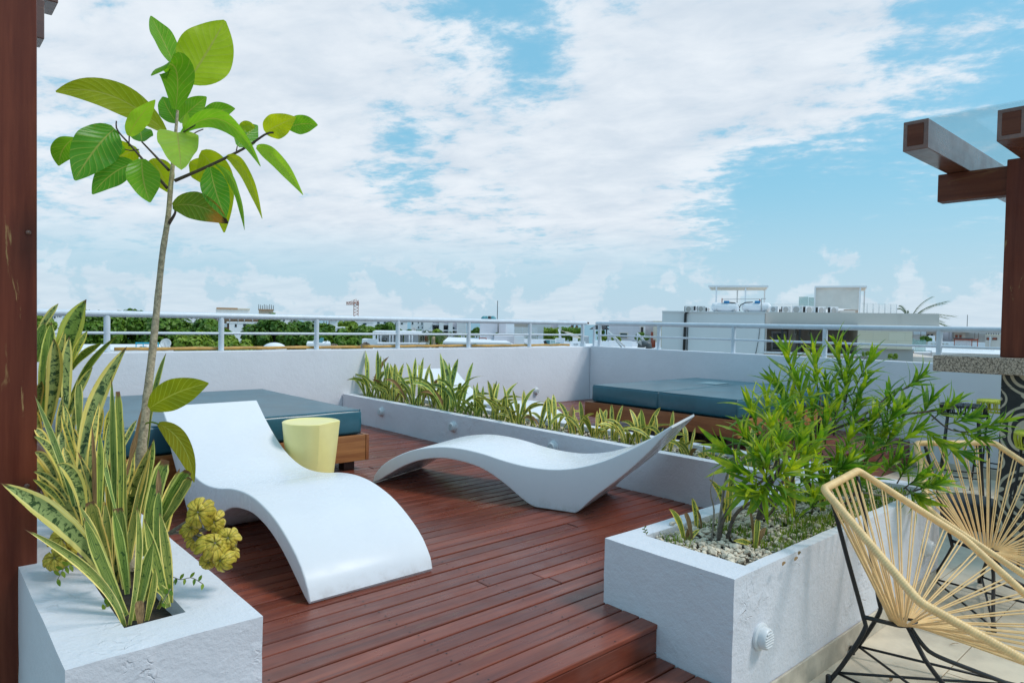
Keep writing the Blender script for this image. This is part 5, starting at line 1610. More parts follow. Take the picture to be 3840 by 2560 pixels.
SHOOTS = [
    (SM, 1917, 776, 1945, 905, 3.95, .35), (SM, 2004, 812, 1958, 905, 3.95, .2), (SM, 1806, 797, 1828, 900, 3.80, .45), (SM, 1870, 803, 1880, 910, 3.82, .40), (SM, 1950, 800, 1945, 900, 4.0, .3),
    (SM, 1775, 872, 1822, 925, 3.75, .05), (SM, 1832, 868, 1848, 950, 3.70, .5), (SM, 1895, 868, 1902, 965, 3.86, .1), (SM, 1945, 850, 1938, 945, 3.92, .15), (SM, 1990, 872, 1950, 965, 3.92, .05),
    (SM, 1860, 905, 1870, 990, 3.78, .3), (SM, 1925, 905, 1915, 1000, 3.84, .2), (SM, 1975, 925, 1950, 1005, 3.9, .15), (SM, 1805, 915, 1830, 985, 3.72, .35), (SM, 1900, 940, 1895, 1020, 3.75, .3), (SM, 1960, 985, 1930, 1060, 3.85, .1),
    (SL, 1722, 922, 1748, 1020, 3.52, .5), (SL, 1757, 903, 1768, 1000, 3.56, .55), (SL, 1798, 925, 1790, 1030, 3.60, .6), (SL, 1840, 930, 1815, 1040, 3.60, .35), (SL, 1702, 985, 1745, 1050, 3.45, .2), (SL, 1770, 960, 1775, 1060, 3.45, .8),
    (SL, 1692, 1078, 1755, 1100, 3.28, .55), (SL, 1712, 1128, 1758, 1098, 3.26, .6), (SL, 1762, 1050, 1760, 1112, 3.26, .6), (SL, 1818, 1075, 1768, 1105, 3.30, .65), (SL, 1806, 1132, 1768, 1108, 3.28, .5), (SL, 1742, 1030, 1757, 1090, 3.38, .5),
    (SL, 1852, 1035, 1820, 1105, 3.50, .55), (SL, 1884, 1000, 1850, 1075, 3.58, .5), (SL, 1840, 1005, 1820, 1080, 3.46, .7), (SL, 1660, 1030, 1715, 1060, 3.40, .3), (SL, 1750, 1140, 1765, 1095, 3.26, .4), (SL, 1870, 1075, 1830, 1120, 3.44, .3), (SL, 1790, 1000, 1790, 1080, 3.40, .7),
    (SR, 2042, 905, 2038, 965, 4.20, .7), (SR, 2118, 862, 2070, 898, 4.24, .2), (SR, 2192, 922, 2140, 965, 4.20, .65), (SR, 2240, 955, 2170, 975, 4.16, .25), (SR, 2306, 966, 2225, 992, 4.14, .1), (SR, 2140, 915, 2110, 970, 4.22, .6), (SR, 2080, 930, 2070, 990, 4.18, .6),
    (SR, 2262, 1010, 2190, 985, 4.14, .1), (SR, 2010, 950, 1985, 1020, 4.02, .4), (SR, 2055, 985, 2025, 1040, 4.04, .15), (SR, 2108, 985, 2060, 1020, 4.1, .2), (SR, 2165, 1020, 2110, 975, 4.1, .3), (SR, 2210, 1040, 2150, 1010, 4.1, .1),
    (SR, 2000, 1030, 1975, 1085, 3.98, .1), (SR, 2062, 1050, 2025, 1092, 3.98, .1), (SR, 2122, 1090, 2075, 1122, 3.90, .2), (SR, 2160, 1105, 2095, 1128, 3.88, .2), (SR, 2090, 1060, 2060, 1110, 3.92, .15), (SR, 1955, 1060, 1940, 1120, 3.86, .1), (SR, 1925, 1045, 1915, 1110, 3.8, .2), (SR, 1985, 1090, 1960, 1130, 3.9, .05), (SR, 1900, 1095, 1890, 1150, 3.72, .1), (SR, 2030, 1000, 1990, 1060, 4.05, .1),
    (SR, 2110, 1145, 2080, 1120, 3.88, .2), (SR, 1935, 1100, 1925, 1160, 3.76, .1), (SR, 1870, 1130, 1865, 1180, 3.62, .3),
]
for i, (s, tx, ty, bx, by, d, tone) in enumerate(SHOOTS):
    s.shoot(P(bx, by, d + 0.03), P(tx, ty, d - 0.02 + 0.04 * sin(i * 2.7)), 300 + i, tone, n=16)
rnd = random.Random(77)
for q in range(4):
    px = rnd.uniform(1700, 2100); py = rnd.uniform(935, 1130)
    if px > 2000 and py > 1085: continue
    d = 3.42 + (px - 1700) / 400 * 0.62 + rnd.uniform(0.0, 0.22)
    s = SL if px < 1810 else (SM if px < 1930 else SR)
    a = rnd.uniform(-1.0, 1.0)
    s.shoot(P(px, py, d), P(px + 70 * sin(a), py - 75 * cos(a), d - 0.05), 700 + q, rnd.uniform(-0.05, .4), n=22)
def stem_from(s, root, pts, r0, r1, mat='bark_dark'):
    s.stem([V(root)] + pxs(pts), r0, r1, mat)
stem_from(SL, (2.93, 1.76, 0.25), [(1662, 1190, 3.30), (1700, 1140, 3.30), (1757, 1100, 3.28)], 0.012, 0.006, 'bark_dark')
stem_from(SL, (2.94, 1.77, 0.25), [(1655, 1180, 3.34), (1672, 1085, 3.36), (1712, 1045, 3.38)], 0.009, 0.004, 'twig')
stem_from(SL, (2.90, 1.78, 0.25), [(1640, 1175, 3.28), (1632, 1130, 3.26), (1640, 1085, 3.25)], 0.006, 0.002, 'twig')
stem_from(SL, (2.97, 1.74, 0.25), [(1690, 1180, 3.36), (1750, 1130, 3.42), (1790, 1040, 3.50), (1795, 990, 3.54)], 0.010, 0.005)
stem_from(SM, (3.38, 1.80, 0.25), [(1745, 1180, 3.60), (1765, 1120, 3.62), (1830, 1010, 3.74), (1850, 930, 3.76)], 0.016, 0.006)
stem_from(SM, (3.40, 1.80, 0.25), [(1760, 1160, 3.66), (1850, 1040, 3.82), (1930, 960, 3.9), (1945, 900, 3.95)], 0.012, 0.005)
stem_from(SM, (3.42, 1.82, 0.25), [(1790, 1150, 3.70), (1870, 1000, 3.82), (1885, 910, 3.83)], 0.010, 0.005)
stem_from(SR, (3.90, 1.74, 0.25), [(1850, 1040, 3.80), (1885, 1005, 3.86), (1960, 968, 4.0), (2040, 955, 4.12), (2130, 945, 4.2), (2190, 935, 4.2)], 0.014, 0.005)
SR.stem(pxs([(1960, 968, 4.0), (2010, 935, 4.1), (2050, 902, 4.2), (2085, 890, 4.24), (2110, 872, 4.24)]), 0.008, 0.003)
SR.stem(pxs([(2040, 955, 4.12), (2055, 930, 4.16), (2062, 920, 4.17)]), 0.005, 0.003)
SR.stem(pxs([(2130, 945, 4.2), (2180, 985, 4.16), (2230, 992, 4.14)]), 0.006, 0.003)
stem_from(SR, (4.18, 1.72, 0.25), [(1950, 1150, 3.9), (1990, 1090, 3.96), (2030, 1040, 4.02)], 0.010, 0.004)
SR.stem(pxs([(1975, 1130, 3.92), (2050, 1140, 3.90), (2085, 1135, 3.88), (2115, 1110, 3.88)]), 0.006, 0.003, 'twig')
SR.stem(pxs([(1930, 1060, 3.9), (2010, 1040, 4.1), (2080, 1022, 4.3), (2100, 1018, 4.35)]), 0.007, 0.004, 'twig')
for s in (SL, SM, SR): s.done()

# grass and leaf litter between the pebbles: nobody could count it
rnd = random.Random(9)
mb = MB()
for q in range(5200):
    x = rnd.uniform(2.70, 4.75); yv = rnd.uniform(1.46, 1.95)
    f = mnoise.noise(V((x * 3, yv * 3, 7))) + (0.35 if yv < 1.62 and x > 2.95 else -0.12) + (0.2 if x > 3.5 else 0)
    if f < 0.05 + rnd.uniform(-.1, .1): continue
    h = rnd.uniform(0.016, 0.055); a = rnd.uniform(0, 6.28); l = rnd.uniform(0.2, 0.9) * h
    A = V((x, yv, 0.268)); s_ = V((cos(a + 1.57), sin(a + 1.57), 0)) * rnd.uniform(0.0016, 0.0036)
    B = A + V((cos(a) * l, sin(a) * l, h)); C = A + V((cos(a) * l * .3, sin(a) * l * .3, h * .7))
    mb.add([A - s_, A + s_, C + s_ * .8, C - s_ * .8, B], [(0, 1, 2, 3), (3, 2, 4)], [(0, 0.01), (1, 0.01), (1, .6), (0, .6), (.5, 1)])
o = mb.build('grass', 'weed_leaf'); tag(o, kind='stuff')
mb = MB()
for q in range(420):
    yv = rnd.uniform(2.2, 7.9); x = rnd.uniform(4.41, 4.80)
    h = rnd.uniform(0.02, 0.06); a = rnd.uniform(0, 6.28); l = rnd.uniform(0.2, 0.9) * h
    A = V((x, yv, 0.292)); s_ = V((cos(a + 1.57), sin(a + 1.57), 0)) * 0.003
    B = A + V((cos(a) * l, sin(a) * l, h))
    mb.add([A - s_, A + s_, B], [(0, 1, 2)], [(0, 0.01), (1, 0.01), (.5, 1)])
o = mb.build('grass', 'weed_leaf'); tag(o, kind='stuff')
rnd = random.Random(31)
for i, (px, py, d, ln) in enumerate(((1826, 1262, 2.92, 0.05), (1798, 1278, 2.86, 0.045), (1835, 1243, 3.0, 0.04), (1060, 1420, 2.0, 0.0))):
    if ln == 0: continue
    c = P(px, py, d); c.z = 0.305
    B = c + V((ln, 0.01, 0.004))
    mb = MB(); leaf_geo(mb, c, (c + B) / 2 + V((0, 0, 0.008)), B, 0.012, V((0, 1, 0)), 'lance', 6, 2, 0.3, 0.1, 0.6, i)
    tag(mb.build('dry_leaf', 'dry_leaf', None, True), ('curled dry leaf on the near rim of the pebble planter', 'second dry leaf at the corner of the pebble planter rim', 'thin dry leaf on the pebble planter rim towards the chair')[i], 'leaf', 'dry leaves on the planter rim')

c = PO(3228, 2395, 2.62); 
for lab, (ox, oy, ln, rz_) in (('curled brown leaf on the tiles against the planter base', (3226, 2402, 0.045, 1.2)), ('thin dry twig on the tiles under the near cord chair', (3560, 2420, 0.06, -0.6)), ('dark dead leaf on the tiles by the black chair frame', (3340, 2556, 0.03, 0.4))):
    d_ = (FWD + RIGHT * ((ox - 1920) / 2560) - UP * ((oy - 1280) / 2560)); tq = (TZ - CAMH) / d_.z
    c = CAM + d_ * tq; c.z = TZ + 0.004
    B = c + V((cos(rz_), sin(rz_), 0)) * ln + V((0, 0, 0.004))
    mb = MB(); leaf_geo(mb, c, (c + B) / 2 + V((0, 0, 0.012)), B, 0.018 if 'twig' not in lab else 0.004, V((-sin(rz_), cos(rz_), 0)), 'lance', 7, 2, 0.5, 0.2, 0.8, int(ox))
    tag(mb.build('dry_leaf' if 'twig' not in lab else 'twig', 'dry_leaf', None, True), lab, 'leaf' if 'twig' not in lab else 'twig', 'litter on the tiles')
# ================================================================ THE TOWN BEYOND THE PARAPET
CR = {1: (100, 1080, 2.613), 2: (900, 1080, 2.613), 3: (1700, 1080, 2.613), 4: (2400, 1040, 2.613), 5: (3000, 1080, 2.8), 0: (0, 0, 1.0)}
def cv(c, x, y):
    ox, oy, s = CR[c]
    return ox + x / s, oy + y / s
RZ = YAW - pi / 2
class Bg:
    """a thing of the town: local x to the right, y away, z up; parts are measured at its distance d"""
    def __init__(self, name, label, cat, c, x0, d, group=None):
        self.c, self.d = c, d
        ox, _ = cv(c, x0, 0)
        self.ox = ox
        self.a0 = math.atan((ox - 1920) / 2560)      # its front is square to the line of sight through its middle
        self.R = d / cos(self.a0)
        p = PO(ox, 1211, d)
        self.t = thing(name, (p.x, p.y, GZ), label, cat, group, RZ - self.a0)
    def x(self, px):
        return self.R * math.tan(math.atan((cv(self.c, px, 0)[0] - 1920) / 2560) - self.a0)
    def z(self, px, py):
        ox, oy = cv(self.c, px, py)
        return PO(ox, oy, self.d - self.x(px) * sin(self.a0)).z - GZ
    def box(self, part, mat, x0, x1, yt, yb=None, f=0.0, th=4.0, parent=None, bev=0.0):
        xm = (x0 + x1) / 2
        z1 = self.z(xm, yt); z0 = self.z(xm, yb) if yb is not None else 0.0
        o = MB().box((self.x(x0), f, z0), (self.x(x1), f + th, z1), bev).build(part, mat, parent or self.t)
        return o
    def pane(self, part, mat, x0, x1, yt, yb, f=0.0, parent=None, frame=None):
        """an opening: dark pane in a slim frame that stands a little proud of the wall"""
        if frame:
            fr = self.box(part, frame, x0, x1, yt, yb, f - 0.06, 0.06, parent)
            w_ = (x1 - x0) * 0.12; h_ = (yb - yt) * 0.10
            self.box('pane', mat, x0 + w_, x1 - w_, yt + h_, yb - h_, f - 0.075, 0.02, fr)
            return fr
        return self.box(part, mat, x0, x1, yt, yb, f - 0.04, 0.04, parent)
    def tube(self, part, mat, pts, r, seg=6):
        """pts: (px, py, depth offset)"""
        pp = [V((self.x(a), f, self.z(a, b))) for a, b, f in pts]
        return MB().tube(pp, r, seg).build(part, mat, self.t, True)

# ---------------------------------------------------------------- trees
def crown_mesh(w_, h_, dp, n, leaf, seed, clumps=26, mat='crown_dark'):
    rr = random.Random(seed)
    cs = []
    for i in range(clumps):
        u = rr.random() * 2 * pi; v_ = rr.uniform(-0.55, 1.0)
        q = sqrt(max(0, 1 - v_ * v_))
        k_ = rr.uniform(0.55, 0.88)
        cs.append((V((w_ * q * cos(u) * k_, dp * q * sin(u) * k_, h_ * v_ * k_)), rr.uniform(0.24, 0.40) * min(w_, h_ * 1.3)))
    mb = MB()
    for i in range(n):
        c, r = cs[i % clumps]
        d_ = V((rr.gauss(0, 1), rr.gauss(0, 1), rr.gauss(0.25, 1))).normalized()
        p_ = c + d_ * r * rr.uniform(0.72, 1.08)
        nrm = (d_ + V((rr.uniform(-.6, .6), rr.uniform(-.6, .6), rr.uniform(-.1, .8)))).normalized()
        a = nrm.orthogonal().normalized(); a = Matrix.Rotation(rr.random() * 6.28, 3, nrm) @ a
        b = nrm.cross(a); s = leaf * rr.uniform(0.6, 1.3)
        mb.add([p_ - a * s * .5, p_ + b * s * .32 + nrm * s * .06, p_ + a * s * .5, p_ - b * s * .32 + nrm * s * .06], [(0, 1, 2, 3)])
    return mb
def tree_bg(ox, oyt, hw, d, label, mat='crown_dark', seed=0, n=5200, leaf=0.34, flat=0.72, bottom=None):
    w_ = hw * d / 2560
    h_ = w_ * flat
    zt = PO(ox, oyt, d).z
    p = PO(ox, 1211, d)
    t = thing('broadleaf_tree', (p.x, p.y, GZ), label, 'tree', 'trees in the town below', RZ)
    zc = zt - h_ * 0.95 - GZ
    cr_ = crown_mesh(w_, h_, w_ * 0.8, n, leaf, seed, mat=mat)
    for i, v in enumerate(cr_.v): cr_.v[i] = (v[0], v[1], v[2] + zc)
    cr_.build('crown', mat, t)
    # a second, lower storey of foliage so that the crown is deep
    low = crown_mesh(w_ * 0.85, h_ * 0.8, w_ * 0.6, n // 2, leaf, seed + 50, 16, mat)
    for i, v in enumerate(low.v): low.v[i] = (v[0], v[1] - w_ * 0.15, v[2] + zc - h_ * 0.95)
    low.build('crown', mat, t)
    MB().tube([(0, 0, 0), (0.1, 0, zc * 0.5), (0, 0.1, zc)], [0.28, 0.22, 0.12], 8).build('trunk', 'bark_dark', t, True)
    return t
tree_bg(345, 1176, 105, 46, 'dark green tree beside the first railing post at the left, behind the tall snake leaf', 'crown_dark', 1)
tree_bg(495, 1172, 120, 48, 'wide dark green tree behind the young tree trunk, the highest of the left trees', 'crown_dark', 2)
tree_bg(640, 1200, 105, 46, 'dark green tree just right of the young tree trunk, before the brown building', 'crown_dark', 3)
tree_bg(770, 1208, 85, 44, 'tree below the brown building, partly behind the second railing post', 'crown_dark', 4)
tree_bg(735, 1256, 80, 34, 'lower yellow-green tree top just above the wall, right of the satellite dish', 'crown_light', 5, 3600, 0.24)
tree_bg(880, 1272, 70, 32, 'small yellow-green tree beside the second railing post', 'crown_light', 6, 3000, 0.22)
tree_bg(1030, 1192, 105, 48, 'big dark tree between the second and third railing posts, above the white dome', 'crown_dark', 7)
tree_bg(1150, 1210, 90, 46, 'dark tree directly left of the third railing post', 'crown_dark', 8)
tree_bg(1235, 1232, 75, 44, 'dark tree right of the third railing post', 'crown_dark', 9)
tree_bg(1310, 1258, 62, 38, 'low dark tree above the thatched roof', 'crown_dark', 10, 3600)
tree_bg(1300, 1206, 50, 88, 'light green tree behind the white cube house, below the crane', 'crown_light', 11, 2600, 0.5)
tree_bg(1372, 1225, 46, 80, 'olive tree below the scaffolded building, the left one', 'crown_dark', 12, 2600, 0.5)
tree_bg(1452, 1212, 52, 84, 'dark round tree below the scaffolded building, the right one', 'crown_dark', 13, 2600, 0.5)
tree_bg(1555, 1236, 46, 78, 'low tree behind the satellite dish at the white apartment block', 'crown_dark', 14, 2200, 0.5)
tree_bg(1640, 1240, 30, 70, 'small bright bush in front of the white apartment block', 'crown_light', 15, 1500, 0.4)
tree_bg(1790, 1234, 38, 90, 'dark tree on the shore between the apartment block and the lilac house', 'crown_dark', 16, 2200, 0.5)
tree_bg(1745, 1255, 40, 60, 'light green bush under the sea view', 'crown_light', 17, 1800, 0.4)
tree_bg(140, 1184, 60, 60, 'yellow-green tree at the far left, behind the snake plants', 'crown_light', 18, 2600, 0.4)

def bush(c, x, y, hw, d, label, seed, mat='crown_light', flat=0.6, group='roof garden bushes'):
    ox, oy = cv(c, x, y)
    p = PO(ox, oy, d); w_ = hw / CR[c][2] * d / 2560
    mb = crown_mesh(w_, w_ * flat, w_ * 0.7, 900, w_ * 0.30, seed, 12)
    o = mb.build('bush', mat); o.location = p; o.rotation_euler = (0, 0, RZ)
    tag(o, label, 'bush', group)
    return o
bush(3, 1462, 492, 50, 31.4, 'round clipped bush on the roof right of the railing corner', 1)
bush(3, 1596, 498, 48, 32.4, 'round bush beside the white shade poles', 2)
bush(3, 1850, 486, 80, 34, 'dark bush in front of the grey stone house', 3, 'crown_dark')
bush(3, 1440, 436, 44, 45, 'dark foliage under the black umbrella', 4, 'crown_dark')
bush(3, 770, 484, 62, 46, 'bush beside the fence by the fifth railing post', 5, 'crown_dark')
bush(3, 1000, 494, 30, 40, 'small bright bush on the white roof left of the corner', 6)
bush(3, 432, 462, 40, 36, 'bush beside the lilac house, in front of its wall', 7, 'crown_dark')
bush(3, 215, 562, 26, 30, 'small palm-like bush on the flat roof by the fourth post', 8, 'crown_dark')
bush(3, 1250, 496, 26, 40, 'small green bush left of the corner post', 9)
bush(2, 1250, 478, 60, 60, 'light green foliage left of the white pergola house', 10)
bush(2, 1410, 512, 40, 44, 'climbing plant under the white pergola', 11, 'crown_dark')
bush(5, 700, 690, 50, 24, 'small plants at the foot of the stone-clad wall', 12, 'crown_light')
bush(5, 975, 722, 60, 25, 'low green plants behind the glass by the white steps', 13, 'crown_light')
bush(5, 1310, 540, 66, 44, 'green hedge seen through the pool glass', 14, 'crown_dark')
for i, (x0, x1, y, d, lab) in enumerate(((890, 1030, 452, 44, 'hedge on the terrace wall left of the hanging sail'), (1060, 1270, 448, 44, 'long hedge on the terrace wall under the pergola lamps'))):
    b = Bg('hedge', lab, 'hedge', 3, (x0 + x1) / 2, d, 'roof terrace hedges')
    hw = (b.x(x1) - b.x(x0)) / 2; mb = MB(); rr = random.Random(i)
    zc = b.z((x0 + x1) / 2, y)
    for q in range(1500):
        nrm = V((rr.gauss(0, 1), rr.gauss(0, 1), rr.gauss(.3, 1))).normalized(); a = nrm.orthogonal().normalized(); bb = nrm.cross(a); s = .16
        p_ = V((rr.uniform(-hw, hw), rr.uniform(-.4, .4), zc + rr.uniform(-.35, .32) + .1 * sin(q)))
        mb.add([p_ - a * s * .5, p_ + bb * s * .3, p_ + a * s * .5, p_ - bb * s * .3], [(0, 1, 2, 3)])
    mb.build('foliage', 'crown_dark' if i else 'crown_light', b.t)

def palm(ox, oy, d, L, label, seed, nf=13, trunk=True, group='palms in the town below'):
    c = PO(ox, oy, d)
    t = thing('palm', (c.x, c.y, GZ), label, 'palm', group)
    rr = random.Random(seed); hz_ = c.z - GZ
    for i in range(nf):
        a = 2 * pi * i / nf + rr.uniform(-.2, .2); e = rr.uniform(-.1, 0.9)
        dr = V((cos(a) * cos(e), sin(a) * cos(e), sin(e)))
        A = V((0, 0, hz_)); B = A + dr * L - V((0, 0, L * 0.55)); C = A + dr * L * 0.75 + V((0, 0, L * 0.12))
        mb = MB()
        for q in range(18):
            t_ = 0.15 + 0.85 * q / 17
            p_ = bez(A, C, B, t_); tg = ((C - A) * (1 - t_) + (B - C) * t_).normalized()
            sd = tg.cross(V((0, 0, 1))).normalized()
            for s in (-1, 1):
                tip = p_ + (sd * s * 0.8 + tg * 0.7 - V((0, 0, .35))) * L * 0.34 * (1 - 0.5 * t_)
                n_ = tg * L * 0.018
                mb.add([p_ - n_, p_ + n_, tip], [(0, 1, 2)])
        mb.build('frond', 'palm_green', t)
    if trunk:
        MB().tube([(0, 0, 0), (0.05, 0, hz_ * .5), (0, 0, hz_)], [0.17, 0.14, 0.11], 8).build('trunk', 'bark_pale', t, True)
palm(1625, 1262, 40, 0.95, 'bushy fan palm right of the white balustrade, the left of two', 1, 16)
palm(1672, 1262, 42, 0.80, 'fan palm above the flat white roof, the right of two', 2, 14)

# ---------------------------------------------------------------- skyline, left part
G = 'white town houses in the distance'
rnd = random.Random(44)
sky_labels = []
for i, (x0, x1, yt, d) in enumerate(((196, 300, 262, 70), (290, 350, 252, 110), (480, 560, 252, 150), (1180, 1290, 252, 160), (1290, 1420, 262, 130), (1400, 1560, 272, 120), (1540, 1690, 266, 140))):
    labs = ('white house with a dark roof tank at the far left behind the snake plants', 'low white house just right of the far left house', 'pale distant house above the trees by the first railing post', 'distant white house left of the young tree trunk, under the top rail',
            'distant white house right of the young tree trunk', 'wide low white house above the dark trees left of the brown building', 'white house touching the left side of the brown building')
    b = Bg('house', labs[i], 'house', 1, (x0 + x1) / 2, d, G)
    b.box('wall', 'bg_white', x0, x1, yt)
    b.box('parapet', 'bg_white', x0 - 2, x1 + 2, yt - 4, yt + 4, -0.15, 4.3)
    for q in range(3):
        wx = x0 + (x1 - x0) * (0.18 + 0.26 * q)
        b.pane('window', 'bg_glass', wx, wx + (x1 - x0) * 0.13, yt + 16, yt + 34)
    if i == 0: b.box('roof_tank', 'bg_dark', 274, 300, 244, 262, 1, 1.2)
b = Bg('hotel', 'brown terraced building with timber columns above the left trees', 'building', 1, 2000, 95)
b.box('wall', 'bg_terracotta', 1690, 2352, 262, None, 0.0, 8)
b.box('roof', 'bg_cream', 1700, 2360, 250, 263, -1.2, 9)
for i in range(13):
    x = 1712 + i * 17
    b.box('column', 'bg_brown' if i % 3 else 'bg_cream', x, x + 7, 263, 318, -0.9, 0.4)
for x0, x1, y0, y1 in ((1785, 1830, 285, 318), (1860, 1920, 280, 320), (2168, 2200, 282, 302), (2206, 2270, 282, 304), (2300, 2325, 284, 304)): b.pane('window', 'bg_dark', x0, x1, y0, y1)
b.box('roof_pavilion', 'bg_terracotta', 1855, 2068, 190, 206, 2, 4); b.box('roof_pavilion', 'bg_cream', 2068, 2190, 198, 208, 2, 4); b.box('wall', 'bg_white', 1850, 2190, 206, 252, 2.2, 3)
b.box('balcony', 'bg_white', 1960, 2352, 330, 345, -2.0, 1.9); b.box('balcony', 'bg_white', 1860, 1965, 345, 380, -1.6, 1.5)
b.box('wall', 'bg_white', 1985, 2352, 345, None, -1.95, 1.8)
for x in (1990, 2070, 2130, 2210, 2300): b.tube('railing_post', 'bg_pale_metal', [(x, 296, -2), (x, 332, -2)], 0.05)
b.tube('railing_bar', 'bg_dark_metal', [(1985, 300, -2), (2350, 300, -2)], 0.05)
b.pane('window', 'bg_dark', 2040, 2058, 352, 380, -1.95); b.pane('window', 'bg_dark', 2120, 2160, 350, 372, -1.95)
b = Bg('building', 'unfinished brown building with bare reinforcement rods above the rail, left of the second post gap', 'building', 2, 250, 130)
b.box('wall', 'bg_terracotta', 100, 330, 262, None, 0, 8); b.box('slab', 'bg_scaffold', 176, 332, 206, 216, 0.5, 5); b.box('wall', 'bg_cream', 182, 326, 214, 264, 1, 4)
for i in range(9): b.tube('rod', 'bg_dark_metal', [(182 + i * 18, 206, 1), (182 + i * 18, 158 + (i % 3) * 5, 1)], 0.06, 4)
for x0, x1 in ((74, 106), (118, 176), (206, 232)): b.pane('window', 'bg_dark', max(x0, 102), x1, 282, 304)

# left roof furniture close to the wall
b = Bg('neighbour_roof', 'flat pale roof just beyond the left wall carrying a blue frame and a dish', 'roof', 1, 1100, 26)
b.box('wall', 'bg_white', 380, 1440, 606, None, 0, 6)
b = Bg('water_tank', 'square white plastic water tank behind the snake plants, on the roof beyond the wall', 'water tank', 1, 455, 25)
b.box('body', 'bg_white', 392, 520, 482, 622, 0.1, 1.2, bev=0.05); b.box('seam', 'bg_dark', 398, 478, 552, 556, 0.09, 0.02)
b = Bg('metal_frame', 'small bright blue metal frame with jars on it, left of the satellite dish', 'frame', 1, 1180, 26.5)
for x in (1072, 1142, 1222, 1292): b.box('leg', 'bg_cyan', x - 5, x + 5, 540, 614, 0.2, 0.08)
b.box('top_bar', 'bg_cyan', 1066, 1298, 534, 546, 0.18, 0.1)
for x, w_, m_ in ((1120, 30, 'bg_pale_metal'), (1160, 34, 'bg_white'), (1268, 36, 'bg_lilac')): b.box('container', m_, x - w_ / 2, x + w_ / 2, 572, 614, 0.3, 0.3, bev=0.02)
def dish(name, label, c, x, y, r, d, mat='bg_pale_metal', tilt=0.35, turn=0.25):
    ox, oy = cv(c, x, y)
    p = PO(ox, oy, d); R = r / CR[c][2] * d / 2560
    t = thing(name, p, label, 'satellite dish', 'satellite dishes on the roofs', RZ)
    prof = [(R * q / 6 + 0.001, R * 0.22 * (q / 6) ** 2) for q in range(7)] + [(R * 0.97 * (1 - q / 6) + 0.001, R * 0.22 * (1 - q / 6) ** 2 + 0.015) for q in range(7)]
    mb = MB().lathe(prof, (0, 0, 0), 28)
    M = Matrix.Rotation(turn, 3, 'Z') @ Matrix.Rotation(pi / 2 - tilt, 3, 'X')
    mb.v = [tuple(M @ V(v)) for v in mb.v]
    mb.build('reflector', mat, t, True)
    MB().tube([tuple(M @ V((0, -R * 0.9, R * 0.2))), tuple(M @ V((0, 0, R * 0.95)))], R * 0.03, 5).build('feed_arm', 'bg_dark_metal', t)
    MB().tube([(0, 0.1 * R, 0), (0, 0.3 * R, -R * 1.6)], R * 0.07, 6).build('mast', 'bg_dark_metal', t)
    return t
dish('satellite_dish', 'round white satellite dish just above the wall, right of the blue frame', 1, 1364, 545, 50, 26.5)
dish('satellite_dish', 'dark blue satellite dish behind the third railing post', 2, 800, 518, 34, 30, 'bg_teal', 0.5, -0.6)
dish('satellite_dish', 'grey mesh satellite dish in front of the white apartment block', 2, 1700, 412, 26, 52, 'bg_grey', 0.3, 0.7)
dish('satellite_dish', 'small white dish far right above the dark terrace roof', 5, 1392, 430, 18, 60, 'bg_pale_metal', 0.3, 0.5)
dish('satellite_dish', 'tiny white dish beside the other far right dish', 5, 1355, 432, 10, 60, 'bg_pale_metal', 0.3, -0.3)
b = Bg('dome', 'white rounded roof dome above the wall, below the big dark tree', 'dome', 2, 340, 27)
R_ = b.x(468) - b.x(340); zc = b.z(340, 620)
mb = MB().lathe([(R_ * cos(a), (b.z(340, 546) - zc) * sin(a)) for a in [pi / 2 * q / 10 for q in range(11)]], (0, 1.6, zc), 32); mb.build('shell', 'bg_white', b.t, True)
b = Bg('roof_parapet', 'low white parapet box with antennas, left and right of the third railing post', 'roof', 2, 770, 29)
b.box('wall', 'bg_white', 654, 892, 542, None, 0, 3); 
for x in (725, 735): b.tube('antenna', 'bg_pale_metal', [(x, 542, 0.5), (x, 515, 0.5)], 0.03)
b.tube('antenna', 'bg_pale_metal', [(832, 542, 0.4), (866, 516, 0.4)], 0.02)
for c, x0, x1, y, d, lab in ((2, 850, 1000, 554, 30, 'grey thatched palapa roof right of the third railing post'), (2, 1168, 1300, 538, 34, 'grey thatched palapa roof left of the white pergola house')):
    b = Bg('thatched_roof', lab, 'thatched roof', c, (x0 + x1) / 2, d, 'thatched palapa roofs')
    hw = (b.x(x1) - b.x(x0)) / 2; z1 = b.z((x0 + x1) / 2, y); rr = random.Random(x0)
    prof = [(hw * 1.15, z1 - hw * 0.85), (hw * 0.95, z1 - hw * 0.52), (hw * 0.55, z1 - hw * 0.18), (0.06, z1)]
    mb = MB().lathe(prof, (0, hw, 0), 40)
    mb.v = [(v[0] * (1 + rr.uniform(-.04, .04)), v[1], v[2] + rr.uniform(-.05, .05)) for v in mb.v]
    mb.build('thatch', 'thatch', b.t)
    MB().tube([(0, hw, 0), (0, hw, z1 - hw * .5)], 0.10, 8).build('post', 'bark_dark', b.t)

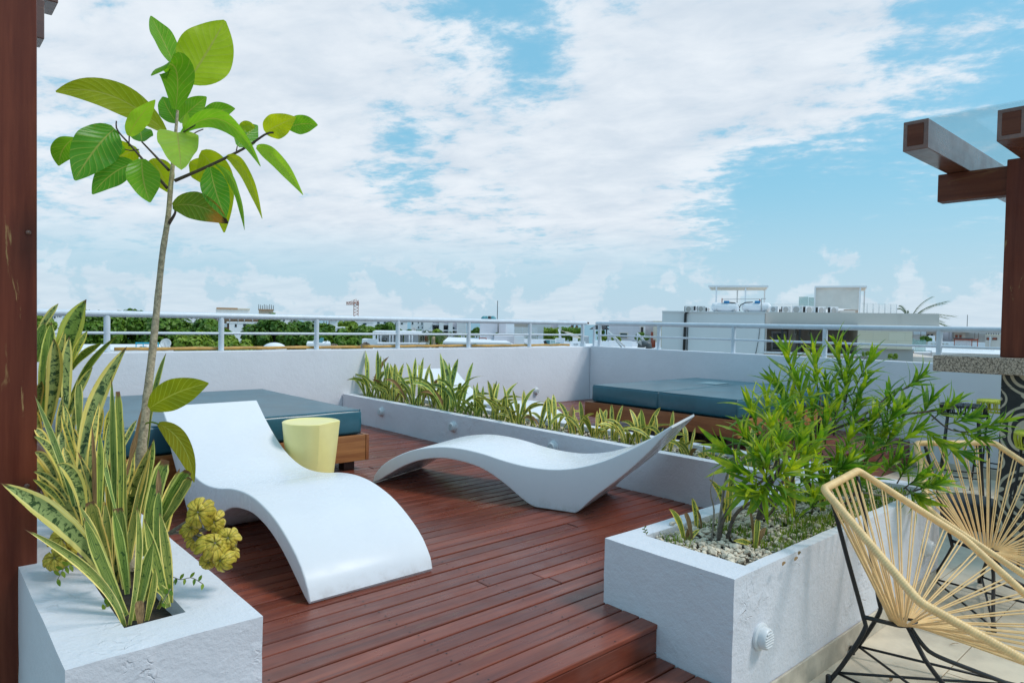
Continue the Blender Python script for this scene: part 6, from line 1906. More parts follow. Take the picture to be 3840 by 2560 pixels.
# ---------------------------------------------------------------- middle of the skyline
b = Bg('tower_crane', 'pale red tower crane over the distant scaffolded building', 'crane', 2, 1136, 320)
def lattice(part, a, bb, w_, n):
    A, B = V((b.x(a[0]), 0, b.z(*a))), V((b.x(bb[0]), 0, b.z(*bb)))
    mb = MB(); ax = (B - A).normalized(); s = V((0, 1, 0)).cross(ax).normalized() * w_
    for q in (-1, 1): mb.tube([A + s * q, B + s * q], 0.16, 4)
    for i in range(n):
        p0 = A.lerp(B, i / n); p1 = A.lerp(B, (i + 1) / n); k_ = 1 if i % 2 else -1
        mb.tube([p0 + s * k_, p1 - s * k_], 0.11, 4)
    mb.build(part, 'bg_crane', b.t)
lattice('mast', (1135, 330), (1135, 118), 1.0, 14); lattice('jib', (1038, 150), (1135, 150), 0.55, 12); lattice('counter_jib', (1135, 154), (1163, 154), 0.6, 4)
b.tube('stay', 'bg_crane', [(1040, 148, 0), (1136, 108, 0), (1160, 152, 0)], 0.1, 4); b.box('counterweight', 'bg_crane', 1152, 1163, 150, 166, -0.6, 1.2); b.box('cab', 'bg_white', 1126, 1135, 152, 166, -0.7, 1.2)
b = Bg('building', 'long scaffolded concrete building under construction below the crane', 'building', 2, 1330, 260)
b.box('slab', 'bg_scaffold', 1116, 1548, 286, 292, -0.5, 12); b.box('wall', 'bg_cream', 1120, 1225, 292, None, 0, 10); b.box('slab', 'bg_scaffold', 1225, 1548, 308, 313, -0.6, 10); b.box('wall', 'bg_scaffold', 1228, 1545, 293, None, 3, 8)
for i in range(22): b.tube('scaffold_pole', 'bg_cream' if i % 2 else 'bg_scaffold', [(1228 + i * 14.5, 290, -0.7), (1228 + i * 14.5, 332, -0.7)], 0.22, 4)
for i, (x0, x1, yt, d, lab) in enumerate(((330, 480, 294, 150, 'low white house behind the big dark tree, right of the brown building'), (480, 560, 300, 140, 'small white house left of the third railing post, above the trees'), (620, 770, 308, 120, 'white house with a roof railing directly left of the third post'),
                                          (865, 956, 314, 80, 'plain white cube house right of the third post, in front of the light tree'), (1050, 1310, 330, 150, 'long white house below the scaffolded building'), (1300, 1480, 318, 170, 'pale house with a roof line right of the crane'), (946, 1030, 386, 70, 'low white annex below the white cube house'),
                                          (1480, 1640, 326, 140, 'white house between the scaffolded building and the apartment block'))):
    b = Bg('house', lab, 'house', 2, (x0 + x1) / 2, d, G)
    b.box('wall', 'bg_white', x0, x1, yt); b.box('parapet', 'bg_white', x0 - 2, x1 + 2, yt - 3, yt + 4, -0.12, 4.2)
    if i != 3:
        for q in range(2): b.pane('window', 'bg_glass', x0 + (x1 - x0) * (.25 + .35 * q), x0 + (x1 - x0) * (.38 + .35 * q), yt + 14, yt + 30)
    else:
        for q in range(3): b.tube('pipe', 'bg_dark_metal', [(822 + q * 26, 322, -.4), (822 + q * 26, 385, -.4)], 0.05, 5)
    if i in (2, 1): b.tube('roof_railing', 'bg_dark_metal', [(x0, yt - 14, 0), (x1, yt - 14, 0)], 0.06, 4); 
b = Bg('apartment_block', 'stepped white apartment block with balconies and glass doors in front of the sea', 'building', 2, 1940, 95)
b.box('wall', 'bg_white', 1672, 1800, 292, None, 0.3, 9); b.box('wall', 'bg_white', 1800, 1886, 312, None, -0.5, 9); b.box('wall', 'bg_lilac', 1886, 1952, 318, None, 1.2, 8); b.box('wall', 'bg_white', 1952, 1994, 318, None, -0.8, 9); b.box('wall', 'bg_lilac', 1994, 2042, 318, None, 1.0, 8); b.box('wall', 'bg_white', 2042, 2084, 318, None, -0.8, 9); b.box('wall', 'bg_lilac', 2084, 2125, 320, None, 1.0, 8); b.box('wall', 'bg_white', 2125, 2216, 314, None, -0.4, 9)
b.box('roof', 'bg_white', 1800, 2060, 296, 314, 0.8, 7)
for x0, x1, y0, y1, f in ((1684, 1698, 308, 356, .3), (1744, 1752, 330, 346, .3), (1778, 1787, 332, 362, .3), (1744, 1754, 376, 394, .3), (1782, 1790, 378, 396, .3), (1890, 1950, 376, 408, 1.2), (1994, 2040, 376, 408, 1.0), (2084, 2108, 380, 404, 1.0), (1994, 2040, 420, 438, 1.0), (2086, 2110, 418, 440, 1.0)): b.pane('window', 'bg_glass', x0, x1, y0, y1, f, frame='bg_white' if x1 - x0 > 20 else None)
for x0, x1, y in ((1886, 1952, 408), (1994, 2042, 410), (2084, 2125, 408), (1886, 1952, 350), (1994, 2042, 352)): b.box('balcony', 'bg_white', x0, x1, y, y + 10, -0.7, 1.9)
for q in range(7): b.box('joint', 'bg_lilac', 2128, 2214, 326 + q * 17, 328 + q * 17, -0.43, 0.02)
b = Bg('pergola_house', 'white flat-roofed house with a column pergola and a curved terrace wall', 'house', 2, 1600, 43)
b.box('slab', 'bg_white', 1302, 1880, 428, 440, 0, 5); b.box('wall', 'bg_white', 1302, 1330, 440, None, 0, 1); b.box('wall', 'bg_white', 1610, 1750, 446, None, 0.8, 4); b.box('wall', 'bg_cream', 1750, 1862, 446, None, 1.0, 4)
for x in (1352, 1382, 1470, 1500, 1538, 1662, 1690): b.box('column', 'bg_white', x - 6, x + 6, 440, 530, 0.0, 0.25)
for q in range(12): b.box('rafter', 'bg_white', 1330 + q * 22, 1336 + q * 22, 440, 447, -0.6, 4)
b.pane('window', 'bg_dark', 1776, 1786, 474, 522, 1.0); b.pane('window', 'bg_dark', 1798, 1808, 474, 522, 1.0); b.pane('door', 'bg_rust', 1818, 1850, 474, 524, 1.0)
b.box('wall', 'bg_white', 1330, 1600, 440, None, 3.0, 2)
b.box('terrace_wall', 'bg_white', 1360, 1840, 536, None, -1.6, 1.2); b.box('coping', 'bg_white', 1355, 1845, 531, 538, -1.7, 1.4)
b.box('low_roof', 'bg_white', 1200, 1362, 500, None, -0.4, 2)
zt_ = b.z(1310, 560)
mb = MB(); mb.add([(b.x(1190), -3.4, zt_ - .45), (b.x(1430), -3.4, zt_ - .45), (b.x(1430), -1.8, zt_ - .45), (b.x(1190), -1.8, zt_ - .45), (b.x(1310), -2.6, zt_)], [(0, 1, 4), (1, 2, 4), (2, 3, 4), (3, 0, 4), (3, 2, 1, 0)]); mb.build('hip_roof', 'bg_white', b.t)
AC = None
def ac_unit(label, c, x, y, wpx, d, turn=0.0):
    global AC
    ox, oy = cv(c, x, y)
    p = PO(ox, oy, d)
    if AC is None:
        t = thing('ac_unit', (0, 0, 0), '', 'air conditioner', 'air conditioning units on the roofs')
        MB().box((-0.42, 0, 0), (0.42, 0.32, 0.62), 0.015).build('case', 'bg_white', t)
        MB().lathe([(0.25, 0.0), (0.25, 0.02), (0.235, 0.025)], (-0.08, 0, 0.31), 20, 'y').build('fan_guard', 'bg_grey', t)
        MB().lathe([(0.205, 0.012), (0.20, 0.014)], (-0.08, 0, 0.31), 20, 'y').build('fan', 'bg_dark_metal', t)
        t.children[-1].location.y = -0.014
        MB().box((0.21, -0.006, 0.06), (0.40, 0, 0.56)).build('panel', 'bg_pale_metal', t)
        MB().box((-0.425, 0.03, 0.06), (-0.42, 0.29, 0.56)).build('side_grille', 'bg_dark', t)
        AC = t; o = t
    else: o = copy_tree(AC)
    s = wpx / CR[c][2] * d / 2560 / 0.84
    o.location = p; o.rotation_euler = (0, 0, RZ + turn); o.scale = (s, s, s); o['label'] = label
ac_unit('air conditioner on the roof beside the fan palms, the dark-fronted one', 2, 1800, 438, 40, 42); ac_unit('air conditioner right of the one beside the fan palms', 2, 1866, 438, 36, 42, 0.5)
ac_unit('small air conditioner standing beside the low lilac box house', 3, 702, 562, 40, 34); ac_unit('air conditioner on the roof in front of the lilac house, by the red pump', 3, 346, 544, 44, 34)
ac_unit('air conditioner hanging under the white pergola', 2, 1412, 512, 34, 43.5)
b = Bg('flat_roof', 'broad flat white roof in front of the fan palms, crossing behind the fourth railing post', 'roof', 2, 2200, 30)
b.box('roof', 'bg_white', 1992, 2660, 530, 548, 0, 9); b.box('wall', 'bg_lilac', 2010, 2700, 548, None, 0.4, 8)
b = Bg('garden_pergola', 'small white post and beam pergola below the sea view', 'pergola', 2, 2230, 58)
for x in (2076, 2176, 2196, 2310, 2335): b.box('post', 'bg_white', x - 6, x + 6, 462, None, 0, 0.25)
b.box('beam', 'bg_white', 2060, 2345, 456, 466, 0, 0.3)
b = Bg('lilac_house', 'lilac-grey box house with roof tanks and a thin mast, right of the sea view', 'house', 3, 430, 36)
b.box('wall', 'bg_lilac', 260, 514, 337, None, 0.0, 6); b.box('wall', 'bg_white', 514, 598, 337, None, 0.1, 5.8); b.box('wall', 'bg_lilac', 405, 588, 462, None, -2.2, 2.1); b.box('wall', 'bg_white', 588, 682, 460, None, -2.1, 2.0)
b.tube('drain_pipe', 'bg_dark_metal', [(440, 340, -0.06), (440, 440, -0.06)], 0.03); b.tube('mast', 'bg_dark_metal', [(430, 337, 2), (430, 112, 2)], 0.025); b.tube('aerial', 'bg_dark_metal', [(512, 337, 1), (520, 305, 1)], 0.02); b.tube('aerial', 'bg_dark_metal', [(500, 306, 1), (528, 318, 1)], 0.015)
for x, m_ in ((298, 'bg_teal'), (322, 'bg_teal'), (352, 'bg_dark'), (386, 'bg_teal')):
    zz = b.z(x, 337); MB().lathe([(0.16, 0), (0.17, 0.24), (0.10, 0.33), (0.05, 0.35)], (b.x(x), 1.0, zz), 14).build('roof_tank', m_, b.t, True)
b.pane('window', 'bg_pale_metal', 292, 324, 456, 484, 0.0); b.box('pump', 'bg_rust', 284, 326, 512, 536, -0.8, 0.4); b.tube('pipe', 'bg_rust', [(262, 536, -.7), (262, 486, -.7), (326, 486, -.7), (326, 500, -.7)], 0.03)
b = Bg('slat_fence', 'tall white horizontal slat screen between the lilac house and the stone house', 'fence', 3, 710, 44)
for q in range(15): b.box('slat', 'bg_white', 596, 826, 382 + q * 8.2, 387 + q * 8.2, 0, 0.06)
for x in (600, 680, 760, 822): b.box('post', 'bg_white', x - 3, x + 3, 380, None, 0.06, 0.08)
b = Bg('stone_house', 'pale stone-faced house behind the slat screen, left of the corner', 'house', 3, 860, 55)
b.box('wall', 'bg_cream', 566, 750, 320, None, 0.5, 7); b.box('wall', 'bg_taupe', 598, 748, 326, 380, 0.44, 0.05); b.box('wall', 'bg_white', 750, 954, 322, None, 0.0, 7); b.box('wall', 'bg_lilac', 954, 1030, 318, None, 1.4, 6); b.box('wall', 'bg_white', 1030, 1138, 316, None, -0.3, 7)
b.pane('window', 'bg_glass', 1086, 1128, 400, 424, -0.3, frame='bg_white'); b.pane('window', 'bg_taupe', 955, 975, 402, 432, 1.4)
for q in range(8): b.box('joint', 'bg_cream', 752, 952, 336 + q * 13, 337.5 + q * 13, -0.02, 0.02)
b = Bg('terrace_pergola', 'dark timber terrace pergola with two hanging lamps left of the railing corner', 'pergola', 3, 1230, 50)
b.box('beam', 'bg_brown', 1136, 1330, 332, 350, 0, 3); b.box('post', 'bg_dark', 1168, 1180, 350, 470, 0, .3); b.box('beam', 'bg_dark', 1398, 1528, 364, 374, 0, 3)
for x in (1478, 1505): b.box('post', 'bg_dark', x - 6, x + 6, 374, 470, 0.2, .25)
for x in (1159, 1210):
    b.tube('lamp_cord', 'bg_dark', [(x, 350, 1), (x, 378, 1)], 0.015, 4); MB().lathe([(0.13, 0), (0.12, 0.06), (0.03, 0.2)], (b.x(x), 1.0, b.z(x, 390)), 12).build('lamp_shade', 'bg_terracotta', b.t, True)
b.box('terrace_wall', 'bg_white', 860, 1330, 468, None, -1, 3)
b = Bg('umbrella', 'open black umbrella right of the railing corner', 'umbrella', 3, 1436, 46)
MB().lathe([(0.72, 0), (0.38, 0.22), (0.02, 0.36)], (0, 0, b.z(1436, 406)), 8).build('canopy', 'bg_dark', b.t); b.tube('pole', 'bg_dark', [(1436, 470, 0), (1436, 385, 0)], 0.03)
b = Bg('roof_terrace', 'white planter walls and benches of the neighbouring roof terrace', 'terrace', 3, 1200, 36)
for x0, x1, y0, f in ((680, 1000, 508, 1.0), (990, 1090, 500, 2.0), (1086, 1146, 532, 0), (1150, 1300, 530, 0.2), (1392, 1560, 520, 0.6), (1560, 1770, 524, 0.8), (1770, 2060, 540, 1.6), (1170, 1226, 480, 3)): b.box('low_wall', 'bg_white', x0, x1, y0, None, f, 0.8)
b.box('roof', 'bg_white', 660, 2060, 572, None, -2.5, 8)
for x in (1186, 1204, 1216, 1250): b.box('vent_slot', 'bg_dark', x, x + 5, 548, 560, 0.17, 0.03)
b = Bg('glass_box', 'teal glass skylight with a dark sloping lid on the neighbouring roof', 'skylight', 3, 950, 33)
b.box('panel', 'bg_teal', 905, 950, 508, 560, 0, 0.05); b.box('panel', 'green_glass', 952, 1004, 508, 562, 0, 0.05); b.box('panel', 'green_glass', 1004, 1050, 532, 562, -0.2, 0.05)
mb = MB(); mb.add([(b.x(886), -.05, b.z(886, 518)), (b.x(906), -.05, b.z(906, 512)), (b.x(936), -.05, b.z(936, 560)), (b.x(898), -.05, b.z(898, 556))], [(0, 1, 2, 3)]); mb.add([(v[0], v[1] + .05, v[2]) for v in mb.v], [(3, 2, 1, 0)]); mb.build('lid', 'bg_dark', b.t)
b = Bg('hammock', 'beige hammock slung between white poles left of the corner', 'hammock', 3, 1170, 38)
b.tube('pole', 'bg_white', [(1030, 402, 0), (1066, 510, 0)], 0.035); b.tube('rope', 'bg_cream', [(1030, 402, 0), (1090, 428, 0)], 0.015)
pp = catmull([(1090, 428, 0), (1150, 456, 0), (1215, 482, 0), (1260, 490, 0)], 12)
mb = MB(); vs_ = []; 
for i, q in enumerate(pp):
    x_, z_ = b.x(q.x), b.z(q.x, q.y); k_ = sin(pi * i / 11) * 0.10 + .02
    vs_ += [(x_, -k_ * 3, z_ + k_), (x_, 0, z_ - k_ * .6), (x_, k_ * 3, z_ + k_)]
mb.add(vs_, [f for i in range(11) for f in ((3 * i, 3 * i + 1, 3 * i + 4, 3 * i + 3), (3 * i + 1, 3 * i + 2, 3 * i + 5, 3 * i + 4))]); mb.build('cloth', 'bg_cream', b.t, True)
for lab, pts in (('white shade sail poles with a slack rope right of the railing corner', [((1515, 418), (1655, 580)), ((1515, 418), (1690, 575)), ((1515, 418), (1520, 520))]), ('white shade sail poles in front of the dark bush', [((1806, 440), (1806, 540)), ((1810, 445), (1870, 530)), ((1812, 445), (1890, 528))])):
    b = Bg('sail_poles', lab, 'poles', 3, pts[0][0][0], 31, 'shade sail poles')
    for (x0, y0), (x1, y1) in pts: b.tube('pole', 'bg_white', [(x0, y0, 0), (x1, y1, 0)], 0.035)
b = Bg('grey_stone_house', 'grey stone house with dark door and window right of the railing corner', 'house', 3, 1700, 42)
b.box('wall', 'bg_lilac', 1526, 1824, 322, None, 0, 7); b.box('wall', 'bg_white', 1824, 1886, 322, None, 0.6, 6); b.box('wall', 'bg_lilac', 1886, 1965, 322, None, 1.2, 6); b.box('wall', 'bg_cream', 1965, 2050, 322, None, 0.3, 6)
for q in range(11): b.box('joint', 'bg_grey', 1528, 1822, 334 + q * 13, 335.2 + q * 13, -0.012, 0.02)
b.pane('door', 'bg_dark', 1838, 1868, 376, 452, 0.6, frame='bg_cream'); b.pane('window', 'bg_glass', 1628, 1716, 436, 492, 0, frame='bg_cream'); b.pane('door', 'bg_rust', 1940, 1962, 430, 512, 0.3)
b = Bg('exhaust_fan', 'grey sheet metal exhaust hood with a dark bent duct on the roof', 'exhaust fan', 3, 1860, 28, 'roof exhaust fans')
mb = MB(); xs = [b.x(q) for q in (1808, 1890)]; zt, zb = b.z(1850, 512), b.z(1850, 584)
mb.add([(xs[0], 0, zb), (xs[1], 0, zb), (xs[1], .7, zb), (xs[0], .7, zb), (xs[0] + .05, .1, zt), (xs[1] - .2, .1, zt), (xs[1] - .2, .6, zt), (xs[0] + .05, .6, zt)], [(0, 1, 5, 4), (1, 2, 6, 5), (2, 3, 7, 6), (3, 0, 4, 7), (4, 5, 6, 7)]); mb.build('hood', 'bg_grey', b.t)
mb = MB(); mb.add([(xs[0] + .02, -.02, zt - .1), (xs[0] + .28, -.02, zt - .3), (xs[0] + .30, -.02, zb + .02), (xs[0] + .02, -.02, zb + .02)], [(0, 1, 2, 3)]); mb.build('side_plate', 'bg_dark_metal', b.t)
b.tube('duct', 'bg_dark_metal', [(1850, 545, -.3), (1895, 542, -.3), (1918, 552, -.3), (1920, 590, -.3)], 0.13, 12)
b = Bg('exhaust_fan', 'grey exhaust hood with a rust red pipe end beside the railing post', 'exhaust fan', 3, 1940, 29, 'roof exhaust fans')
mb = MB(); xs = [b.x(q) for q in (1898, 1972)]; zt, zb = b.z(1930, 506), b.z(1930, 590)
mb.add([(xs[0], .3, zb), (xs[1], .3, zb), (xs[1], 1, zb), (xs[0], 1, zb), (xs[0] + .1, .4, zt), (xs[1] - .15, .4, zt), (xs[1] - .15, .9, zt), (xs[0] + .1, .9, zt)], [(0, 1, 5, 4), (1, 2, 6, 5), (2, 3, 7, 6), (3, 0, 4, 7), (4, 5, 6, 7)]); mb.build('hood', 'bg_grey', b.t)
b.tube('pipe', 'bg_rust', [(1940, 545, 0.1), (1985, 545, 0.1)], 0.17, 14)

# ---------------------------------------------------------------- the big white building on the right
D = 27.0
b = Bg('white_building', 'big white building with a beige recessed terrace and roof machinery behind the right railing', 'building', 4, 1200, D)
b.box('wall', 'bg_white', 216, 1222, 338, None, 0, 12); b.box('roof_edge', 'bg_white', 213, 1226, 333, 345, -0.04, 12)
# beige wing: upper band, recess, stone-clad end
b.box('wall', 'bg_beige', 1226, 2950, 345, 465, 0.3, 11); b.box('wall', 'bg_beige', 1226, 2950, 762, None, 0.3, 10)
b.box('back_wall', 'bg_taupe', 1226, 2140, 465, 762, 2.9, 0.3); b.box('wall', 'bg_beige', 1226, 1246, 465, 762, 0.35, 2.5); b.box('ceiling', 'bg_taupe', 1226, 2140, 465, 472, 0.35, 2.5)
b.box('stone_cladding', 'stone_cladding', 2140, 2680, 478, 700, 0.1, 6); b.box('wall', 'bg_beige', 2140, 2950, 462, 480, 0.2, 6); b.box('wall', 'bg_grey', 2140, 2700, 700, None, 0.25, 6)
for q in range(1): b.box('fascia', 'bg_dark', 1276, 2122, 460, 486, 0.05, 0.25)
for x in (1398, 1572, 2010): b.box('post', 'bg_dark', x - 10, x + 10, 486, 762, 0.1, 0.25)
b.pane('window', 'bg_glass', 1298, 1466, 530, 745, 2.9, frame='bg_white'); b.box('pilaster', 'bg_beige', 1480, 1560, 486, 762, 2.5, 0.4); b.box('pilaster', 'bg_cream', 1504, 1530, 530, 762, 2.46, 0.04)
for x, y in ((1546, 565), (1694, 570)):
    b.tube('lamp_cord', 'bg_dark', [(x, 486, 1.5), (x, y - 12, 1.5)], 0.012, 4); MB().lathe([(0.02, 0.26), (0.03, 0.2), (0.11, 0.1), (0.10, 0.02), (0.02, 0)], (b.x(x), 1.5, b.z(x, y + 14)), 12).build('lamp_bulb', 'clear_glass', b.t, True)
b.box('sofa', 'bg_brown', 1616, 1700, 690, 750, 1.8, 0.7); b.box('sofa_cushion', 'bg_cream', 1640, 1790, 702, 718, 1.6, 0.8)
b.tube('drain_pipe', 'bg_dark', [(472, 338, -0.08), (455, 340, -0.08), (446, 362, -0.08), (443, 560, -0.08), (440, 735, -0.08)], 0.055, 8); b.tube('cable', 'bg_dark_metal', [(470, 460, -0.03), (468, 735, -0.03)], 0.025, 5); b.tube('cable', 'bg_dark_metal', [(1176, 486, -.03), (1168, 600, -.03), (1140, 760, -.03)], 0.012, 4)
b.box('ledge', 'bg_white', 1222, 2300, 742, 756, -0.25, 0.6)
b.box('roof_pavilion', 'bg_beige', 1990, 2140, 318, 348, 1.0, 4)
WB = b
def gas_tank(label, x0, x1):
    b_ = Bg('gas_tank', label, 'gas tank', 4, (x0 + x1) / 2, D + 1.2, 'white gas tanks on the big building')
    L = b_.x(x1) - b_.x(x0); R = (b_.z(x0, 248) - b_.z(x0, 336)) / 2; zc = b_.z((x0 + x1) / 2, 292)
    prof = []
    for q in range(9): a = pi / 2 * q / 8; prof.append((R * sin(a) + 0.002, -L / 2 + R * 0.8 - R * 0.8 * cos(a)))
    for q in range(9): a = pi / 2 * (1 - q / 8); prof.append((R * sin(a) + 0.002, L / 2 - R * 0.8 + R * 0.8 * cos(a)))
    MB().lathe(prof, (0, 0, zc), 28, 'x').build('shell', 'bg_white', b_.t, True)
    xm = (x0 + x1) / 2
    b_.box('valve_box', 'bg_blue', xm - 22 + 5, xm + 38, 230, 252, -0.15, 0.3, bev=0.02)
    for x in (x0 + 45, x1 - 60): b_.box('saddle', 'bg_grey', x, x + 16, 318, 342, -0.3, 0.6)
    return b_
ga = gas_tank('white gas tank with a blue valve box on the roof, the left of two', 693, 972); gb = gas_tank('white gas tank with a blue valve box on the roof, the right of two', 990, 1280)
gb.tube('hose', 'bg_dark', [(1100, 242, -.1), (1030, 246, -.1), (985, 268, -.1), (968, 296, -.1), (975, 330, -.1)], 0.02, 5); ga.tube('hose', 'bg_dark', [(868, 246, -.1), (920, 250, -.1), (955, 268, -.1), (974, 300, -.1)], 0.02, 5)
ga.tube('pipe', 'bg_rust', [(798, 250, -.1), (798, 205, -.1)], 0.02, 5); gb.tube('pipe', 'bg_grey', [(1184, 330, -.2), (1184, 210, -.2), (1225, 210, -.2)], 0.02, 5); ga.tube('pipe', 'bg_grey', [(800, 216, -.1), (1170, 212, -.1)], 0.012, 5); gb.tube('pipe', 'bg_rust', [(1168, 245, -.1), (1168, 218, -.1)], 0.03, 5)
def canopy(label, x0, x1, ytop, posts, screen=None, d=D + 3, deep=2.6):
    b_ = Bg('roof_canopy', label, 'canopy', 4, (x0 + x1) / 2, d, 'white steel canopies on the big building')
    z1 = b_.z((x0 + x1) / 2, ytop); h = 0.09
    MB().box((b_.x(x0), 0, z1 - h), (b_.x(x1), deep, z1), 0.01).build('roof', 'bg_white', b_.t)
    MB().box((b_.x(x0) + .05, 0.05, z1 - h - 0.012), (b_.x(x1) - .05, deep - .05, z1 - h - .002)).build('lining', 'bg_cream', b_.t)
    for x, f in posts: MB().box((b_.x(x) - .03, f, b_.z(x, 345)), (b_.x(x) + .03, f + .06, z1 - h)).build('post', 'bg_white', b_.t)
    if screen: 
        mb = MB(); n = 16; vs_ = []
        for i in range(n + 1):
            u = i / n; x_ = b_.x(screen[0]) + (b_.x(screen[1]) - b_.x(screen[0])) * u
            for j, y in enumerate((screen[2], (screen[2] + screen[3]) / 2, screen[3])):
                vs_.append((x_, 0.1 + 0.03 * sin(u * 9 + j), b_.z(screen[0], y) + 0.03 * sin(u * 7 + j * 2) * (j > 0)))
        mb.add(vs_, [(3 * i + j, 3 * i + 3 + j, 3 * i + 4 + j, 3 * i + 1 + j) for i in range(n) for j in (0, 1)]); mb.build('screen', 'bg_screen', b_.t, True)
        b_.box('rail', 'bg_taupe', screen[0] + 280, screen[1], screen[3] + 4, 365, 0.5, 0.06)
    return b_
canopy('flat white canopy on thin posts above the gas tanks', 660, 1250, 76, ((740, 0), (945, 2.3), (1026, 0.1), (1228, 1.9)))
canopy('white canopy with a beige roller screen right of the air conditioners', 1700, 2215, 82, ((1706, 0), (2148, 0), (2206, 2.3)), (1712, 2138, 92, 308))
labs = ('first air conditioner at the left end of the big building roof', 'black-sided air conditioner behind the first one', 'air conditioner in front, left of the gas tanks', 'air conditioner touching the left gas tank', 'air conditioner just right of the gas tanks', 'second air conditioner right of the gas tanks', 'third air conditioner right of the gas tanks, below the glass',
        'fourth air conditioner right of the gas tanks', 'air conditioner at the left foot of the screened canopy', 'air conditioner below the middle of the beige screen', 'last air conditioner on the roof, below the right part of the screen')
for lab, (x, y, w_, dd, tn) in zip(labs, ((482, 339, 82, .4, 0), (562, 330, 70, 1.6, .9), (602, 337, 78, .3, 0), (672, 336, 56, .8, .8), (1312, 340, 76, .5, -.7), (1384, 342, 46, .8, 1.0), (1436, 344, 84, .5, 0), (1540, 350, 96, .5, -.5), (1662, 355, 100, .5, .35), (1782, 358, 96, .5, .35), (1905, 362, 100, .5, .35))):
    ac_unit(lab, 4, x, y, w_, D + dd, tn)
b = Bg('glass_screen', 'pale green glass wind screens between the gas tanks and the canopy', 'glass screen', 4, 1620, D + 5)
b.box('pane', 'green_glass', 1550, 1642, 190, 345, 0, 0.02); b.box('pane', 'green_glass', 1645, 1700, 196, 345, 0, 0.02)
for x0 in range(1250, 1550, 75): b.box('pane', 'clear_glass', x0, x0 + 73, 254, 345, 0.3, 0.02)
for x0 in range(655, 1230, 115): b.box('pane', 'clear_glass', x0, x0 + 112, 240, 338, 2.3, 0.02)
b = Bg('glass_railing', 'clear glass roof railing with thin posts right of the canopy', 'glass railing', 5, 780, D + 2)
for q in range(6):
    x0 = 640 + q * 62; b.box('pane', 'clear_glass', x0, x0 + 60, 155 + q * 2, 292, 0, 0.02); b.tube('post', 'bg_pale_metal', [(x0 + 61, 160 + q * 2, -.03), (x0 + 61, 292, -.03)], 0.015, 5)
b = Bg('person', 'person in a striped top resting on the sofa of the recessed terrace', 'person', 4, 1870, D + 1.8)
zb = b.z(1860, 735)
def blob(part, mat, pts, rad): MB().tube([V((b.x(x), f, b.z(x, y))) for x, y, f in pts], rad, 12).build(part, mat, b.t, True)
blob('body', 'bg_white', [(1840, 706, 0), (1860, 690, 0), (1885, 698, 0), (1900, 730, 0), (1902, 752, 0)], [.04, .12, .16, .15, .10])
blob('hair', 'bg_dark', [(1832, 672, 0), (1842, 664, 0), (1856, 668, 0), (1862, 680, 0)], [.03, .08, .09, .05])
for q in range(6): b.box('stripe', 'bg_dark', 1846, 1876, 702 + q * 9, 705 + q * 9, -0.17, 0.03)

# ---------------------------------------------------------------- pool terrace at the far right
PD = 34.0
b = Bg('pool_terrace', 'white pool terrace with turquoise water and glass edge behind the right railing', 'terrace', 5, 1300, PD)
zt = b.z(1300, 668)
b.box('wall', 'bg_white', 620, 2600, 664, None, 0, 14)
MB().box((b.x(640), 0.6, zt + 0.02), (b.x(2100), 7.5, zt + 0.06)).build('pool_water', 'pool_water', b.t)
b.box('coping', 'bg_white', 620, 2100, 660, 668, -0.1, 0.6)
b.box('wall', 'bg_taupe', 950, 1210, 656, 740, -1.5, 1.2); b.box('wall', 'bg_white', 1212, 1400, 664, None, -2.2, 2.0)
for q in range(5): b.box('slat', 'bg_white', 1035, 1205, 684 + q * 11, 690 + q * 11, -1.56, 0.04)
for x in (1248, 1284): b.box('vent_slot', 'bg_dark', x, x + 4, 694, 706, -2.23, 0.03)
for q in range(9):
    x0 = 972 + q * 120; b.box('glass_pane', 'green_glass' if q < 3 else 'clear_glass', x0, x0 + 118, 516 + q * 14, 664, -0.2, 0.02)
b.box('sloping_wall', 'bg_white', 780, 1420, 752, None, -9.5, 3.0); b.box('ledge', 'bg_white', 1390, 2600, 668, None, -4, 3.8)
for i, (x, y, lab) in enumerate(((862, 724, 'white slatted sun bed by the glass, the left of two'), (915, 720, 'white slatted sun bed by the glass, the right of two'))):
    l = Bg('sun_bed', lab, 'sun bed', 5, x, 27, 'white sun beds on the next roof')
    l.tube('frame', 'bg_white', [(x - 36, y + 30, 0), (x, y + 20, 0), (x + 20, y - 26, 0)], 0.03, 5); l.tube('frame', 'bg_white', [(x - 30, y + 30, .5), (x + 6, y + 20, .5), (x + 26, y - 26, .5)], 0.03, 5)
    for q in range(6): l.tube('slat', 'bg_teal', [(x - 36 + q * 9, y + 28 - q * 2 - (q > 3) * (q - 3) * 16, 0), (x - 30 + q * 9, y + 28 - q * 2 - (q > 3) * (q - 3) * 16, .5)], 0.025, 4)
b = Bg('palm_pot', 'big white tapered plant pot on the pool edge', 'plant pot', 5, 1150, 33)
zz = b.z(1150, 650); hh = b.z(1150, 600) - zz; MB().lathe([(hh * .62, 0), (hh * 1.02, hh), (hh * .95, hh), (hh * .9, hh * .85)], (0, 0, zz), 20).build('pot', 'bg_white', b.t, True); MB().lathe([(hh * .9, hh * .86), (0.01, hh * .87)], (0, 0, zz), 16).build('soil', 'soil', b.t)
ox, oy = cv(5, 1146, 395)
c = PO(ox, oy, 33); tz = PO(*cv(5, 1146, 610), 33).z
t = thing('palm', (c.x, c.y, tz), 'thin wind-bent palm in the white pot by the pool, fronds above the rail', 'palm')
MB().tube([(0, 0, 0), (0.02, 0, (c.z - tz) * .5), (0, 0, c.z - tz)], [0.055, 0.045, 0.04], 8).build('trunk', 'bark_pale', t, True)
rr = random.Random(3); wd_ = RIGHT.copy(); wd_.z = 0
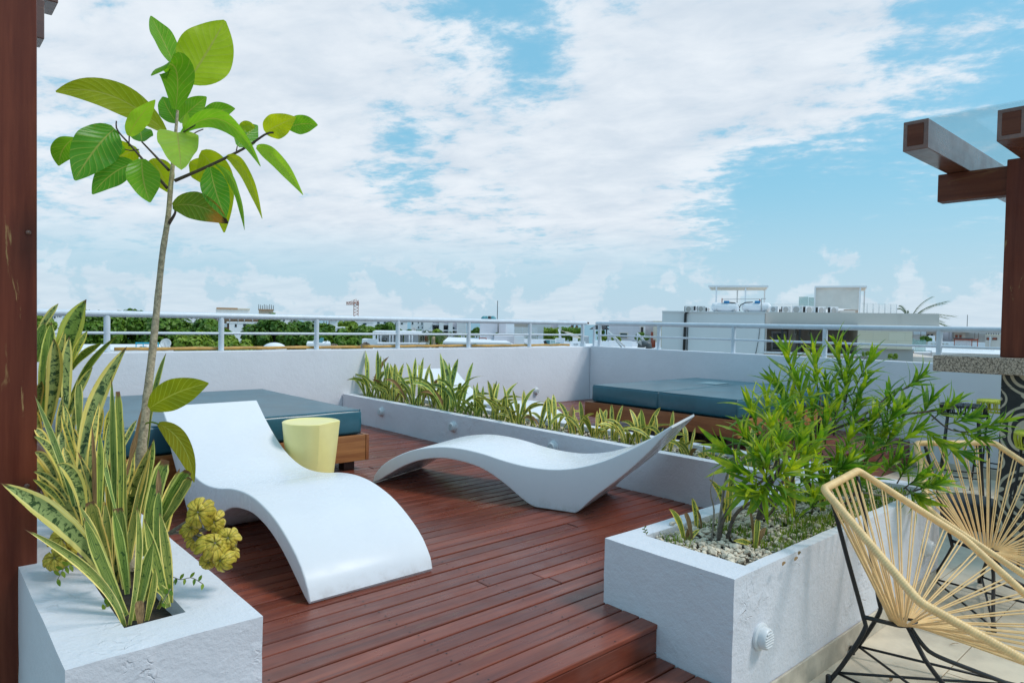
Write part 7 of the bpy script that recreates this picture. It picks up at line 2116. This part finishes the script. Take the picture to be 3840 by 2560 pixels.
for i in range(11):
    A = V((0, 0, c.z - tz)); a = rr.uniform(-.35, 1.25) if i < 8 else rr.uniform(1.9, 3.0)
    L = rr.uniform(0.9, 1.75) if i < 8 else rr.uniform(.6, 1.2)
    dr = wd_ * cos(a) + V((0, 0, sin(a))) + fh * rr.uniform(-.3, .3)
    B = A + dr * L + V((0, 0, .25 * L)) + wd_ * .4; C = A + V((0, 0, .75)) + dr * .25
    mb = MB()
    for q in range(16):
        t_ = .2 + .8 * q / 15; p_ = bez(A, C, B, t_); tg = ((C - A) * (1 - t_) + (B - C) * t_).normalized()
        for s in (-1, 1):
            tip = p_ + (tg * .8 + wd_ * .5 + V((0, 0, -.35 * s))) * L * .22 * (1.1 - .6 * t_); n_ = tg * .025
            mb.add([p_ - n_, p_ + n_, tip], [(0, 1, 2)])
    mb.tube([bez(A, C, B, q / 6) for q in range(7)], 0.012, 4)
    mb.build('frond', 'palm_green', t)
b = Bg('far_house', 'wide pale house with a dark timber terrace roof across the pool', 'house', 5, 1600, 58)
b.box('wall', 'bg_white', 1040, 1500, 395, None, 5, 6); b.box('wall', 'bg_white', 1600, 2200, 405, None, 4, 6); b.box('wall', 'bg_lilac', 1500, 1600, 455, None, 6, 4)
b.box('roof_beam', 'bg_brown', 1108, 1800, 449, 456, 0, 4); b.box('roof_beam', 'bg_brown', 1600, 2140, 458, 468, -0.2, 4)
for x in (1128, 1190, 1272, 1332, 1475, 1570, 1840, 1880): b.box('post', 'bg_brown', x - 2, x + 2, 455, 540, 0, .12)
b.box('terrace_wall', 'bg_white', 1070, 1360, 490, None, 2, 1)
for x0, x1, y0, y1, wins in ((1326, 1428, 458, 520, ((1336, 1360), (1374, 1400))), (1622, 1742, 466, 530, ((1634, 1662), (1678, 1704)))):
    b.box('wall', 'bg_beige', x0, x1, y0, None, 1, 2)
    for a_, c_ in wins: b.pane('door', 'bg_rust' if x0 > 1500 else 'bg_dark', a_, c_, y0 + 26, y1 + 6, 1)
b = Bg('far_house', 'beige flat hut with two dark windows beside the right wooden post', 'house', 5, 2060, 48)
b.box('wall', 'bg_beige', 1954, 2300, 500, None, 0, 4); b.box('parapet', 'bg_cream', 1950, 2304, 490, 502, -.1, 4.2)
for a_, c_ in ((1964, 1998), (2026, 2076)): b.pane('window', 'bg_rust', a_, c_, 520, 544, 0, frame='bg_dark')
b.tube('pipe', 'bg_white', [(2002, 505, -.1), (2002, 655, -.1)], .04)
for q in range(6): b.tube('railing_post', 'bg_dark_metal', [(1960 + q * 26, 498, 0), (1960 + q * 26, 470, 0)], .03, 4)
b = Bg('swing_bench', 'reddish brown timber day bench with white curtains beside the pool', 'bench', 5, 1740, 42)
for x in (1628, 1812, 1872): b.box('post', 'bg_rust', x - 5, x + 5, 530, 650, 0, .15)
b.box('beam', 'bg_rust', 1622, 1880, 534, 548, 0, .2); b.box('roof', 'bg_dark', 1616, 1830, 524, 532, -.2, 1.6)
for q in range(12): b.box('curtain', 'bg_white', 1638 + q * 14, 1648 + q * 14, 548, 605, .3, .05)
b = Bg('terrace_wall', 'curved white terrace wall and benches across the pool', 'wall', 5, 1560, 46)
b.box('wall', 'bg_white', 1350, 1640, 560, None, 0, .5); b.box('wall', 'bg_white', 1350, 1420, 500, None, .2, .5); b.box('wall', 'bg_white', 1640, 1960, 570, None, 1, .5)
for x in (1380, 1420, 1460, 1500, 1540): b.box('opening', 'bg_taupe', x, x + 22, 580, 590, -.03, .04)
b = Bg('mast', 'very thin aerial mast on the far right skyline', 'mast', 5, 1756, 70); b.tube('mast', 'bg_dark_metal', [(1756, 440, 0), (1756, 280, 0)], .03, 4)
